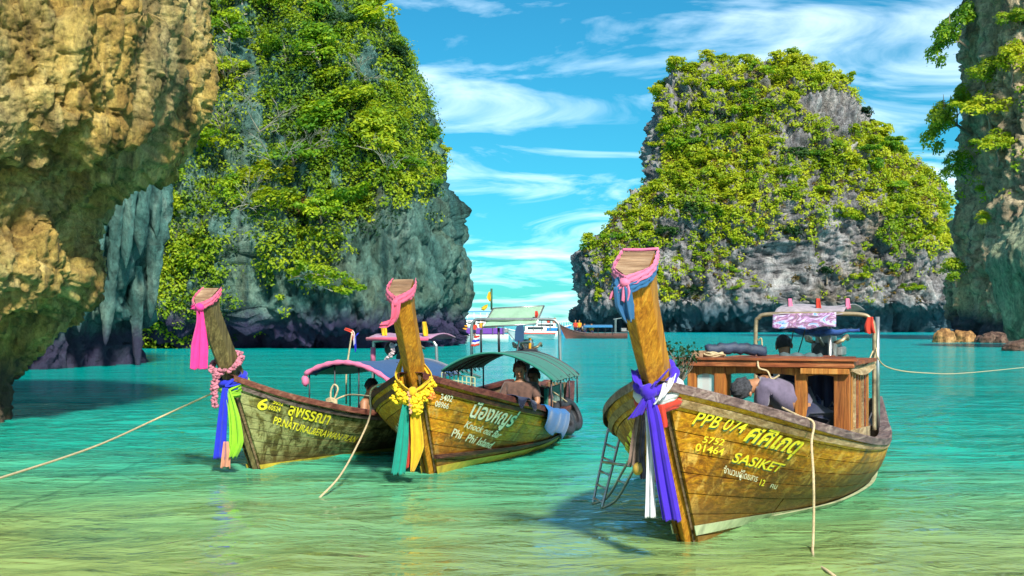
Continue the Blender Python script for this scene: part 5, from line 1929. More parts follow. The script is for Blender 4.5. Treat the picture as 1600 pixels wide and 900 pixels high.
# the top of the awning reaching aft and the folded blue lower edge
rows2 = []
for i in range(8):
    t = i / 7
    rows2.append([Vector((q0.x + (q1.x - q0.x + 0.06) * (j / 18) + 0.04 * t, A1 - 0.03 + 1.25 * t, q0.z + 0.045 + 0.055 * math.sin(math.pi * t) + 0.012 * math.sin(7 * j / 18) - 0.05 * (1 - min(1, t * 6)))) for j in range(19)])
awn = aw.build("awning_valance", m_print, boat_r, True)
b = MB(); b.slab(rows2, lambda i, j: Vector((0, 0, -0.006))); b.build("awning_roof", cloth("grey_pink_tarpaulin", (0.45, 0.38, 0.42), var=0.3), boat_r, True)
b = MB()
g0, g1 = H.local_a(1235, 515, A1 + 0.5), H.local_a(1343, 515, A1 + 0.5)
rows = []
for i in range(7):
    t = i / 6; row = []
    for j in range(31):
        s = j / 30
        r_ = 0.045 * (0.4 + 0.6 * math.sin(math.pi * min(1, 0.12 + s))) + 0.008 * math.sin(23 * s + i)
        a_ = 2 * math.pi * t
        row.append(Vector((g0.x + (g1.x - g0.x) * s, A1 + 0.5 + math.cos(a_) * r_ * 1.6, g0.z - 0.03 * math.sin(math.pi * s) + math.sin(a_) * r_)))
    rows.append(row)
b.sheet(rows); b.build("furled_tarpaulin", cloth("furled_blue_tarpaulin", (0.03, 0.10, 0.36), var=0.6), boat_r, True)

for k, (px_, col_) in enumerate(((1231, c_rose), (1275, c_red), (1321, c_rose))):
    q = H.local_a(px_, 486, A1 + 0.2)
    t = like(empty("small_flag"), H)
    MB().tube([q, q + Vector((0, 0, 0.13))], 0.005, 5).build("staff", m_dark_metal, t)
    ribbon([q + Vector((0.02, 0, 0.125)), q + Vector((0.025, 0.01, 0.02))], [0.035, 0.055], (1, 0.2, 0), 1, 0.008, 8, 7, k).build("cloth", col_, t, True)
    tag(t, ["leftmost small red flag on the right boat's printed awning", "middle small red flag on the right boat's printed awning", "rightmost small red flag on the right boat's printed awning"][k], "flag", "small red flags on the right boat awning")
q = H.local_a(1360, 500, A1 - 0.03)
o = like(ribbon([q + Vector((0, 0, 0.03)), q + Vector((-0.01, -0.01, -0.06)), q + Vector((0.0, 0, -0.13))], [0.05, 0.09, 0.10], (1, 0.1, 0), 1.5, 0.015, 14, 11, 4).build("red_rag", c_red, None, True), H)
tag(o, "red rag knotted on the right upper corner of the nearest boat's tube frame", "cloth")

# things on the cabin roof
q = H.local_a(1092, 551, AF + 0.25)
b = MB(); b.box((0, 0, 0), (0.10, 0.14, 0.075)); b.box((0.09, 0.01, -0.015), (0.07, 0.1, 0.045))
o = b.build("wooden_block", m_endgrain, None, bevel=0.004); like(o, H); o.location = Vector(H.world(q)); o.location.z = ZR + 0.09
tag(o, "small wooden block on the left corner of the nearest boat's cabin roof", "block")
b = MB()
for k in range(5):
    b.tube([Vector((math.cos(a) * (0.05 + 0.012 * k), math.sin(a) * (0.05 + 0.01 * k) * 0.8, 0.01 * (k % 3) + 0.008 * math.sin(3 * a + k))) for a in np.linspace(0, 6.1, 20)], 0.009, 6)
o = b.build("rope_coil", m_rope, None, True); like(o, H); o.location = Vector(H.world(H.local_a(1116, 553, AF + 0.25))); o.location.z = ZR + 0.085
tag(o, "coil of pale rope on the nearest boat's cabin roof", "rope")
b = MB()
p0_, p1_ = H.local_a(1104, 551, AF + 0.45), H.local_a(1196, 553, AF + 0.75)
b.tube([p0_.lerp(p1_, t) + Vector((0, 0, 0.025 * math.sin(3.1 * t) + 0.006 * math.sin(31 * t))) for t in np.linspace(0, 1, 22)], [0.05 + 0.006 * math.sin(9 * t) for t in range(22)], 12, flat=0.75)
o = b.build("rolled_tarpaulin", plain("dark_blue_roll", (0.018, 0.03, 0.06), 0.6, var=0.4, bumpy=0.3), None, True); like(o, H); o.location.z += 0.02
tag(o, "rolled dark blue tarpaulin lying along the nearest boat's cabin roof", "tarpaulin")
b = MB()
p0_, p1_ = H.local_a(1220, 560, AF + 0.9), H.local_a(1285, 561, AF + 0.9)
b.tube([p0_.lerp(p1_, t) + Vector((0, 0, 0.01 * math.sin(20 * t))) for t in np.linspace(0, 1, 14)], 0.035, 10, flat=1.6)
o = b.build("folded_cover", plain("grey_green_cover", (0.07, 0.10, 0.10), 0.7, var=0.4), None, True); like(o, H); o.location.z += 0.015
tag(o, "folded grey-green cover on the right half of the cabin roof", "cover")

# dark clothes and gear hanging inside the cabin
for k, (px_, w_, c_, y0, y1) in enumerate(((1283, 0.27, c_navy, 575, 690), (1196, 0.16, plain("black_jacket", (0.014, 0.013, 0.016), 0.8), 578, 640))):
    q = H.local_a(px_, y0, AF + 0.65 + 0.5 * k)
    q1_ = H.local_a(px_, y1, AF + 0.65 + 0.5 * k)
    o = like(ribbon([q, q.lerp(q1_, 0.5), q1_], [w_ * 0.8, w_ * 1.1, w_], (1, 0.15, 0), 2.5, 0.035, 22, 21, 50 + k).build("hanging_cloth", c_, None, True), H)
    tag(o, ["navy blue cloth hanging in the right window of the cabin", "black jacket hanging inside the cabin behind the bending man"][k], "cloth")
for k, (px_, py_) in enumerate(((1276, 640), (1300, 652))):
    q = H.local_a(px_, py_, AF + 0.4)
    b = MB(); b.box(q, (0.10, 0.1, 0.16)); b.tube([q + Vector((-0.03, 0, .08)), q + Vector((0, 0, .13)), q + Vector((.03, 0, .08))], 0.008, 6)
    o = like(b.build("jerry_can", plain("dark_plastic" + "ab"[k], ((0.02, 0.03, 0.10), (0.06, 0.06, 0.065))[k], 0.4), None, bevel=0.012), H)
    tag(o, ["blue jerry can standing in the right cabin window", "grey jerry can at the right post of the cabin"][k], "jerry can")
q = H.local_a(1192, 580, AF + 1.3)
o = like(MB().ball(q, (0.09, 0.06, 0.05), 10, 8).build("life_vest_bundle", c_red, None, True), H)
tag(o, "red life vest bundle hanging under the cabin roof", "life vest")

# people of the right boat
hd = H.local_a(1163, 606, 1.42)
ch = H.local_a(1204, 601, 1.60); pv = H.local_a(1258, 640, 1.80)
human("person", "person bending over in the nearest boat, grey-streaked black hair and purple-grey shirt", H, dict(
    pelvis=pv, chest=ch, neck=hd.lerp(ch, 0.55) + Vector((0, 0, 0.02)), head=hd, sl=ch + Vector((-0.03, -0.15, -0.02)), sr=ch + Vector((0.0, 0.16, -0.02)),
    el=ch + Vector((-0.06, -0.12, -0.28)), er=ch + Vector((-0.02, 0.16, -0.28)), hl=ch + Vector((-0.22, -0.06, -0.46)), hr=ch + Vector((-0.18, 0.10, -0.46)),
    kl=pv + Vector((-0.10, -0.1, -0.36)), kr=pv + Vector((-0.10, 0.1, -0.36)), fl=pv + Vector((0.02, -0.1, -0.60)), fr=pv + Vector((0.02, 0.1, -0.60))),
    (-0.75, -0.25, -0.62), SKIN, HAIR_G, cloth("purple_grey_shirt", (0.14, 0.11, 0.17), var=0.25, trans=0), c_navy, 0.7)
pv = H.local_a(1226, 618, 2.45)
ch = pv + Vector((0.12, 0.25, 0.16))
human("person", "person in navy blue clothes stooping inside the cabin behind the bending man", H, dict(
    pelvis=pv, chest=ch, neck=ch + Vector((0.09, 0.16, 0.02)), head=ch + Vector((0.16, 0.30, 0.0)), sl=ch + Vector((-0.17, 0.02, -0.02)), sr=ch + Vector((0.17, 0, -0.02)),
    el=ch + Vector((-0.18, 0.1, -0.26)), er=ch + Vector((0.18, 0.1, -0.26)), hl=ch + Vector((-0.1, 0.25, -0.40)), hr=ch + Vector((0.14, 0.25, -0.40)),
    kl=pv + Vector((-0.08, 0.05, -0.36)), kr=pv + Vector((0.1, 0.05, -0.36)), fl=pv + Vector((-0.1, -0.05, -0.70)), fr=pv + Vector((0.1, -0.05, -0.70))),
    (0.3, 0.7, -0.6), SKIN, HAIR, cloth("navy_shirt", (0.012, 0.03, 0.13), trans=0), cloth("navy_trousers", (0.01, 0.02, 0.09), trans=0), 1.8)
hd = H.local_a(1225, 541, 4.7)
ch = hd + Vector((0.02, -0.02, -0.33)); pv = ch + Vector((0.02, -0.02, -0.34))
human("person", "person with short black hair sitting behind the cabin roof facing the stern", H, dict(
    pelvis=pv, chest=ch, neck=ch + Vector((0.0, 0.0, 0.2)), head=hd, sl=ch + Vector((-0.19, 0, 0.09)), sr=ch + Vector((0.19, 0, 0.09)),
    el=ch + Vector((-0.25, 0.05, -0.2)), er=ch + Vector((0.25, 0.05, -0.2)), hl=ch + Vector((-0.2, 0.28, -0.28)), hr=ch + Vector((0.2, 0.28, -0.28)),
    kl=pv + Vector((-0.12, 0.42, 0.02)), kr=pv + Vector((0.12, 0.42, 0.02)), fl=pv + Vector((-0.12, 0.45, -0.33)), fr=pv + Vector((0.12, 0.45, -0.33))),
    (-0.35, 1, 0), SKIN_D, HAIR, cloth("grey_shirt", (0.24, 0.21, 0.20), trans=0), c_navy, 0.7)

# cloths on the prow of the right boat
b = MB()
zt_ = 1.90
top = stem_ring(H, zt_, 0.117, 0.255, 0.17)
apex = top[0] + Vector((0, -0.02, -0.01))
prow_band(b, top, apex, 0.014, -0.055, 5)
b.tube(catmull([top[2] + Vector((0.01, 0.01, 0.02)), (top[2] + top[3]) / 2 + Vector((0, 0.012, 0.016)), top[3] + Vector((-0.01, 0.01, 0.02))], 14), 0.011, 8)
b.ball(apex + Vector((0, -0.025, -0.03)), (0.038, 0.03, 0.03), 9, 7, 0.18)
ribbon([apex + Vector((-0.01, -0.03, -0.03)), apex + Vector((-0.05, -0.04, -0.08)), apex + Vector((-0.075, -0.03, -0.13))], [0.03, 0.06, 0.055], (1, 0.2, 0.2), 1.4, 0.012, 10, 9, 3, b=b)
ribbon([apex + Vector((0.01, -0.03, -0.03)), apex + Vector((0.015, -0.04, -0.09)), apex + Vector((0.0, -0.03, -0.15))], [0.03, 0.06, 0.05], (1, 0.1, 0.0), 1.4, 0.012, 10, 9, 4, b=b)
tag(like(b.build("prow_cloth_band", c_rose, None, True), H), "rose pink cloth band knotted round the top of the nearest boat's prow", "cloth")
b = MB()
prow_band(b, top, apex, -0.042, -0.105, 6, 0.006)
k0 = apex + Vector((-0.03, -0.02, -0.10))
ribbon([k0, H.local_a(972, 450, k0.y - 0.02), H.local_a(976, 478, k0.y - 0.0), H.local_a(983, 502, k0.y + 0.03)], [0.05, 0.11, 0.12, 0.06], (1, 0.25, 0), 1.8, 0.022, 22, 17, 9, 0.02, b)
ribbon([k0, H.local_a(962, 438, k0.y - 0.03), H.local_a(958, 447, k0.y - 0.03)], [0.04, 0.07, 0.03], (0.6, 0, 0.8), 1.2, 0.012, 10, 9, 11, 0.01, b)
tag(like(b.build("prow_scarf", c_steel_blue, None, True), H), "steel blue scarf hanging below the pink band of the nearest boat's prow", "scarf")

zb = 1.20
sash = [
    ("red_tied_cloth", c_red, 1.10, 0.035, 0.036, 0.06, "red cloth wound lowest round the foot of the nearest boat's prow"),
    ("white_tied_cloth", c_white, 1.16, 0.03, 0.034, 0.07, "white cloth wound round the foot of the nearest boat's prow"),
    ("violet_tied_cloth", c_violet, 1.24, 0.02, 0.033, 0.09, "violet-blue sash knotted on the front of the nearest boat's prow"),
]
for nm, mt, z, out, r_, tl, lab in sash:
    b = MB()
    pts = loop_round(H, z, out, r_, tl, 36, 0.30, 0.108, 0.0)
    rr = [r_ * (1 + 0.16 * math.sin(5 * i + z * 9) + 0.1 * math.sin(11 * i)) for i in range(36)]
    b.tube(pts, rr, 10, closed=True, flat=1.0)
    b.tube([q + Vector((0, 0, -0.035)) for q in loop_round(H, z, out - 0.006, r_, tl * 0.8, 36, 0.30, 0.108)], [x * 0.7 for x in rr], 8, closed=True)
    kn = H.local_a(1013, 612, float(H.stem_a(1.15)) - 0.09)
    if nm == "violet_tied_cloth":
        b.ball(kn, (0.055, 0.045, 0.055), 10, 8, 0.15)
        a_ = kn.y
        ribbon([kn, H.local_a(1022, 650, a_ - 0.02), H.local_a(1030, 700, a_ - 0.015), H.local_a(1040, 760, a_), H.local_a(1050, 814, a_ + 0.02)], [0.05, 0.09, 0.10, 0.12, 0.125], (1, 0.2, 0), 2.0, 0.016, 34, 21, 21, 0.008, b)
        ribbon([kn, H.local_a(1002, 635, a_ - 0.02), H.local_a(992, 652, a_ - 0.02)], [0.05, 0.09, 0.115], (0.9, 0.1, 0.35), 1.6, 0.016, 14, 15, 22, 0.008, b)
        # two ends crossing up over the front
        ribbon([H.local_a(1038, 584, a_ + 0.02), H.local_a(1025, 598, a_ - 0.03), kn], [0.10, 0.085, 0.06], (0.7, 0.1, 0.7), 1.5, 0.012, 12, 11, 23, 0.0, b)
        ribbon([H.local_a(993, 580, a_ + 0.06), H.local_a(998, 600, a_ - 0.02), kn], [0.08, 0.08, 0.06], (0.8, 0.1, -0.5), 1.5, 0.012, 12, 11, 24, 0.0, b)
    if nm == "white_tied_cloth":
        a_ = kn.y + 0.02
        ribbon([H.local_a(1012, 640, a_), H.local_a(1016, 690, a_ + 0.015), H.local_a(1016, 760, a_ + 0.02), H.local_a(1016, 809, a_ + 0.03)], [0.04, 0.05, 0.06, 0.075], (1, 0.2, 0), 1.8, 0.013, 30, 17, 25, 0.006, b)
        ribbon([H.local_a(1046, 592, a_ + 0.06), H.local_a(1040, 612, a_ - 0.02), H.local_a(1026, 628, a_ - 0.035)], [0.12, 0.11, 0.06], (0.75, 0.2, 0.6), 2.2, 0.014, 14, 15, 26, 0.0, b)
    if nm == "red_tied_cloth":
        ribbon([H.local_a(1032, 632, kn.y + 0.03), H.local_a(1036, 655, kn.y + 0.03), H.local_a(1038, 668, kn.y + 0.04)], [0.05, 0.055, 0.05], (1, 0.2, 0), 1.3, 0.012, 12, 11, 27, 0.006, b)
    tag(like(b.build(nm, mt, None, True), H), lab, "cloth")
a_ = float(H.stem_a(1.1)) + 0.02
o = like(ribbon([H.local_a(1003, 632, a_), H.local_a(996, 680, a_ + 0.02), H.local_a(990, 728, a_ + 0.03)], [0.05, 0.08, 0.085], (1, 0.3, 0.1), 2, 0.018, 24, 17, 31, 0.02).build("patterned_scarf", c_brownp, None, True), H)
tag(o, "brown patterned scarf hanging left of the white sash on the nearest prow", "scarf")
o = like(ribbon([H.local_a(1008, 640, a_), H.local_a(1003, 700, a_ + 0.02), H.local_a(1005, 748, a_ + 0.03)], [0.03, 0.04, 0.045], (1, 0.3, 0.1), 1.4, 0.014, 22, 13, 33, 0.01).build("dotted_scarf", c_dots, None, True), H)
tag(o, "thin dark dotted scarf between the brown scarf and the white sash", "scarf")
q = H.local_a(997, 732, a_ + 0.03)
o = like(MB().ball(q, (0.04, 0.04, 0.045), 10, 8, 0.08).build("small_float", plain("brass_float", (0.42, 0.27, 0.04), 0.4), None, True), H)
tag(o, "small yellow-brown float hanging beside the ladder of the nearest boat", "float")

# twigs tied behind the prow
b = MB()
rnd = random.Random(3)
q = H.local_a(1064, 600, 0.35)
VV = []
rg = np.random.default_rng(77)
for k in range(34):
    e_ = q + Vector((rnd.uniform(-0.15, 0.12), rnd.uniform(-0.1, 0.1), rnd.uniform(0.12, 0.29)))
    b.tube([q, q.lerp(e_, 0.5) + Vector((rnd.uniform(-.03, .03), 0, 0.02)), e_], [0.004, 0.003, 0.0015], 4)
    VV.append(np.array(e_))
tw = like(empty("leafy_twigs"), H)
b.build("twig", m_bark, tw)
C_ = np.repeat(np.array(VV), 9, 0) + rg.normal(0, 0.025, (len(VV) * 9, 3))
LV = leaf_quads(C_, rg.normal(size=C_.shape), 0.024, rg)
me = mesh_np("leaves", LV.reshape(-1, 3), np.arange(len(LV) * 4).reshape(-1, 4))
a2_ = me.attributes.new("tint", 'FLOAT', 'FACE'); a2_.data.foreach_set("value", rg.random(len(LV)).astype(np.float32))
link("leaves", me, m_leaf_d, tw)
tag(tw, "bunch of dark leafy twigs behind the foot of the nearest prow", "twigs")

# boarding ladder on the starboard side
lad = like(empty("boarding_ladder"), H)
tp0, tp1 = H.local_a(953, 660, 1.15), H.local_a(973, 668, 1.0)
bt0, bt1 = H.local_a(926, 788, 0.9), H.local_a(940, 795, 0.75)
hook = Vector((0.10, 0.0, 0.03))
for s_, (t_, b_) in enumerate(((tp0, bt0), (tp1, bt1))):
    MB().tube(rope_path([t_ + Vector((0.10, 0, -0.05)), t_ + Vector((0.05, 0, 0.04)), t_, t_.lerp(b_, 0.5), b_], 30), 0.011, 8).build("rail", m_steel, lad, True)
for k in range(6):
    t = 0.10 + 0.165 * k
    MB().tube([tp0.lerp(bt0, t), tp1.lerp(bt1, t)], 0.010, 8).build("rung", m_steel, lad, True)
c0_, c1_ = H.local_a(1000, 690, 0.55), H.local_a(1012, 696, 0.45)
d0_, d1_ = H.local_a(950, 776, 0.78), H.local_a(964, 780, 0.66)
for (u_, w_) in ((c0_, d0_), (c1_, d1_)):
    MB().tube(rope_path([u_, u_.lerp(w_, 0.5), w_, w_.lerp(bt0 if u_ is c0_ else bt1, 0.9)], 20), 0.010, 8).build("brace", m_steel, lad, True)
MB().tube([H.local_a(942, 722, 0.95), H.local_a(985, 728, 0.62)], 0.012, 8).build("stay", m_steel, lad, True)
for k in range(2):
    t = 0.35 + 0.35 * k
    MB().tube([c0_.lerp(d0_, t), c1_.lerp(d1_, t)], 0.009, 8).build("rung", m_steel, lad, True)
tag(lad, "steel boarding ladder hooked over the left side of the nearest boat", "ladder")

# ropes of the right boat
def rope(H_, pts, r_, mat, label, n=50, name="rope"):
    b_ = MB(); b_.tube(catmull(pts, n), r_, 7)
    o_ = b_.build(name, mat, None, True)
    if H_ is not None: like(o_, H_)
    return tag(o_, label, "rope")


uq = H.find(1256, 648)
g_ = Vector(H.surf(uq[0], 1.0, 1)); 
gY = float(H.world(g_)[1])
W1 = at(1270, 868, FPX * CAMH / (868 - HORY)); W2 = at(1277, 884, FPX * CAMH / (884 - HORY)); W3 = at(1296, 897, FPX * CAMH / (897 - HORY))
rope(None, [Vector(H.world(H.local_a(1222, 637, g_.y + 0.1))), Vector(H.world(g_ + Vector((-0.02, 0, 0.045)))), Vector(H.world(g_ + Vector((0.085, 0, 0.0)))), at(1268, 692, gY - 0.22), at(1271, 745, gY - 0.55), at(1271.5, 800, 0.5 * (gY - 0.5) + 0.5 * 9.0),
            at(1270.5, 845, 9.02), W1 + Vector((0, 0, 0.02)), W2 + Vector((0, 0, 0.012)), W3 + Vector((0, 0, 0.012)), W3 + Vector((0.15, -0.1, -0.1))], 0.0095, m_rope,
     "pale mooring rope hanging from the nearest boat's rail down into the shallow water", 70)
q = H.local_a(1371, 555, A1)
rope(None, [Vector(H.world(H.local_a(1368, 540, A1))), Vector(H.world(H.local_a(1385, 573, A1 + 0.4))), at(1450, 583, 17), at(1520, 582, 23), at(1640, 570, 34)], 0.007, m_rope, "thin stern rope running right from the nearest boat across the water")
rope(H, [H.local_a(1184, 562, AF - 0.1), H.local_a(1186, 575, AF - 0.12), H.local_a(1199, 580, AF - 0.11), H.local_a(1206, 592, AF - 0.11), H.local_a(1218, 586, AF - 0.1)], 0.008, m_rope, "short pale rope looped over the front edge of the cabin roof", 30)
rope(H, [H.local_a(1366, 545, A1), H.local_a(1358, 565, A1 - 0.06), H.local_a(1352, 610, A1 - 0.08), H.local_a(1346, 628, A1 - 0.05)], 0.007, m_rope, "thin rope dangling along the right leg of the nearest boat's tube frame", 30)
rope(H, [H.local_a(1365, 628, A1), H.local_a(1362, 645, A1), H.local_a(1352, 668, A1 - 0.3)], 0.008, m_rope_d, "black cable hanging at the right leg of the nearest boat's tube frame", 30)
rope(H, [H.local_a(1185, 532, A1 - 0.02), H.local_a(1190, 530, A1 - 0.04), H.local_a(1191, 556, A1 - 0.03)], 0.008, m_rope, "rope end knotted to the left leg of the nearest boat's tube frame", 24)
for px0, px1 in ((1240, 1232), (1258, 1246)):
    rope(H, [H.local_a(px0, 516, A1 + 0.4), H.local_a((px0 + px1) / 2, 536, A1 + 0.5), H.local_a(px1, 556, A1 + 0.6)], 0.006, m_rope_d,
         "left of two dark cords under the printed awning" if px0 == 1240 else "right of two dark cords under the printed awning", 12)

# ================================================================== MIDDLE BOAT
H = H_MID
boat_m = like(empty("longtail_boat"), H)
tag(boat_m, "varnished wooden longtail boat with green arched canopy and yellow marigold garland, middle of the three", "boat", "longtail boats moored in the shallows")
make_hull(boat_m, H, 1.86, m_plank_m, m_prow_r, m_rail_red, m_rail_red, m_stripe_y, 0.106, 8, (0.02, 0.11, 0.008), 0.098)
lettering(H, boat_m, "3402", (683, 622), (702, 625), (686, 612), m_white_letter)
lettering(H, boat_m, "08966", (676, 632), (697, 636), (679, 623), m_white_letter)
lettering(H, boat_m, "น้องหญูร่", (730, 647), (794, 663), (738, 629), m_white_letter, cap=0.55, bold=0.022)
lettering(H, boat_m, "น้องหญูร่", (730, 649), (794, 665), (738, 631), m_teal_letter, cap=0.55, bold=0.022, off=0.0345, name="lettering_shadow")
lettering(H, boat_m, "Knock out Bar", (722, 664), (775, 681), (727, 654), m_white_letter, bold=0.014)
lettering(H, boat_m, "Phi  Phi Island.", (701, 678), (763, 697), (706, 666), m_white_letter, bold=0.014)
lettering(H, boat_m, "3402 08966", (0.14, 0.50), (0.03, 0.55), (0.14, 0.66), m_white_letter, side=-1)
# ledge above the painted stripe
us = np.linspace(0.0, 0.5, 26)
for sd in (1, -1):
    rows = []
    for u in us:
        vv = np.linspace(0, 1, 80); Pz = H.surf(u, vv, sd)
        row = []
        for zt in (0.20 - 0.10 * u, 0.245 - 0.10 * u):
            v_ = float(np.interp(zt, Pz[:, 2], vv)); row.append(Vector(H.surf(u, v_, sd) + H.normal(u, v_, sd) * 0.052))
        rows.append(row)
    b = MB(); b.slab(rows, lambda i, j: Vector((-sd * 0.03, 0, 0))); b.build("spray_rail", m_rail_red, boat_m)

# arched canopy
AF, AB = 3.3, 6.0
cl, cr = H.local_a(690, 588, AF), H.local_a(864, 603, AF)
ctop = H.local_a(765, 553, AF)
xl_, xr_ = cl.x, cr.x


def arch_z(s):
    base = cl.z + (cr.z - cl.z) * s
    return base + (ctop.z - (cl.z + cr.z) / 2) * (math.sin(math.pi * (s * 0.94 + 0.03)) ** 0.75)


can = empty("canopy"); can.parent = boat_m
rows = [[Vector((xl_ + (xr_ - xl_) * (j / 30), AF + (AB - AF) * (i / 10), arch_z(j / 30) + 0.006 * math.sin(i * 1.9) - 0.02 * (i / 10))) for j in range(31)] for i in range(11)]
b = MB(); b.slab(rows, lambda i, j: Vector((0, 0, -0.006))); b.build("canopy_cover", c_green_tarp, can, True)
for k in range(6):
    y = AF - 0.01 + k * (AB - AF) / 5.2
    b = MB(); b.tube([Vector((xl_ + (xr_ - xl_) * (j / 24), y, arch_z(j / 24) - 0.018 + (0.03 if k == 0 else 0))) for j in range(25)], 0.013, 7); b.build("rib", m_dark_metal if k else c_green_tarp, can, True)
for k in range(3):                                # pale strips sewn into the left of the cover
    s0 = 0.05 + 0.10 * k
    rr_ = [[Vector((xl_ + (xr_ - xl_) * s, AF + 0.1 + (AB - AF - 0.3) * (i / 6), arch_z(s) + 0.008)) for s in np.linspace(s0, s0 + 0.06, 5)] for i in range(7)]
    b = MB(); b.slab(rr_, lambda i, j: Vector((0, 0, -0.004))); b.build("cover_strip", c_pale_green, can, True)
for s_, x in ((0, xl_ + 0.02), (1, xr_ - 0.03)):
    for k in range(4):
        y = AF + 0.05 + k * 0.85
        zt = arch_z(0.02 if s_ == 0 else 0.98)
        zb_ = 0.42
        b = MB(); b.tube([(x, y, zb_), (x, y, zt)], 0.012, 7); b.build("canopy_post", m_dark_metal, can, True)
    for k in range(9):
        y = AF + 0.15 + k * 0.28
        b = MB(); b.tube([(x, y, arch_z(0.0) - 0.0 if s_ == 0 else arch_z(1.0)), (x + 0.03, y + 0.08, (arch_z(0.0) if s_ == 0 else arch_z(1.0)) - 0.06), (x, y + 0.14, arch_z(0.0) if s_ == 0 else arch_z(1.0))], 0.006, 5); b.build("fringe_loop", c_green_tarp, can, True)
# pale netting frame under the left of the canopy
b = MB()
n0, n1 = H.local_a(690, 582, AF + 0.3), H.local_a(742, 590, AF + 0.3)
for k in range(9):
    t = k / 8; q = n0.lerp(n1, t)
    b.tube([(q.x, q.y, 0.5), (q.x, q.y, q.z)], 0.008, 5)
for zz in (0.0, -0.08, -0.16):
    b.tube([n0 + Vector((0, 0, zz)), n1 + Vector((0, 0, zz))], 0.007, 5)
b.build("seat_rail", m_stripe, boat_m)
# green side board aft
b = MB(); b.box((xr_ - 0.18, AF + 1.3, 0.56), (0.05, 1.5, 0.34)); b.build("side_board", c_green_tarp, boat_m)

# stern frame with pale green sign board
A1 = 6.3
pl, pr = H.local_a(737, 555, A1), H.local_a(874, 612, A1)
zt = H.local_a(800, 499, A1).z
b = MB()
b.tube(rope_path([(pl.x, A1, 0.45), (pl.x, A1, 1.2), (pl.x, A1, zt - 0.12), (pl.x + 0.04, A1, zt - 0.03), (pl.x + 0.14, A1, zt), (0.5 * (pl.x + pr.x), A1, zt), (pr.x - 0.16, A1, zt), (pr.x - 0.04, A1, zt - 0.04),
                  (pr.x, A1, zt - 0.15), (pr.x + 0.01, A1, 1.2), (pr.x + 0.03, A1, 0.50)], 80), 0.024, 9)
b.build("awning_frame", m_steel, boat_m, True)
s00, s01 = H.local_a(754, 511, A1 - 0.1), H.local_a(838, 506, A1 - 0.1)
s10, s11 = H.local_a(771, 482, A1 + 0.35), H.local_a(850, 478, A1 + 0.35)
rows = [[(s00.lerp(s01, j / 20)).lerp(s10.lerp(s11, j / 20), i / 8) + Vector((0, 0, 0.012 * math.sin(4 * j / 20 * math.pi) * math.sin(math.pi * i / 8))) for j in range(21)] for i in range(9)]
sg = empty("sun_shade"); sg.parent = boat_m
b = MB(); b.slab(rows, lambda i, j: Vector((0, 0.01, -0.006))); b.build("shade_cover", c_pale_green, sg, True)
b = MB()
b.tube([s00, s01], 0.013, 7); b.tube([s10, s11], 0.013, 7); b.tube([s00, s10], 0.013, 7); b.tube([s01, s11], 0.013, 7)
b.build("shade_frame", m_steel, sg, True)
MB().tube([H.local_a(779, 512, A1), H.local_a(780, 556, A1)], 0.02, 7).build("shade_post", m_dark_metal, boat_m, True)
pe = H.local_a(824, 556, 6.9)
engine(boat_m, H, pe, None, red=False)
MB().tube(rope_path([H.local_a(809, 553, 6.5), H.local_a(812, 547, 6.5), H.local_a(822, 546.5, 6.5), H.local_a(840, 547.5, 6.5)], 20), 0.02, 8).build("tiller_bar", m_dark_metal, boat_m, True)

# pieces carried by the middle boat
t = like(empty("paddle"), H)
q0, q1 = H.local_a(812, 508, 5.9), H.local_a(811, 532, 5.9)
b = MB(); b.slab([[q0 + Vector((-0.04, 0, 0)), q0 + Vector((0.05, 0, 0))], [q0.lerp(q1, .35) + Vector((-0.065, 0, 0)), q0.lerp(q1, .35) + Vector((0.07, 0, 0))], [q1 + Vector((-0.07, 0, 0)), q1 + Vector((0.07, 0, 0))], [q1 + Vector((-0.05, 0, -.02)), q1 + Vector((0.045, 0, -.02))]], lambda i, j: Vector((0, 0.02, 0)))
b.build("blade", plain("navy_paint", (0.012, 0.05, 0.12), 0.5), t)
MB().tube([q1, H.local_a(806, 560, 5.9), H.local_a(804, 590, 5.9)], 0.014, 7).build("shaft", m_dark_metal, t, True)
tag(t, "dark blue paddle standing upright in the stern of the middle boat", "paddle")
MBp = MB(); MBp.tube([H.local_a(828, 528, 6.6), H.local_a(828, 556, 6.6)], 0.022, 8)
o = like(MBp.build("yellow_pole", c_orange, None, True), H); tag(o, "short yellow pole above the middle boat's engine", "pole")
t = like(empty("mast_flag"), H)
q0, q1 = H.local_a(768, 484, A1 + 0.3), H.local_a(768, 451, A1 + 0.3)
MB().tube([q0, q1], 0.016, 7).build("staff", plain("dark_green_paint", (0.02, 0.08, 0.04), 0.6), t, True)
ribbon([q1 + Vector((-0.02, 0, -0.05)), q1 + Vector((-0.035, 0, -0.14)), q1 + Vector((-0.02, 0, -0.2))], [0.05, 0.08, 0.03], (1, 0.2, 0), 1.3, 0.02, 12, 9, 61).build("cloth", c_yellow, t, True)
tag(t, "yellow flag on a dark staff above the pale green shade of the middle boat", "flag")
q = H.local_a(757, 481, A1 + 0.25)
o = like(ribbon([q + Vector((0.05, 0, 0.03)), q, q + Vector((-0.05, 0, -0.01))], [0.05, 0.09, 0.03], (0.2, 0, 1), 1.3, 0.015, 12, 9, 63).build("yellow_pennant", c_yellow, None, True), H)
tag(o, "small yellow pennant left of the middle boat's flag staff", "flag")
q = H.local_a(838, 490, A1 + 0.0)
o = like(ribbon([q + Vector((0, 0, 0.04)), q + Vector((0.01, -0.02, -0.02)), q + Vector((0, 0, -0.06))], [0.04, 0.06, 0.05], (1, 0.2, 0), 1.3, 0.02, 10, 9, 64).build("red_rag", c_red, None, True), H)
tag(o, "red rag tied to the right end of the pale green shade", "cloth")
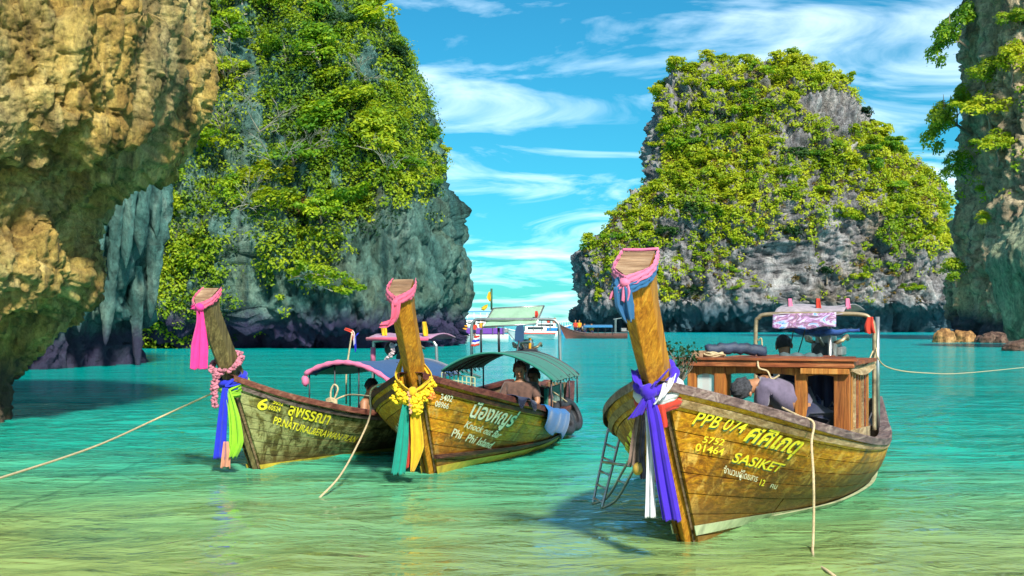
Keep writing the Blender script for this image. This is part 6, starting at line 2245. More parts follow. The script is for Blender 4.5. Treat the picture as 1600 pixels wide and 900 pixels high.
# national flag in red, white and blue bands
t = like(empty("striped_flag"), H)
q = H.local_a(748, 520, A1 - 0.2)
MB().tube([q + Vector((0.035, 0, 0.05)), H.local_a(752, 556, A1 - 0.2)], 0.016, 7).build("staff", m_dark_metal, t, True)
for k, mt in enumerate((c_red, c_white, c_blue, c_white, c_red)):
    q_ = q + Vector((-0.03 - 0.006 * k, 0, -0.045 - 0.032 * k))
    ribbon([q_, q_ + Vector((-0.006, 0.004, -0.033))], [0.085 + 0.012 * k, 0.095 + 0.012 * k], (1, 0.15, 0.12), 1.1, 0.012, 4, 11, 70).build("band", mt, t, True)
tag(t, "flag with red, white and blue bands hanging on the middle boat's stern frame", "flag")
b = MB()
u_ = H.find(848, 634)
g0 = Vector(H.surf(0.33, 1, 1))
for k in range(1):
    pts = []
rows = []
for i in range(20):
    s = i / 19; row = []
    for j in range(27):
        x = j / 26
        u = 0.235 + 0.19 * x
        if s < 0.25:
            q = Vector(H.surf(u, 1.0, 1)) + Vector((-0.09 + 0.17 * (s / 0.25), 0, 0.045))
        else:
            drop = (s - 0.25) / 0.75 * (0.13 + 0.22 * x ** 2 + 0.05 * math.sin(6 * x))
            v = 1 - drop / 0.7
            q = Vector(H.surf(u, v, 1)) + Vector(H.normal(u, v, 1)) * (0.088 + 0.016 * math.sin(20 * x + 2 * s))
        row.append(q + Vector((0, 0, 0.006 * math.sin(17 * x))))
    rows.append(row)
b.slab(rows, lambda i, j: Vector((-0.004, 0, -0.004)))
o = like(b.build("towel", c_towel, None, True), H); tag(o, "bright blue towel draped over the middle boat's right rail", "towel")
b = MB(); rows = []
for i in range(10):
    s = i / 9
    rows.append([Vector(H.surf(0.135 + 0.045 * x, 1.0, 1)) + Vector((-0.1 + 0.2 * min(1, s * 1.6), 0, 0.05 - 0.14 * max(0, s - 0.5) * (1 + math.sin(9 * x)))) for x in np.linspace(0, 1, 12)])
b.slab(rows, lambda i, j: Vector((0, 0, -0.006)))
o = like(b.build("navy_rag", c_navy, None, True), H); tag(o, "dark navy rag lying over the middle boat's rail near the seated person", "cloth")


def tyre(H_, c, ax, R, r_, label):
    b = MB()
    ax = Vector(ax).normalized()
    b.lathe((0, 0, 0), [(R - r_ * 0.9, -r_ * 0.75), (R - r_ * 0.2, -r_ * 0.98), (R + r_ * 0.45, -r_ * 0.95), (R + r_ * 0.85, -r_ * 0.6), (R + r_, 0), (R + r_ * 0.85, r_ * 0.6), (R + r_ * 0.45, r_ * 0.95), (R - r_ * 0.2, r_ * 0.98), (R - r_ * 0.9, r_ * 0.75), (R - r_ * 0.55, 0.3 * r_), (R - r_ * 0.55, -0.3 * r_), (R - r_ * 0.9, -r_ * 0.75)], 30, ax)
    b.f = b.f[:-2]
    o_ = b.build("tyre", m_rubber, None, True)
    like(o_, H_); o_.location = Vector(H_.world(c))
    return tag(o_, label, "tyre", "fender tyres at the middle boat's stern")


tc0 = H.local_a(881, 653, 4.3); tc1 = H.local_a(893, 648, 4.6)
tyre(H, tc0, (0.92, -0.25, 0.42), 0.19, 0.062, "nearer black tyre fender hanging at the middle boat's stern quarter")
tyre(H, tc1, (0.92, -0.25, 0.42), 0.18, 0.06, "farther black tyre fender hanging at the middle boat's stern quarter")
rope(H, [H.local_a(826, 609, 3.6), H.local_a(850, 621, 3.9), H.local_a(872, 630, 4.3)], 0.010, m_rope, "upper of two ropes holding the tyre fenders", 20)
rope(H, [H.local_a(846, 602, 3.9), H.local_a(864, 612, 4.1), H.local_a(886, 628, 4.5)], 0.010, m_rope, "lower of two ropes holding the tyre fenders", 20)
# person under the canopy
hd = H.local_a(812, 578, 3.55)
ch = hd + Vector((0.0, 0.06, -0.30)); pv = ch + Vector((0.0, 0.10, -0.30))
human("person", "person in brown shirt and navy shorts sitting under the green canopy of the middle boat", H, dict(
    pelvis=pv, chest=ch, neck=ch + Vector((0.0, -0.01, 0.19)), head=hd, sl=ch + Vector((0.19, 0, 0.08)), sr=ch + Vector((-0.19, 0, 0.08)),
    el=ch + Vector((0.25, -0.08, -0.14)), er=ch + Vector((-0.25, -0.08, -0.14)), hl=ch + Vector((-0.02, -0.25, -0.17)), hr=ch + Vector((0.03, -0.22, -0.13)),
    kl=pv + Vector((0.13, -0.36, 0.06)), kr=pv + Vector((-0.13, -0.36, 0.06)), fl=pv + Vector((0.12, -0.36, -0.3)), fr=pv + Vector((-0.12, -0.36, -0.3))),
    (0.05, -1, -0.1), SKIN, plain("red_cap_hair", (0.10, 0.025, 0.015), 0.8, var=0.4), cloth("brown_shirt", (0.13, 0.065, 0.045), var=0.4, trans=0), c_navy, 0.75)
hd = H.local_a(834, 588, 3.95)
ch = hd + Vector((0.0, 0.05, -0.28)); pv = ch + Vector((0.0, 0.10, -0.28))
human("person", "person half hidden behind the seated one under the green canopy", H, dict(
    pelvis=pv, chest=ch, neck=ch + Vector((0.0, -0.01, 0.18)), head=hd, sl=ch + Vector((0.18, 0, 0.08)), sr=ch + Vector((-0.18, 0, 0.08)),
    el=ch + Vector((0.24, -0.08, -0.14)), er=ch + Vector((-0.22, -0.08, -0.14)), hl=ch + Vector((0.05, -0.25, -0.15)), hr=ch + Vector((-0.03, -0.22, -0.13)),
    kl=pv + Vector((0.13, -0.36, 0.06)), kr=pv + Vector((-0.13, -0.36, 0.06)), fl=pv + Vector((0.12, -0.36, -0.28)), fr=pv + Vector((-0.12, -0.36, -0.28))),
    (-0.2, -1, -0.1), SKIN_D, HAIR, cloth("dark_red_shirt", (0.12, 0.03, 0.02), var=0.4, trans=0), c_navy, 0.6)

# cloths and garlands on the middle prow
top = stem_ring(H, 1.86, 0.111, 0.255, 0.17)
apex = top[0] + Vector((0, -0.02, -0.01))
b = MB()
prow_band(b, top, apex, 0.013, -0.082, 7)
b.ball(apex + Vector((0, -0.02, -0.05)), (0.035, 0.03, 0.035), 9, 7, 0.15)
a_ = apex.y - 0.03
ribbon([apex + Vector((0, -0.02, -0.05)), H.local_a(619, 475, a_), H.local_a(617, 495, a_ + 0.02), H.local_a(611, 506, a_ + 0.04)], [0.05, 0.09, 0.08, 0.10], (1, 0.3, 0.15), 1.8, 0.02, 22, 15, 81, 0.012, b)
ribbon([H.local_a(617, 500, a_ + 0.03), H.local_a(606, 506, a_ + 0.03), H.local_a(594, 508, a_ + 0.03)], [0.07, 0.08, 0.05], (0.25, 0.1, 1), 1.5, 0.015, 12, 11, 82, 0.012, b)
tag(like(b.build("prow_cloth", c_pink, None, True), H), "pink cloth tied over the top of the middle boat's prow, tail hanging left", "cloth")
b = MB()
rows_f = []
zf = 1.02
a_ = float(H.stem_a(1.05)) - 0.10
for sd in (1, -1):
    sx = 1 if sd > 0 else -1
    pts = [H.local_a(655 if sd > 0 else 629, 562 if sd > 0 else 558, a_ + 0.30), H.local_a(672 if sd > 0 else 621, 590, a_ + 0.14), H.local_a(660 if sd > 0 else 632, 606, a_ + 0.0), H.local_a(645, 614, a_ - 0.05)]
    ribbon(pts, [0.03, 0.09, 0.13, 0.07], (0.5 * sx, -0.2, 0.85), 1.6, 0.012, 22, 15, 90 + sd, 0.0, b)
b.ball(H.local_a(645, 612, a_ - 0.06), (0.045, 0.04, 0.05), 9, 7, 0.12)
a3 = a_ - 0.05
ribbon([H.local_a(648, 620, a3), H.local_a(650, 660, a3), H.local_a(652, 700, a3 + 0.02), H.local_a(644, 738, a3 + 0.03)], [0.06, 0.11, 0.13, 0.03], (1, 0.2, 0), 2, 0.018, 30, 17, 93, 0.0, b)
tag(like(b.build("yellow_tied_cloth", c_yellow, None, True), H), "yellow sash crossing the middle prow with a long tail ending in a point", "cloth")
o = like(ribbon([H.local_a(637, 616, a3 + 0.02), H.local_a(632, 650, a3 + 0.02), H.local_a(628, 695, a3 + 0.03), H.local_a(622, 741, a3 + 0.04)], [0.05, 0.09, 0.13, 0.14], (1, 0.2, 0), 2.2, 0.02, 30, 19, 94, 0.015).build("teal_tied_cloth", c_teal, None, True), H)
tag(o, "teal green cloth tail hanging from the middle prow", "cloth")
o = like(ribbon([H.local_a(641, 640, a3 + 0.05), H.local_a(641, 690, a3 + 0.05), H.local_a(636, 732, a3 + 0.06)], [0.03, 0.04, 0.03], (1, 0.2, 0), 1.2, 0.012, 20, 9, 95, 0.01).build("red_ribbon", c_red, None, True), H)
tag(o, "thin red ribbon between the teal and yellow tails of the middle prow", "ribbon")
m_mari = plain("marigold_yellow", (0.80, 0.52, 0.008), 0.8, var=0.3, scale=30)
m_oran = plain("marigold_orange", (0.75, 0.22, 0.03), 0.8, var=0.3, scale=30)
b = garland([H.local_a(627, 590, a_ + 0.22), H.local_a(622, 603, a_ + 0.1), H.local_a(628, 618, a_ + 0.0), H.local_a(642, 628, a_ - 0.05), H.local_a(656, 624, a_ - 0.02), H.local_a(670, 610, a_ + 0.08), H.local_a(676, 592, a_ + 0.2)], 0.05, 330, 0.019, 5)
garland([H.local_a(650, 625, a_ - 0.07), H.local_a(651, 635, a_ - 0.07), H.local_a(651, 642, a_ - 0.07)], 0.055, 130, 0.019, 6, b)
tag(like(b.build("marigold_garland", m_mari, None, True), H), "yellow marigold garland looped round the middle boat's prow", "garland")
b = garland([H.local_a(668, 618, a_ + 0.02), H.local_a(674, 621, a_ + 0.04), H.local_a(680, 617, a_ + 0.06)], 0.028, 50, 0.016, 7)
b.tube([H.local_a(672, 604, a_ + 0.08), H.local_a(674, 620, a_ + 0.04)], 0.006, 5)
tag(like(b.build("orange_tassel", m_oran, None, True), H), "orange flower tassel at the right end of the marigold garland", "garland")
b = garland([H.local_a(614, 620, a_ + 0.06), H.local_a(621, 627, a_ + 0.02), H.local_a(630, 623, a_ + 0.0)], 0.03, 60, 0.016, 8)
b.tube([H.local_a(624, 606, a_ + 0.08), H.local_a(621, 625, a_ + 0.02)], 0.006, 5)
tag(like(b.build("yellow_tassel", m_mari, None, True), H), "small yellow flower tassel at the left end of the marigold garland", "garland")
b = garland([H.local_a(640, 612, a_ - 0.05), H.local_a(641, 625, a_ - 0.09), H.local_a(643, 645, a_ - 0.09)], 0.018, 50, 0.013, 9)
tag(like(b.build("peach_flower_string", cloth("peach_petals", (0.78, 0.38, 0.2)), None, True), H), "short string of peach flowers at the knot of the yellow sash", "garland")

# mooring rope of the middle boat
g_ = Vector(H.surf(0.10, 1.0, -1))
wpt = at(500, 777, FPX * CAMH / (777 - HORY))
rope(None, [Vector(H.world(Vector(H.surf(0.05, 1.0, -1)) + Vector((0.05, 0, 0.04)))), Vector(H.world(g_ + Vector((-0.07, 0, 0.04)))), at(578, 650, 13.6), at(556, 700, 12.9), at(530, 745, 12.2), wpt, wpt + Vector((-0.1, -0.1, -0.1))], 0.010, m_rope, "pale mooring rope slanting from the middle boat down into the water")

# ================================================================== LEFT BOAT
H = H_LEFT
boat_l = like(empty("longtail_boat"), H)
tag(boat_l, "weathered mossy longtail boat with pink-edged canopy, leftmost of the three", "boat", "longtail boats moored in the shallows")
make_hull(boat_l, H, 1.80, m_plank_l, m_prow_l, m_rail_red, m_rail, m_stripe_y, 0.10, 8, (0.0, 0.05, 0.006), 0.096)
lettering(H, boat_l, "6", (399, 637), (413, 639), (402, 619), m_yellow_letter, bold=0.02)
lettering(H, boat_l, "5052", (423, 628), (440, 632), (425, 621), m_yellow_letter)
lettering(H, boat_l, "60524", (416, 637), (435, 641), (418, 630), m_yellow_letter)
lettering(H, boat_l, "สุพรรณา", (446, 645), (508, 660), (452, 630), m_yellow_letter, cap=0.55, bold=0.02)
lettering(H, boat_l, "PP.NATURAL&ERAWAN PLAN", (422, 660), (551, 688), (428, 648), m_yellow_letter, bold=0.014)

AF, AB = 2.9, 5.3
cl, cr = H.local_a(478, 590, AF), H.local_a(608, 600, AF)
ctop = H.local_a(540, 567, AF)
xl_, xr_ = cl.x, cr.x
can = empty("canopy"); can.parent = boat_l
rows = [[Vector((xl_ + (xr_ - xl_) * (j / 24), AF + (AB - AF) * (i / 8), arch_z(j / 24) - 0.01 * math.sin(i * 2.1))) for j in range(25)] for i in range(9)]
b = MB(); b.slab(rows, lambda i, j: Vector((0, 0, -0.006))); b.build("canopy_cover", c_blue_tarp, can, True)
b = MB(); b.tube([Vector((xl_ + (xr_ - xl_) * (j / 30), AF - 0.02, arch_z(j / 30) + 0.006)) for j in range(31)], [0.032 + 0.006 * math.sin(1.7 * j) for j in range(31)], 9); b.build("padded_edge", c_rose, can, True)
for x, z_ in ((xl_, cl.z), (xr_, cr.z)):
    b = MB(); b.ball((x, AF - 0.02, z_ - 0.045), (0.05, 0.05, 0.075), 10, 8, 0.15); b.build("edge_tassel", c_rose, can, True)
for k in range(4):
    y = AF + 0.25 + 0.6 * k
    b = MB(); b.tube([Vector((xl_ + (xr_ - xl_) * (j / 24), y, arch_z(j / 24) - 0.02)) for j in range(25)], 0.011, 6); b.build("rib", m_dark_metal, can, True)
b = MB()
for k, (s0, s1, mt) in enumerate(((0.05, 0.35, c_green_tarp), (0.40, 0.62, c_brownp), (0.65, 0.9, c_green_tarp))):
    rr_ = [[Vector((xl_ + (xr_ - xl_) * s, AF + 0.15 + 1.9 * (i / 5), arch_z(s) - 0.035 - 0.03 * math.sin(math.pi * i / 5))) for s in np.linspace(s0, s1, 8)] for i in range(6)]
    b = MB(); b.slab(rr_, lambda i, j: Vector((0, 0, -0.004))); b.build("slung_cloth", mt, can, True)
for s in (0.02, 0.33, 0.62, 0.98):
    x = xl_ + (xr_ - xl_) * s
    for y in (AF + 0.05, AF + 1.2):
        b = MB(); b.tube([(x, y, 0.35), (x, y, arch_z(s))], 0.011, 6); b.build("canopy_post", m_dark_metal, can, True)
# stern frame
A1 = 5.9
pl, pr = H.local_a(583, 575, A1), H.local_a(682, 562, A1)
zt = H.local_a(630, 533, A1).z
b = MB()
b.tube(rope_path([(pl.x, A1, 0.4), (pl.x, A1, 1.0), (pl.x + 0.01, A1, zt - 0.08), (pl.x + 0.06, A1, zt), (0.5 * (pl.x + pr.x), A1, zt + 0.03), (pr.x - 0.12, A1, zt + 0.01), (pr.x - 0.02, A1, zt - 0.05), (pr.x, A1, zt - 0.16), (pr.x + 0.02, A1, 0.5)], 60), 0.026, 8)
b.build("awning_frame", m_steel, boat_l, True)
b = MB(); b.tube([(pl.x, A1 - 0.005, 1.0), (pl.x + 0.005, A1 - 0.005, zt - 0.1)], [0.045, 0.04], 9); b.build("wrapped_leg", c_rose, boat_l, True)
rows = [[Vector((pl.x + 0.02 + (pr.x - pl.x) * (j / 14), A1 - 0.25 + 0.95 * (i / 6), zt + 0.05 + 0.07 * math.sin(math.pi * i / 6) + 0.01 * math.sin(j))) for j in range(15)] for i in range(7)]
b = MB(); b.slab(rows, lambda i, j: Vector((0, 0, -0.02))); b.build("awning_roof", cloth("mauve_tarpaulin", (0.50, 0.26, 0.42), var=0.3), boat_l, True)
b = MB(); b.tube([Vector((pl.x + 0.02, A1 - 0.26, zt + 0.035)), Vector((pr.x - 0.02, A1 - 0.26, zt + 0.035))], 0.028, 8); b.build("awning_edge", c_pink, boat_l, True)
pe = H.local_a(640, 560, 6.8); engine(boat_l, H, pe, None, red=False)
b = MB(); b.box(H.local_a(648, 574, A1 - 0.3), (0.75, 0.5, 0.10)); b.build("engine_cover_board", c_towel, boat_l)
# flags and hanging flowers
for k, (x0, mt) in enumerate(((597, c_yellow), (661, c_yellow))):
    q = H.local_a(x0, 527, A1 - 0.1)
    t = like(empty("small_flag"), H)
    MB().tube([q, q + Vector((0, 0, 0.25))], 0.006, 5).build("staff", m_dark_metal, t)
    ribbon([q + Vector((0.02, 0, 0.24)), q + Vector((0.03, 0.01, 0.12)), q + Vector((0.05, 0, 0.02))], [0.06, 0.09, 0.07], (1, 0.2, 0), 1.2, 0.015, 12, 9, 120 + k).build("cloth", mt, t, True)
    tag(t, ["yellow flag left of the middle prow on the left boat's stern awning", "yellow flag right of the middle prow on the left boat's stern awning"][k], "flag", "yellow flags on the left boat awning")
b = garland([H.local_a(612, 538, A1 - 0.1), H.local_a(614, 548, A1 - 0.12), H.local_a(608, 558, A1 - 0.12), H.local_a(602, 566, A1 - 0.1)], 0.03, 70, 0.02, 31)
tag(like(b.build("flower_string", cloth("white_pink_petals", (0.72, 0.55, 0.55)), None, True), H), "string of white flowers hanging under the left boat's stern awning", "garland")
b = MB(); b.ball(H.local_a(612, 545, A1), (0.12, 0.1, 0.12), 12, 8); 
tag(like(b.build("dark_net_bag", m_dark_metal, None, True), H), "dark round bag hanging behind the flower string on the left boat", "bag")
t = like(empty("pole_flag"), H)
q0, q1 = H.local_a(541, 578, 4.3), H.local_a(549, 527, 4.3)
MB().tube([q0 + Vector((0, 0, -0.5)), q0, q1, H.local_a(551, 518, 4.3)], 0.013, 7).build("staff", m_rope, t, True)
for k, mt in enumerate((c_red, c_white, c_blue)):
    q_ = H.local_a(551 + 2 * k, 519 + 4 * k, 4.3)
    ribbon([q_ + Vector((-0.13 + 0.09 * k, 0, 0.05)), q_ + Vector((0, 0, 0.0)), q_ + Vector((0.01, 0, -0.10 - 0.05 * k))], [0.04, 0.05, 0.035], (0.5, 0.1, 0.8), 1.2, 0.012, 14, 9, 130 + k).build("band", mt, t, True)
tag(t, "faded red, white and blue flag on a leaning pole of the left boat", "flag")
# rope on the left boat
q = H.local_a(517, 628, 2.1)
b = MB()
b.tube(catmull([q, q + Vector((0.0, 0, 0.14)), q + Vector((0.05, 0, 0.22)), q + Vector((0.10, 0, 0.16)), q + Vector((0.03, 0, 0.0))], 26), 0.012, 7)
for k in range(5):
    b.tube(catmull([q + Vector((-0.07, 0, -0.02 + 0.012 * k)), q + Vector((0.02, -0.03, 0.01 + 0.01 * k)), q + Vector((0.09, 0, -0.03 + 0.012 * k))], 10), 0.011, 6)
tag(like(b.build("rope_knot", m_rope, None, True), H), "pale rope knotted in a bow on the left boat's rail", "rope")
rope(None, [Vector(H.world(q)), Vector(H.world(H.local_a(545, 617, 2.4))), at(590, 619, 14.3), Vector(H_MID.world(Vector(H_MID.surf(0.08, 1.0, -1)) + Vector((0, 0, 0.04))))], 0.011, m_rope, "pale rope stretched from the left boat's rail to the middle boat")
st_ = Vector(H.world(Vector((0, float(H.stem_a(0.92)) - 0.05, 0.92))))
rope(None, [st_, at(250, 652, 14.5), at(150, 697, 12.6), at(0, 747, 10.5), at(-120, 782, 9.0)], 0.011, m_rope, "long pale mooring rope running from the left prow out of the frame at lower left")
# person in the left boat
hd = H.local_a(580, 604, 3.3)
ch = hd + Vector((-0.06, 0.05, -0.28)); pv = ch + Vector((-0.08, 0.05, -0.26))
human("person", "person with black hair and black tank top sitting low in the left boat", H, dict(
    pelvis=pv, chest=ch, neck=ch + Vector((0.01, -0.01, 0.18)), head=hd, sl=ch + Vector((0.02, -0.19, 0.07)), sr=ch + Vector((-0.02, 0.19, 0.07)),
    el=ch + Vector((0.06, -0.26, -0.17)), er=ch + Vector((0.06, 0.26, -0.17)), hl=ch + Vector((0.27, -0.2, -0.22)), hr=ch + Vector((0.27, 0.2, -0.22)),
    kl=pv + Vector((0.38, -0.12, 0.05)), kr=pv + Vector((0.38, 0.12, 0.05)), fl=pv + Vector((0.40, -0.12, -0.1)), fr=pv + Vector((0.40, 0.12, -0.1))),
    (1, -0.25, 0), SKIN, HAIR, cloth("black_vest", (0.012, 0.011, 0.014), trans=0), c_navy, 0.0)

# cloths on the left prow
top = stem_ring(H, 1.80, 0.105, 0.255, 0.17)
apex = top[0] + Vector((0, -0.02, -0.01))
b = MB()
prow_band(b, top, apex, 0.013, -0.07, 8)
tag(like(b.build("prow_cloth_band", c_pink, None, True), H), "pink cloth band folded over the top of the left boat's prow", "cloth")
a_ = apex.y - 0.03
b = MB()
b.ball(H.local_a(312, 480, a_), (0.05, 0.04, 0.045), 9, 7, 0.15)
ribbon([H.local_a(312, 482, a_), H.local_a(313, 505, a_), H.local_a(311, 540, a_), H.local_a(309, 577, a_)], [0.06, 0.09, 0.19, 0.20], (1, 0.2, 0), 2.0, 0.03, 30, 21, 141, 0.012, b)
ribbon([H.local_a(312, 480, a_), H.local_a(306, 479, a_), H.local_a(299, 481, a_)], [0.04, 0.06, 0.03], (0.1, 0, 1), 1.2, 0.012, 10, 9, 142, 0.0, b)
tag(like(b.build("hot_pink_scarf", c_hot, None, True), H), "hot pink scarf hanging free from the left boat's prow tip", "scarf")
a_ = float(H.stem_a(1.0)) - 0.06
lp = loop_round(H, 1.19, 0.045, 0.03, 0.10, 30, 0.29, 0.108)
b = garland(lp + [lp[0]], 0.032, 260, 0.017, 51)
fr_ = lp[15]
garland([fr_, fr_ + Vector((-0.02, -0.05, -0.14)), fr_ + Vector((0.0, -0.06, -0.34))], 0.036, 130, 0.017, 52, b)
tag(like(b.build("pink_flower_garland", cloth("pink_petals", (0.72, 0.24, 0.32), var=0.45), None, True), H), "pink and white flower garland round the left boat's prow", "garland")
for k, (mt, nm, lab, dz) in enumerate(((c_blue, "blue_tied_cloth", "blue sash round the left prow with a long tail", 0.0), (c_lime, "lime_tied_cloth", "lime green sash round the left prow with a long tail", -0.05))):
    b = MB()
    b.tube(loop_round(H, 1.02 - 0.07 * k, 0.022, 0.03, 0.05, 36, 0.29, 0.105), [0.032 * (1 + 0.15 * math.sin(5 * i)) for i in range(36)], 9, closed=True)
    b.tube(loop_round(H, 0.985 - 0.07 * k, 0.018, 0.03, 0.04, 36, 0.29, 0.105), [0.026 * (1 + 0.15 * math.sin(4 * i + 1)) for i in range(36)], 9, closed=True)
    for e_ in range(2):
        pts = [H.local_a(366, 580 + 14 * k + 22 * e_ * (1 - 0 * k), a_ + 0.26), H.local_a(376, 588 + 14 * k + 14 * e_, a_ + 0.16), H.local_a(362, 598 + 12 * k + 8 * e_, a_ + 0.04), H.local_a(351, 606 + 8 * k, a_ - 0.03)]
        ribbon(pts, [0.07, 0.07, 0.07, 0.05], (0.35, -0.2, 0.9), 1.3, 0.01, 18, 11, 150 + 3 * k + e_, 0.0, b)
    if k == 0:
        ribbon([H.local_a(352, 606, a_ - 0.04), H.local_a(348, 650, a_ - 0.04), H.local_a(343, 716, a_ - 0.03)], [0.07, 0.11, 0.15], (1, 0.2, 0), 2.2, 0.02, 28, 19, 161, 0.02, b)
    else:
        ribbon([H.local_a(356, 610, a_ - 0.02), H.local_a(365, 650, a_ - 0.02), H.local_a(368, 690, a_ - 0.01), H.local_a(362, 715, a_ - 0.01)], [0.06, 0.12, 0.16, 0.09], (1, 0.2, 0), 2.2, 0.025, 28, 19, 162, 0.02, b)
    tag(like(b.build(nm, mt, None, True), H), lab, "cloth")
o = like(ribbon([H.local_a(353, 690, a_ - 0.02), H.local_a(353, 712, a_ - 0.02), H.local_a(352, 731, a_ - 0.01)], [0.05, 0.09, 0.10], (1, 0.2, 0), 1.4, 0.02, 14, 13, 163, 0.02).build("peach_cloth_end", c_peach, None, True), H)
tag(o, "peach cloth end hanging lowest between the left boat's blue and lime tails", "cloth")

# ================================================================== boats at the bay entrance
def shell(L, B, h, bow=0.8, rake=0.12, n=18, stern=0.75, deep=0.3):
    """simple hull, bow at x = 0, stern at x = L; returns grids of both sides"""
    out = []
    for sd in (-1, 1):
        rows = []
        for i in range(n):
            u = i / (n - 1)
            b_ = B * min(1.0, (u / 0.38) ** 0.75) * (1 - (1 - stern) * max(0, u - 0.5) * 2)
            top = h + bow * max(0, 1 - u / 0.45) ** 2
            row = []
            for j in range(7):
                v = j / 6
                x = L * u + rake * L * (1 - v) * (1 - u)
                row.append(Vector((x, sd * max(0.02, b_ * (1 - (1 - v) ** 1.8)), -deep + (top + deep) * v)))
            rows.append(row)
        out.append(rows)
    return out


def far_root(name, x0, y, d, rz, label, group="boats lying at the bay entrance"):
    p_ = at(x0, y, d)
    e = empty(name, (p_.x, p_.y, 0), rz)
    tag(e, label, "boat", group)
    return e


def far_hull(root, L, B, h, mat, rail, **k):
    A, Bs = shell(L, B, h, **k)
    b = MB(); b.sheet(A); b.sheet(Bs)
    b.add([A[-1][j] for j in range(7)] + [Bs[-1][j] for j in range(6, -1, -1)], [tuple(range(14))])
    hl = b.build("hull", mat, root, True)
    b = MB()
    for rows in (A, Bs):
        b.tube([r_[-1] + Vector((0, 0, 0.03)) for r_ in rows], 0.055, 6)
    b.build("rail", rail, root)
    b = MB(); b.sheet([[A[i][4], Bs[i][4]] for i in range(len(A))]); b.build("deck", m_inner, root)
    return A, Bs


def passenger(p, col, label, scale=1.0, seat=False):
    r = random.Random(int(p[0] * 100 + p[2] * 10))
    P0 = Vector(p)
    hgt = 0.45 if seat else 0.85
    pv = P0 + Vector((0, 0, hgt)); ch = pv + Vector((0, 0, 0.36)); hd = ch + Vector((0, 0, 0.36))
    kf = -0.38 if seat else 0.0
    J = dict(pelvis=pv, chest=ch, neck=ch + Vector((0, 0, 0.2)), head=hd, sl=ch + Vector((-0.18, 0, 0.1)), sr=ch + Vector((0.18, 0, 0.1)),
             el=ch + Vector((-0.25, -0.03, -0.16)), er=ch + Vector((0.25, -0.03, -0.16)), hl=ch + Vector((-0.2, -0.2, -0.25)), hr=ch + Vector((0.2, -0.2, -0.25)),
             kl=pv + Vector((-0.1, kf, -0.02 if seat else -0.42)), kr=pv + Vector((0.1, kf, -0.02 if seat else -0.42)),
             fl=pv + Vector((-0.1, kf, -0.4 if seat else -0.8)), fr=pv + Vector((0.1, kf, -0.4 if seat else -0.8)))
    human("person", label, None, J, (r.uniform(-1, 1), -1, 0), SKIN, HAIR, col, c_navy, 0.6, level=0, group="people on the boats at the bay entrance")


m_white_gel = plain("white_gelcoat", (0.78, 0.78, 0.76), 0.25, var=0.06)
m_blue_gel = plain("blue_gelcoat", (0.03, 0.22, 0.50), 0.3, var=0.1)
m_dark_hull = plain("dark_hull_paint", (0.05, 0.07, 0.06), 0.6, var=0.4)
m_brown_hull = plain("brown_hull_paint", (0.16, 0.06, 0.045), 0.6, var=0.4)
m_window = plain("tinted_window", (0.02, 0.03, 0.04), 0.1, var=0.05)
c_purple = cloth("purple_cover", (0.18, 0.06, 0.40))
c_turq = cloth("turquoise_canopy", (0.02, 0.20, 0.42))


def longtail_far(x0, x1, y, d, label, canopy, hull_m, cover_m, prow_h=1.6, bow=1.0, frame=True):
    L = (x1 - x0) / FPX * d
    root = far_root("longtail_boat", x0, y, d, 0, label)
    A, Bs = far_hull(root, L, 0.85, 0.55, hull_m, m_rail, bow=bow)
    tip = A[0][-1]
    b = MB(); b.tube([Vector((0.25, 0, 0.1)), Vector((0.0, 0, tip.z - 0.1)), Vector((-0.28, 0, tip.z + prow_h * 0.25)), Vector((-0.45, 0, tip.z + prow_h * 0.4))], [0.07, 0.1, 0.1, 0.11], 6); b.build("prow_post", m_prow_r, root)
    c0, c1 = L * canopy[0], L * canopy[1]
    rows = [[Vector((c0 + (c1 - c0) * i / 8, -0.9 + 1.8 * j / 8, 1.25 + 0.25 * math.sin(math.pi * j / 8))) for j in range(9)] for i in range(9)]
    b = MB(); b.slab(rows, lambda i, j: Vector((0, 0, -0.05))); b.build("canopy_cover", cover_m, root, True)
    for i in range(5):
        for sd in (-1, 1):
            x = c0 + (c1 - c0) * i / 4
            b = MB(); b.tube([(x, sd * 0.8, 0.4), (x, sd * 0.85, 1.3)], 0.03, 5); b.build("canopy_post", m_dark_metal, root)
    b = MB(); b.tube([(L * 0.97, 0, 0.9), (L * 1.1, 0, 0.6), (L * 1.32, 0, -0.1)], 0.05, 6); b.build("propeller_shaft", m_steel, root)
    b = MB(); b.box((L * 0.95, 0, 0.95), (0.6, 0.4, 0.4)); b.build("engine", m_grey_metal, root, bevel=0.04)
    if frame:
        b = MB(); b.tube([(L * 0.83, -0.7, 0.5), (L * 0.83, -0.7, 2.1), (L * 0.83, 0.7, 2.1), (L * 0.83, 0.7, 0.5)], 0.035, 6); b.tube([(L * 0.80, 0, 2.1), (L * 0.93, 0, 2.25)], 0.05, 6); b.build("awning_frame", m_steel, root)
    return root, L


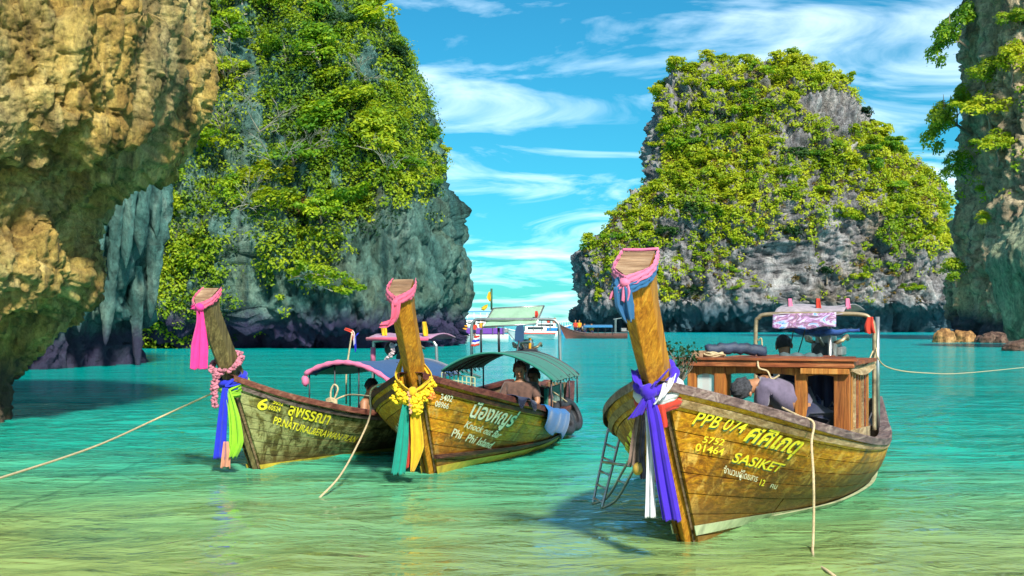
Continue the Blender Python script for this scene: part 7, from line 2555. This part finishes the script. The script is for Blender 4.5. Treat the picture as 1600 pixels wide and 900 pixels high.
DB = FPX * CAMH / (529 - HORY)
longtail_far(873, 980, 529, DB, "far longtail boat with long blue canopy lying under the island cliff", (0.36, 0.78), m_brown_hull, c_turq)
for k, (px_, c_, s_) in enumerate(((899, c_red, False), (905, c_orange, False), (913, c_white, True), (924, c_yellow, True))):
    q = at(px_, 529, DB); passenger((q.x, q.y - 0.2, 0.35), c_, ["person in red standing in the bow of the far blue-canopied longtail", "person in orange standing next to the one in red on the far longtail",
                                                                "person in white seated at the front of the far blue canopy", "person in yellow seated under the far blue canopy"][k], seat=s_)
DD = FPX * CAMH / (532 - HORY)
longtail_far(748, 792, 532, DD, "far dark longtail boat behind the middle boat's stern frame", (0.2, 0.6), m_dark_hull, c_green_tarp, 1.2, 0.5)
for k, (px_, c_) in enumerate(((753, c_orange), (764, c_red), (773, c_white))):
    q = at(px_, 532, DD); passenger((q.x, q.y - 0.2, 0.3), c_, ["person in orange on the far dark longtail, leftmost of three", "person in red on the far dark longtail, middle of three", "person in white on the far dark longtail, rightmost of three"][k])

# tour boat with purple covers
D3 = FPX * CAMH / (534 - HORY)
root = far_root("tour_boat", 714, 533, D3, 0, "far white tour boat with purple covers beside the wooded cliff")
L = 4.6
far_hull(root, L, 0.9, 0.55, m_white_gel, m_white_gel, bow=0.25)
b = MB(); b.box((L * 0.52, 0, 0.95), (L * 0.8, 1.5, 0.55)); b.build("cabin_cover", c_purple, root, bevel=0.06)
b = MB(); b.box((L * 0.50, 0, 1.75), (L * 0.95, 1.9, 0.08)); b.build("roof", m_white_gel, root, bevel=0.02)
for i in range(5):
    b = MB(); b.tube([(L * (0.1 + 0.2 * i), -0.85, 0.6), (L * (0.1 + 0.2 * i), -0.85, 1.75)], 0.03, 5); b.build("roof_post", m_steel, root)
for k, (px_, c_) in enumerate(((726, c_orange), (741, c_red))):
    q = at(px_, 533, D3); passenger((q.x, q.y - 0.6, 0.55), c_, ["person in orange on the far purple-covered tour boat", "person in red on the far purple-covered tour boat"][k], 1.0, True)

# white speedboat
D4 = FPX * CAMH / (530 - HORY)
root = far_root("speedboat", 789, 530, D4, 0, "far white speedboat with red-striped hull in the bay entrance")
L = 82 / FPX * D4
far_hull(root, L, 1.05, 0.75, m_white_gel, m_white_gel, bow=0.35, rake=0.16)
b = MB(); b.box((L * 0.60, 0, 0.60), (L * 0.72, 2.2, 0.10)); b.build("red_stripe", c_red, root)
rows = [[Vector((L * 0.30 + 0.5 * i / 4, -0.85 + 1.7 * j / 6, 0.85 + 0.6 * i / 4)) for j in range(7)] for i in range(5)]
b = MB(); b.slab(rows, lambda i, j: Vector((0.04, 0, 0))); b.build("windscreen", m_window, root)
b = MB(); b.box((L * 0.58, 0, 1.1), (L * 0.42, 1.6, 0.55)); b.build("console", m_white_gel, root, bevel=0.08)
b = MB(); b.box((L * 0.58, -0.81, 1.15), (L * 0.30, 0.02, 0.25)); b.build("side_window", m_window, root)
b = MB(); b.box((L * 0.62, 0, 1.95), (L * 0.55, 1.9, 0.07)); b.build("hardtop", m_white_gel, root, bevel=0.03)
for i in range(4):
    for sd in (-1, 1):
        b = MB(); b.tube([(L * (0.38 + 0.16 * i), sd * 0.85, 0.8), (L * (0.38 + 0.16 * i), sd * 0.85, 1.95)], 0.03, 5); b.build("roof_post", m_steel, root)
for sd in (-0.4, 0.4):
    b = MB(); b.box((L + 0.15, sd, 0.75), (0.35, 0.32, 0.6)); b.box((L + 0.2, sd, 0.2), (0.15, 0.12, 0.8)); b.build("outboard_motor", m_dark_metal, root, bevel=0.05)

# second speedboat, farther, bow to the right
D5 = FPX * CAMH / (522.5 - HORY)
root = far_root("speedboat", 893, 522, D5, math.pi, "farthest blue and white speedboat with people on its bow")
L = 62 / FPX * D5
far_hull(root, L, 1.15, 1.0, m_blue_gel, m_white_gel, bow=0.4, rake=0.16)
b = MB(); b.box((L * 0.66, 0, 1.35), (L * 0.5, 1.7, 0.7)); b.build("cabin", m_white_gel, root, bevel=0.1)
b = MB(); b.box((L * 0.66, 0.87, 1.4), (L * 0.4, 0.03, 0.3)); b.build("side_window", m_window, root)
b = MB(); b.tube([(L * 0.05, 0.4, 1.4), (L * 0.06, 0.4, 1.95), (L * 0.4, 0.9, 1.8), (L * 0.4, 0.9, 1.1)], 0.03, 5)
for i in range(5):
    b.tube([(L * (0.1 + 0.065 * i), 0.45 + 0.09 * i, 1.1), (L * (0.1 + 0.065 * i), 0.45 + 0.09 * i, 1.92)], 0.025, 5)
b.build("bow_rail", m_white_gel, root)
for k, px_ in enumerate((857, 866)):
    q = at(px_, 522, D5); passenger((q.x, q.y - 0.1, 1.25), (c_red, c_peach)[k], ["left of two people on the deck of the farthest speedboat", "right of two people on the deck of the farthest speedboat"][k], 1.0, True)

# ferry behind the wooded cliff
D6 = 215.0
root = far_root("ferry", 716, 521, D6, 0, "far two-deck ferry half hidden behind the wooded cliff")
L = 60 / FPX * D6
far_hull(root, L, 1.6, 1.1, m_white_gel, m_white_gel, bow=0.3)
b = MB(); b.box((L * 0.5, 0, 1.75), (L * 0.8, 2.6, 1.1)); b.build("lower_cabin", m_white_gel, root, bevel=0.06)
for i in range(6):
    b = MB(); b.box((L * (0.18 + 0.12 * i), -1.32, 1.85), (L * 0.08, 0.04, 0.5)); b.build("window", m_window, root)
b = MB(); b.box((L * 0.5, 0, 2.42), (L * 0.9, 2.9, 0.1)); b.build("upper_deck", m_blue_gel, root)
b = MB(); b.box((L * 0.5, 0, 3.65), (L * 0.92, 3.0, 0.12)); b.build("roof", m_blue_gel, root, bevel=0.04)
for i in range(6):
    b = MB(); b.tube([(L * (0.08 + 0.168 * i), -1.3, 2.4), (L * (0.08 + 0.168 * i), -1.3, 3.6)], 0.05, 5); b.build("roof_post", m_white_gel, root)
b = MB()
for zz in (2.75, 3.05):
    b.tube([(L * 0.06, -1.35, zz), (L * 0.94, -1.35, zz)], 0.03, 5)
b.build("deck_rail", m_white_gel, root)
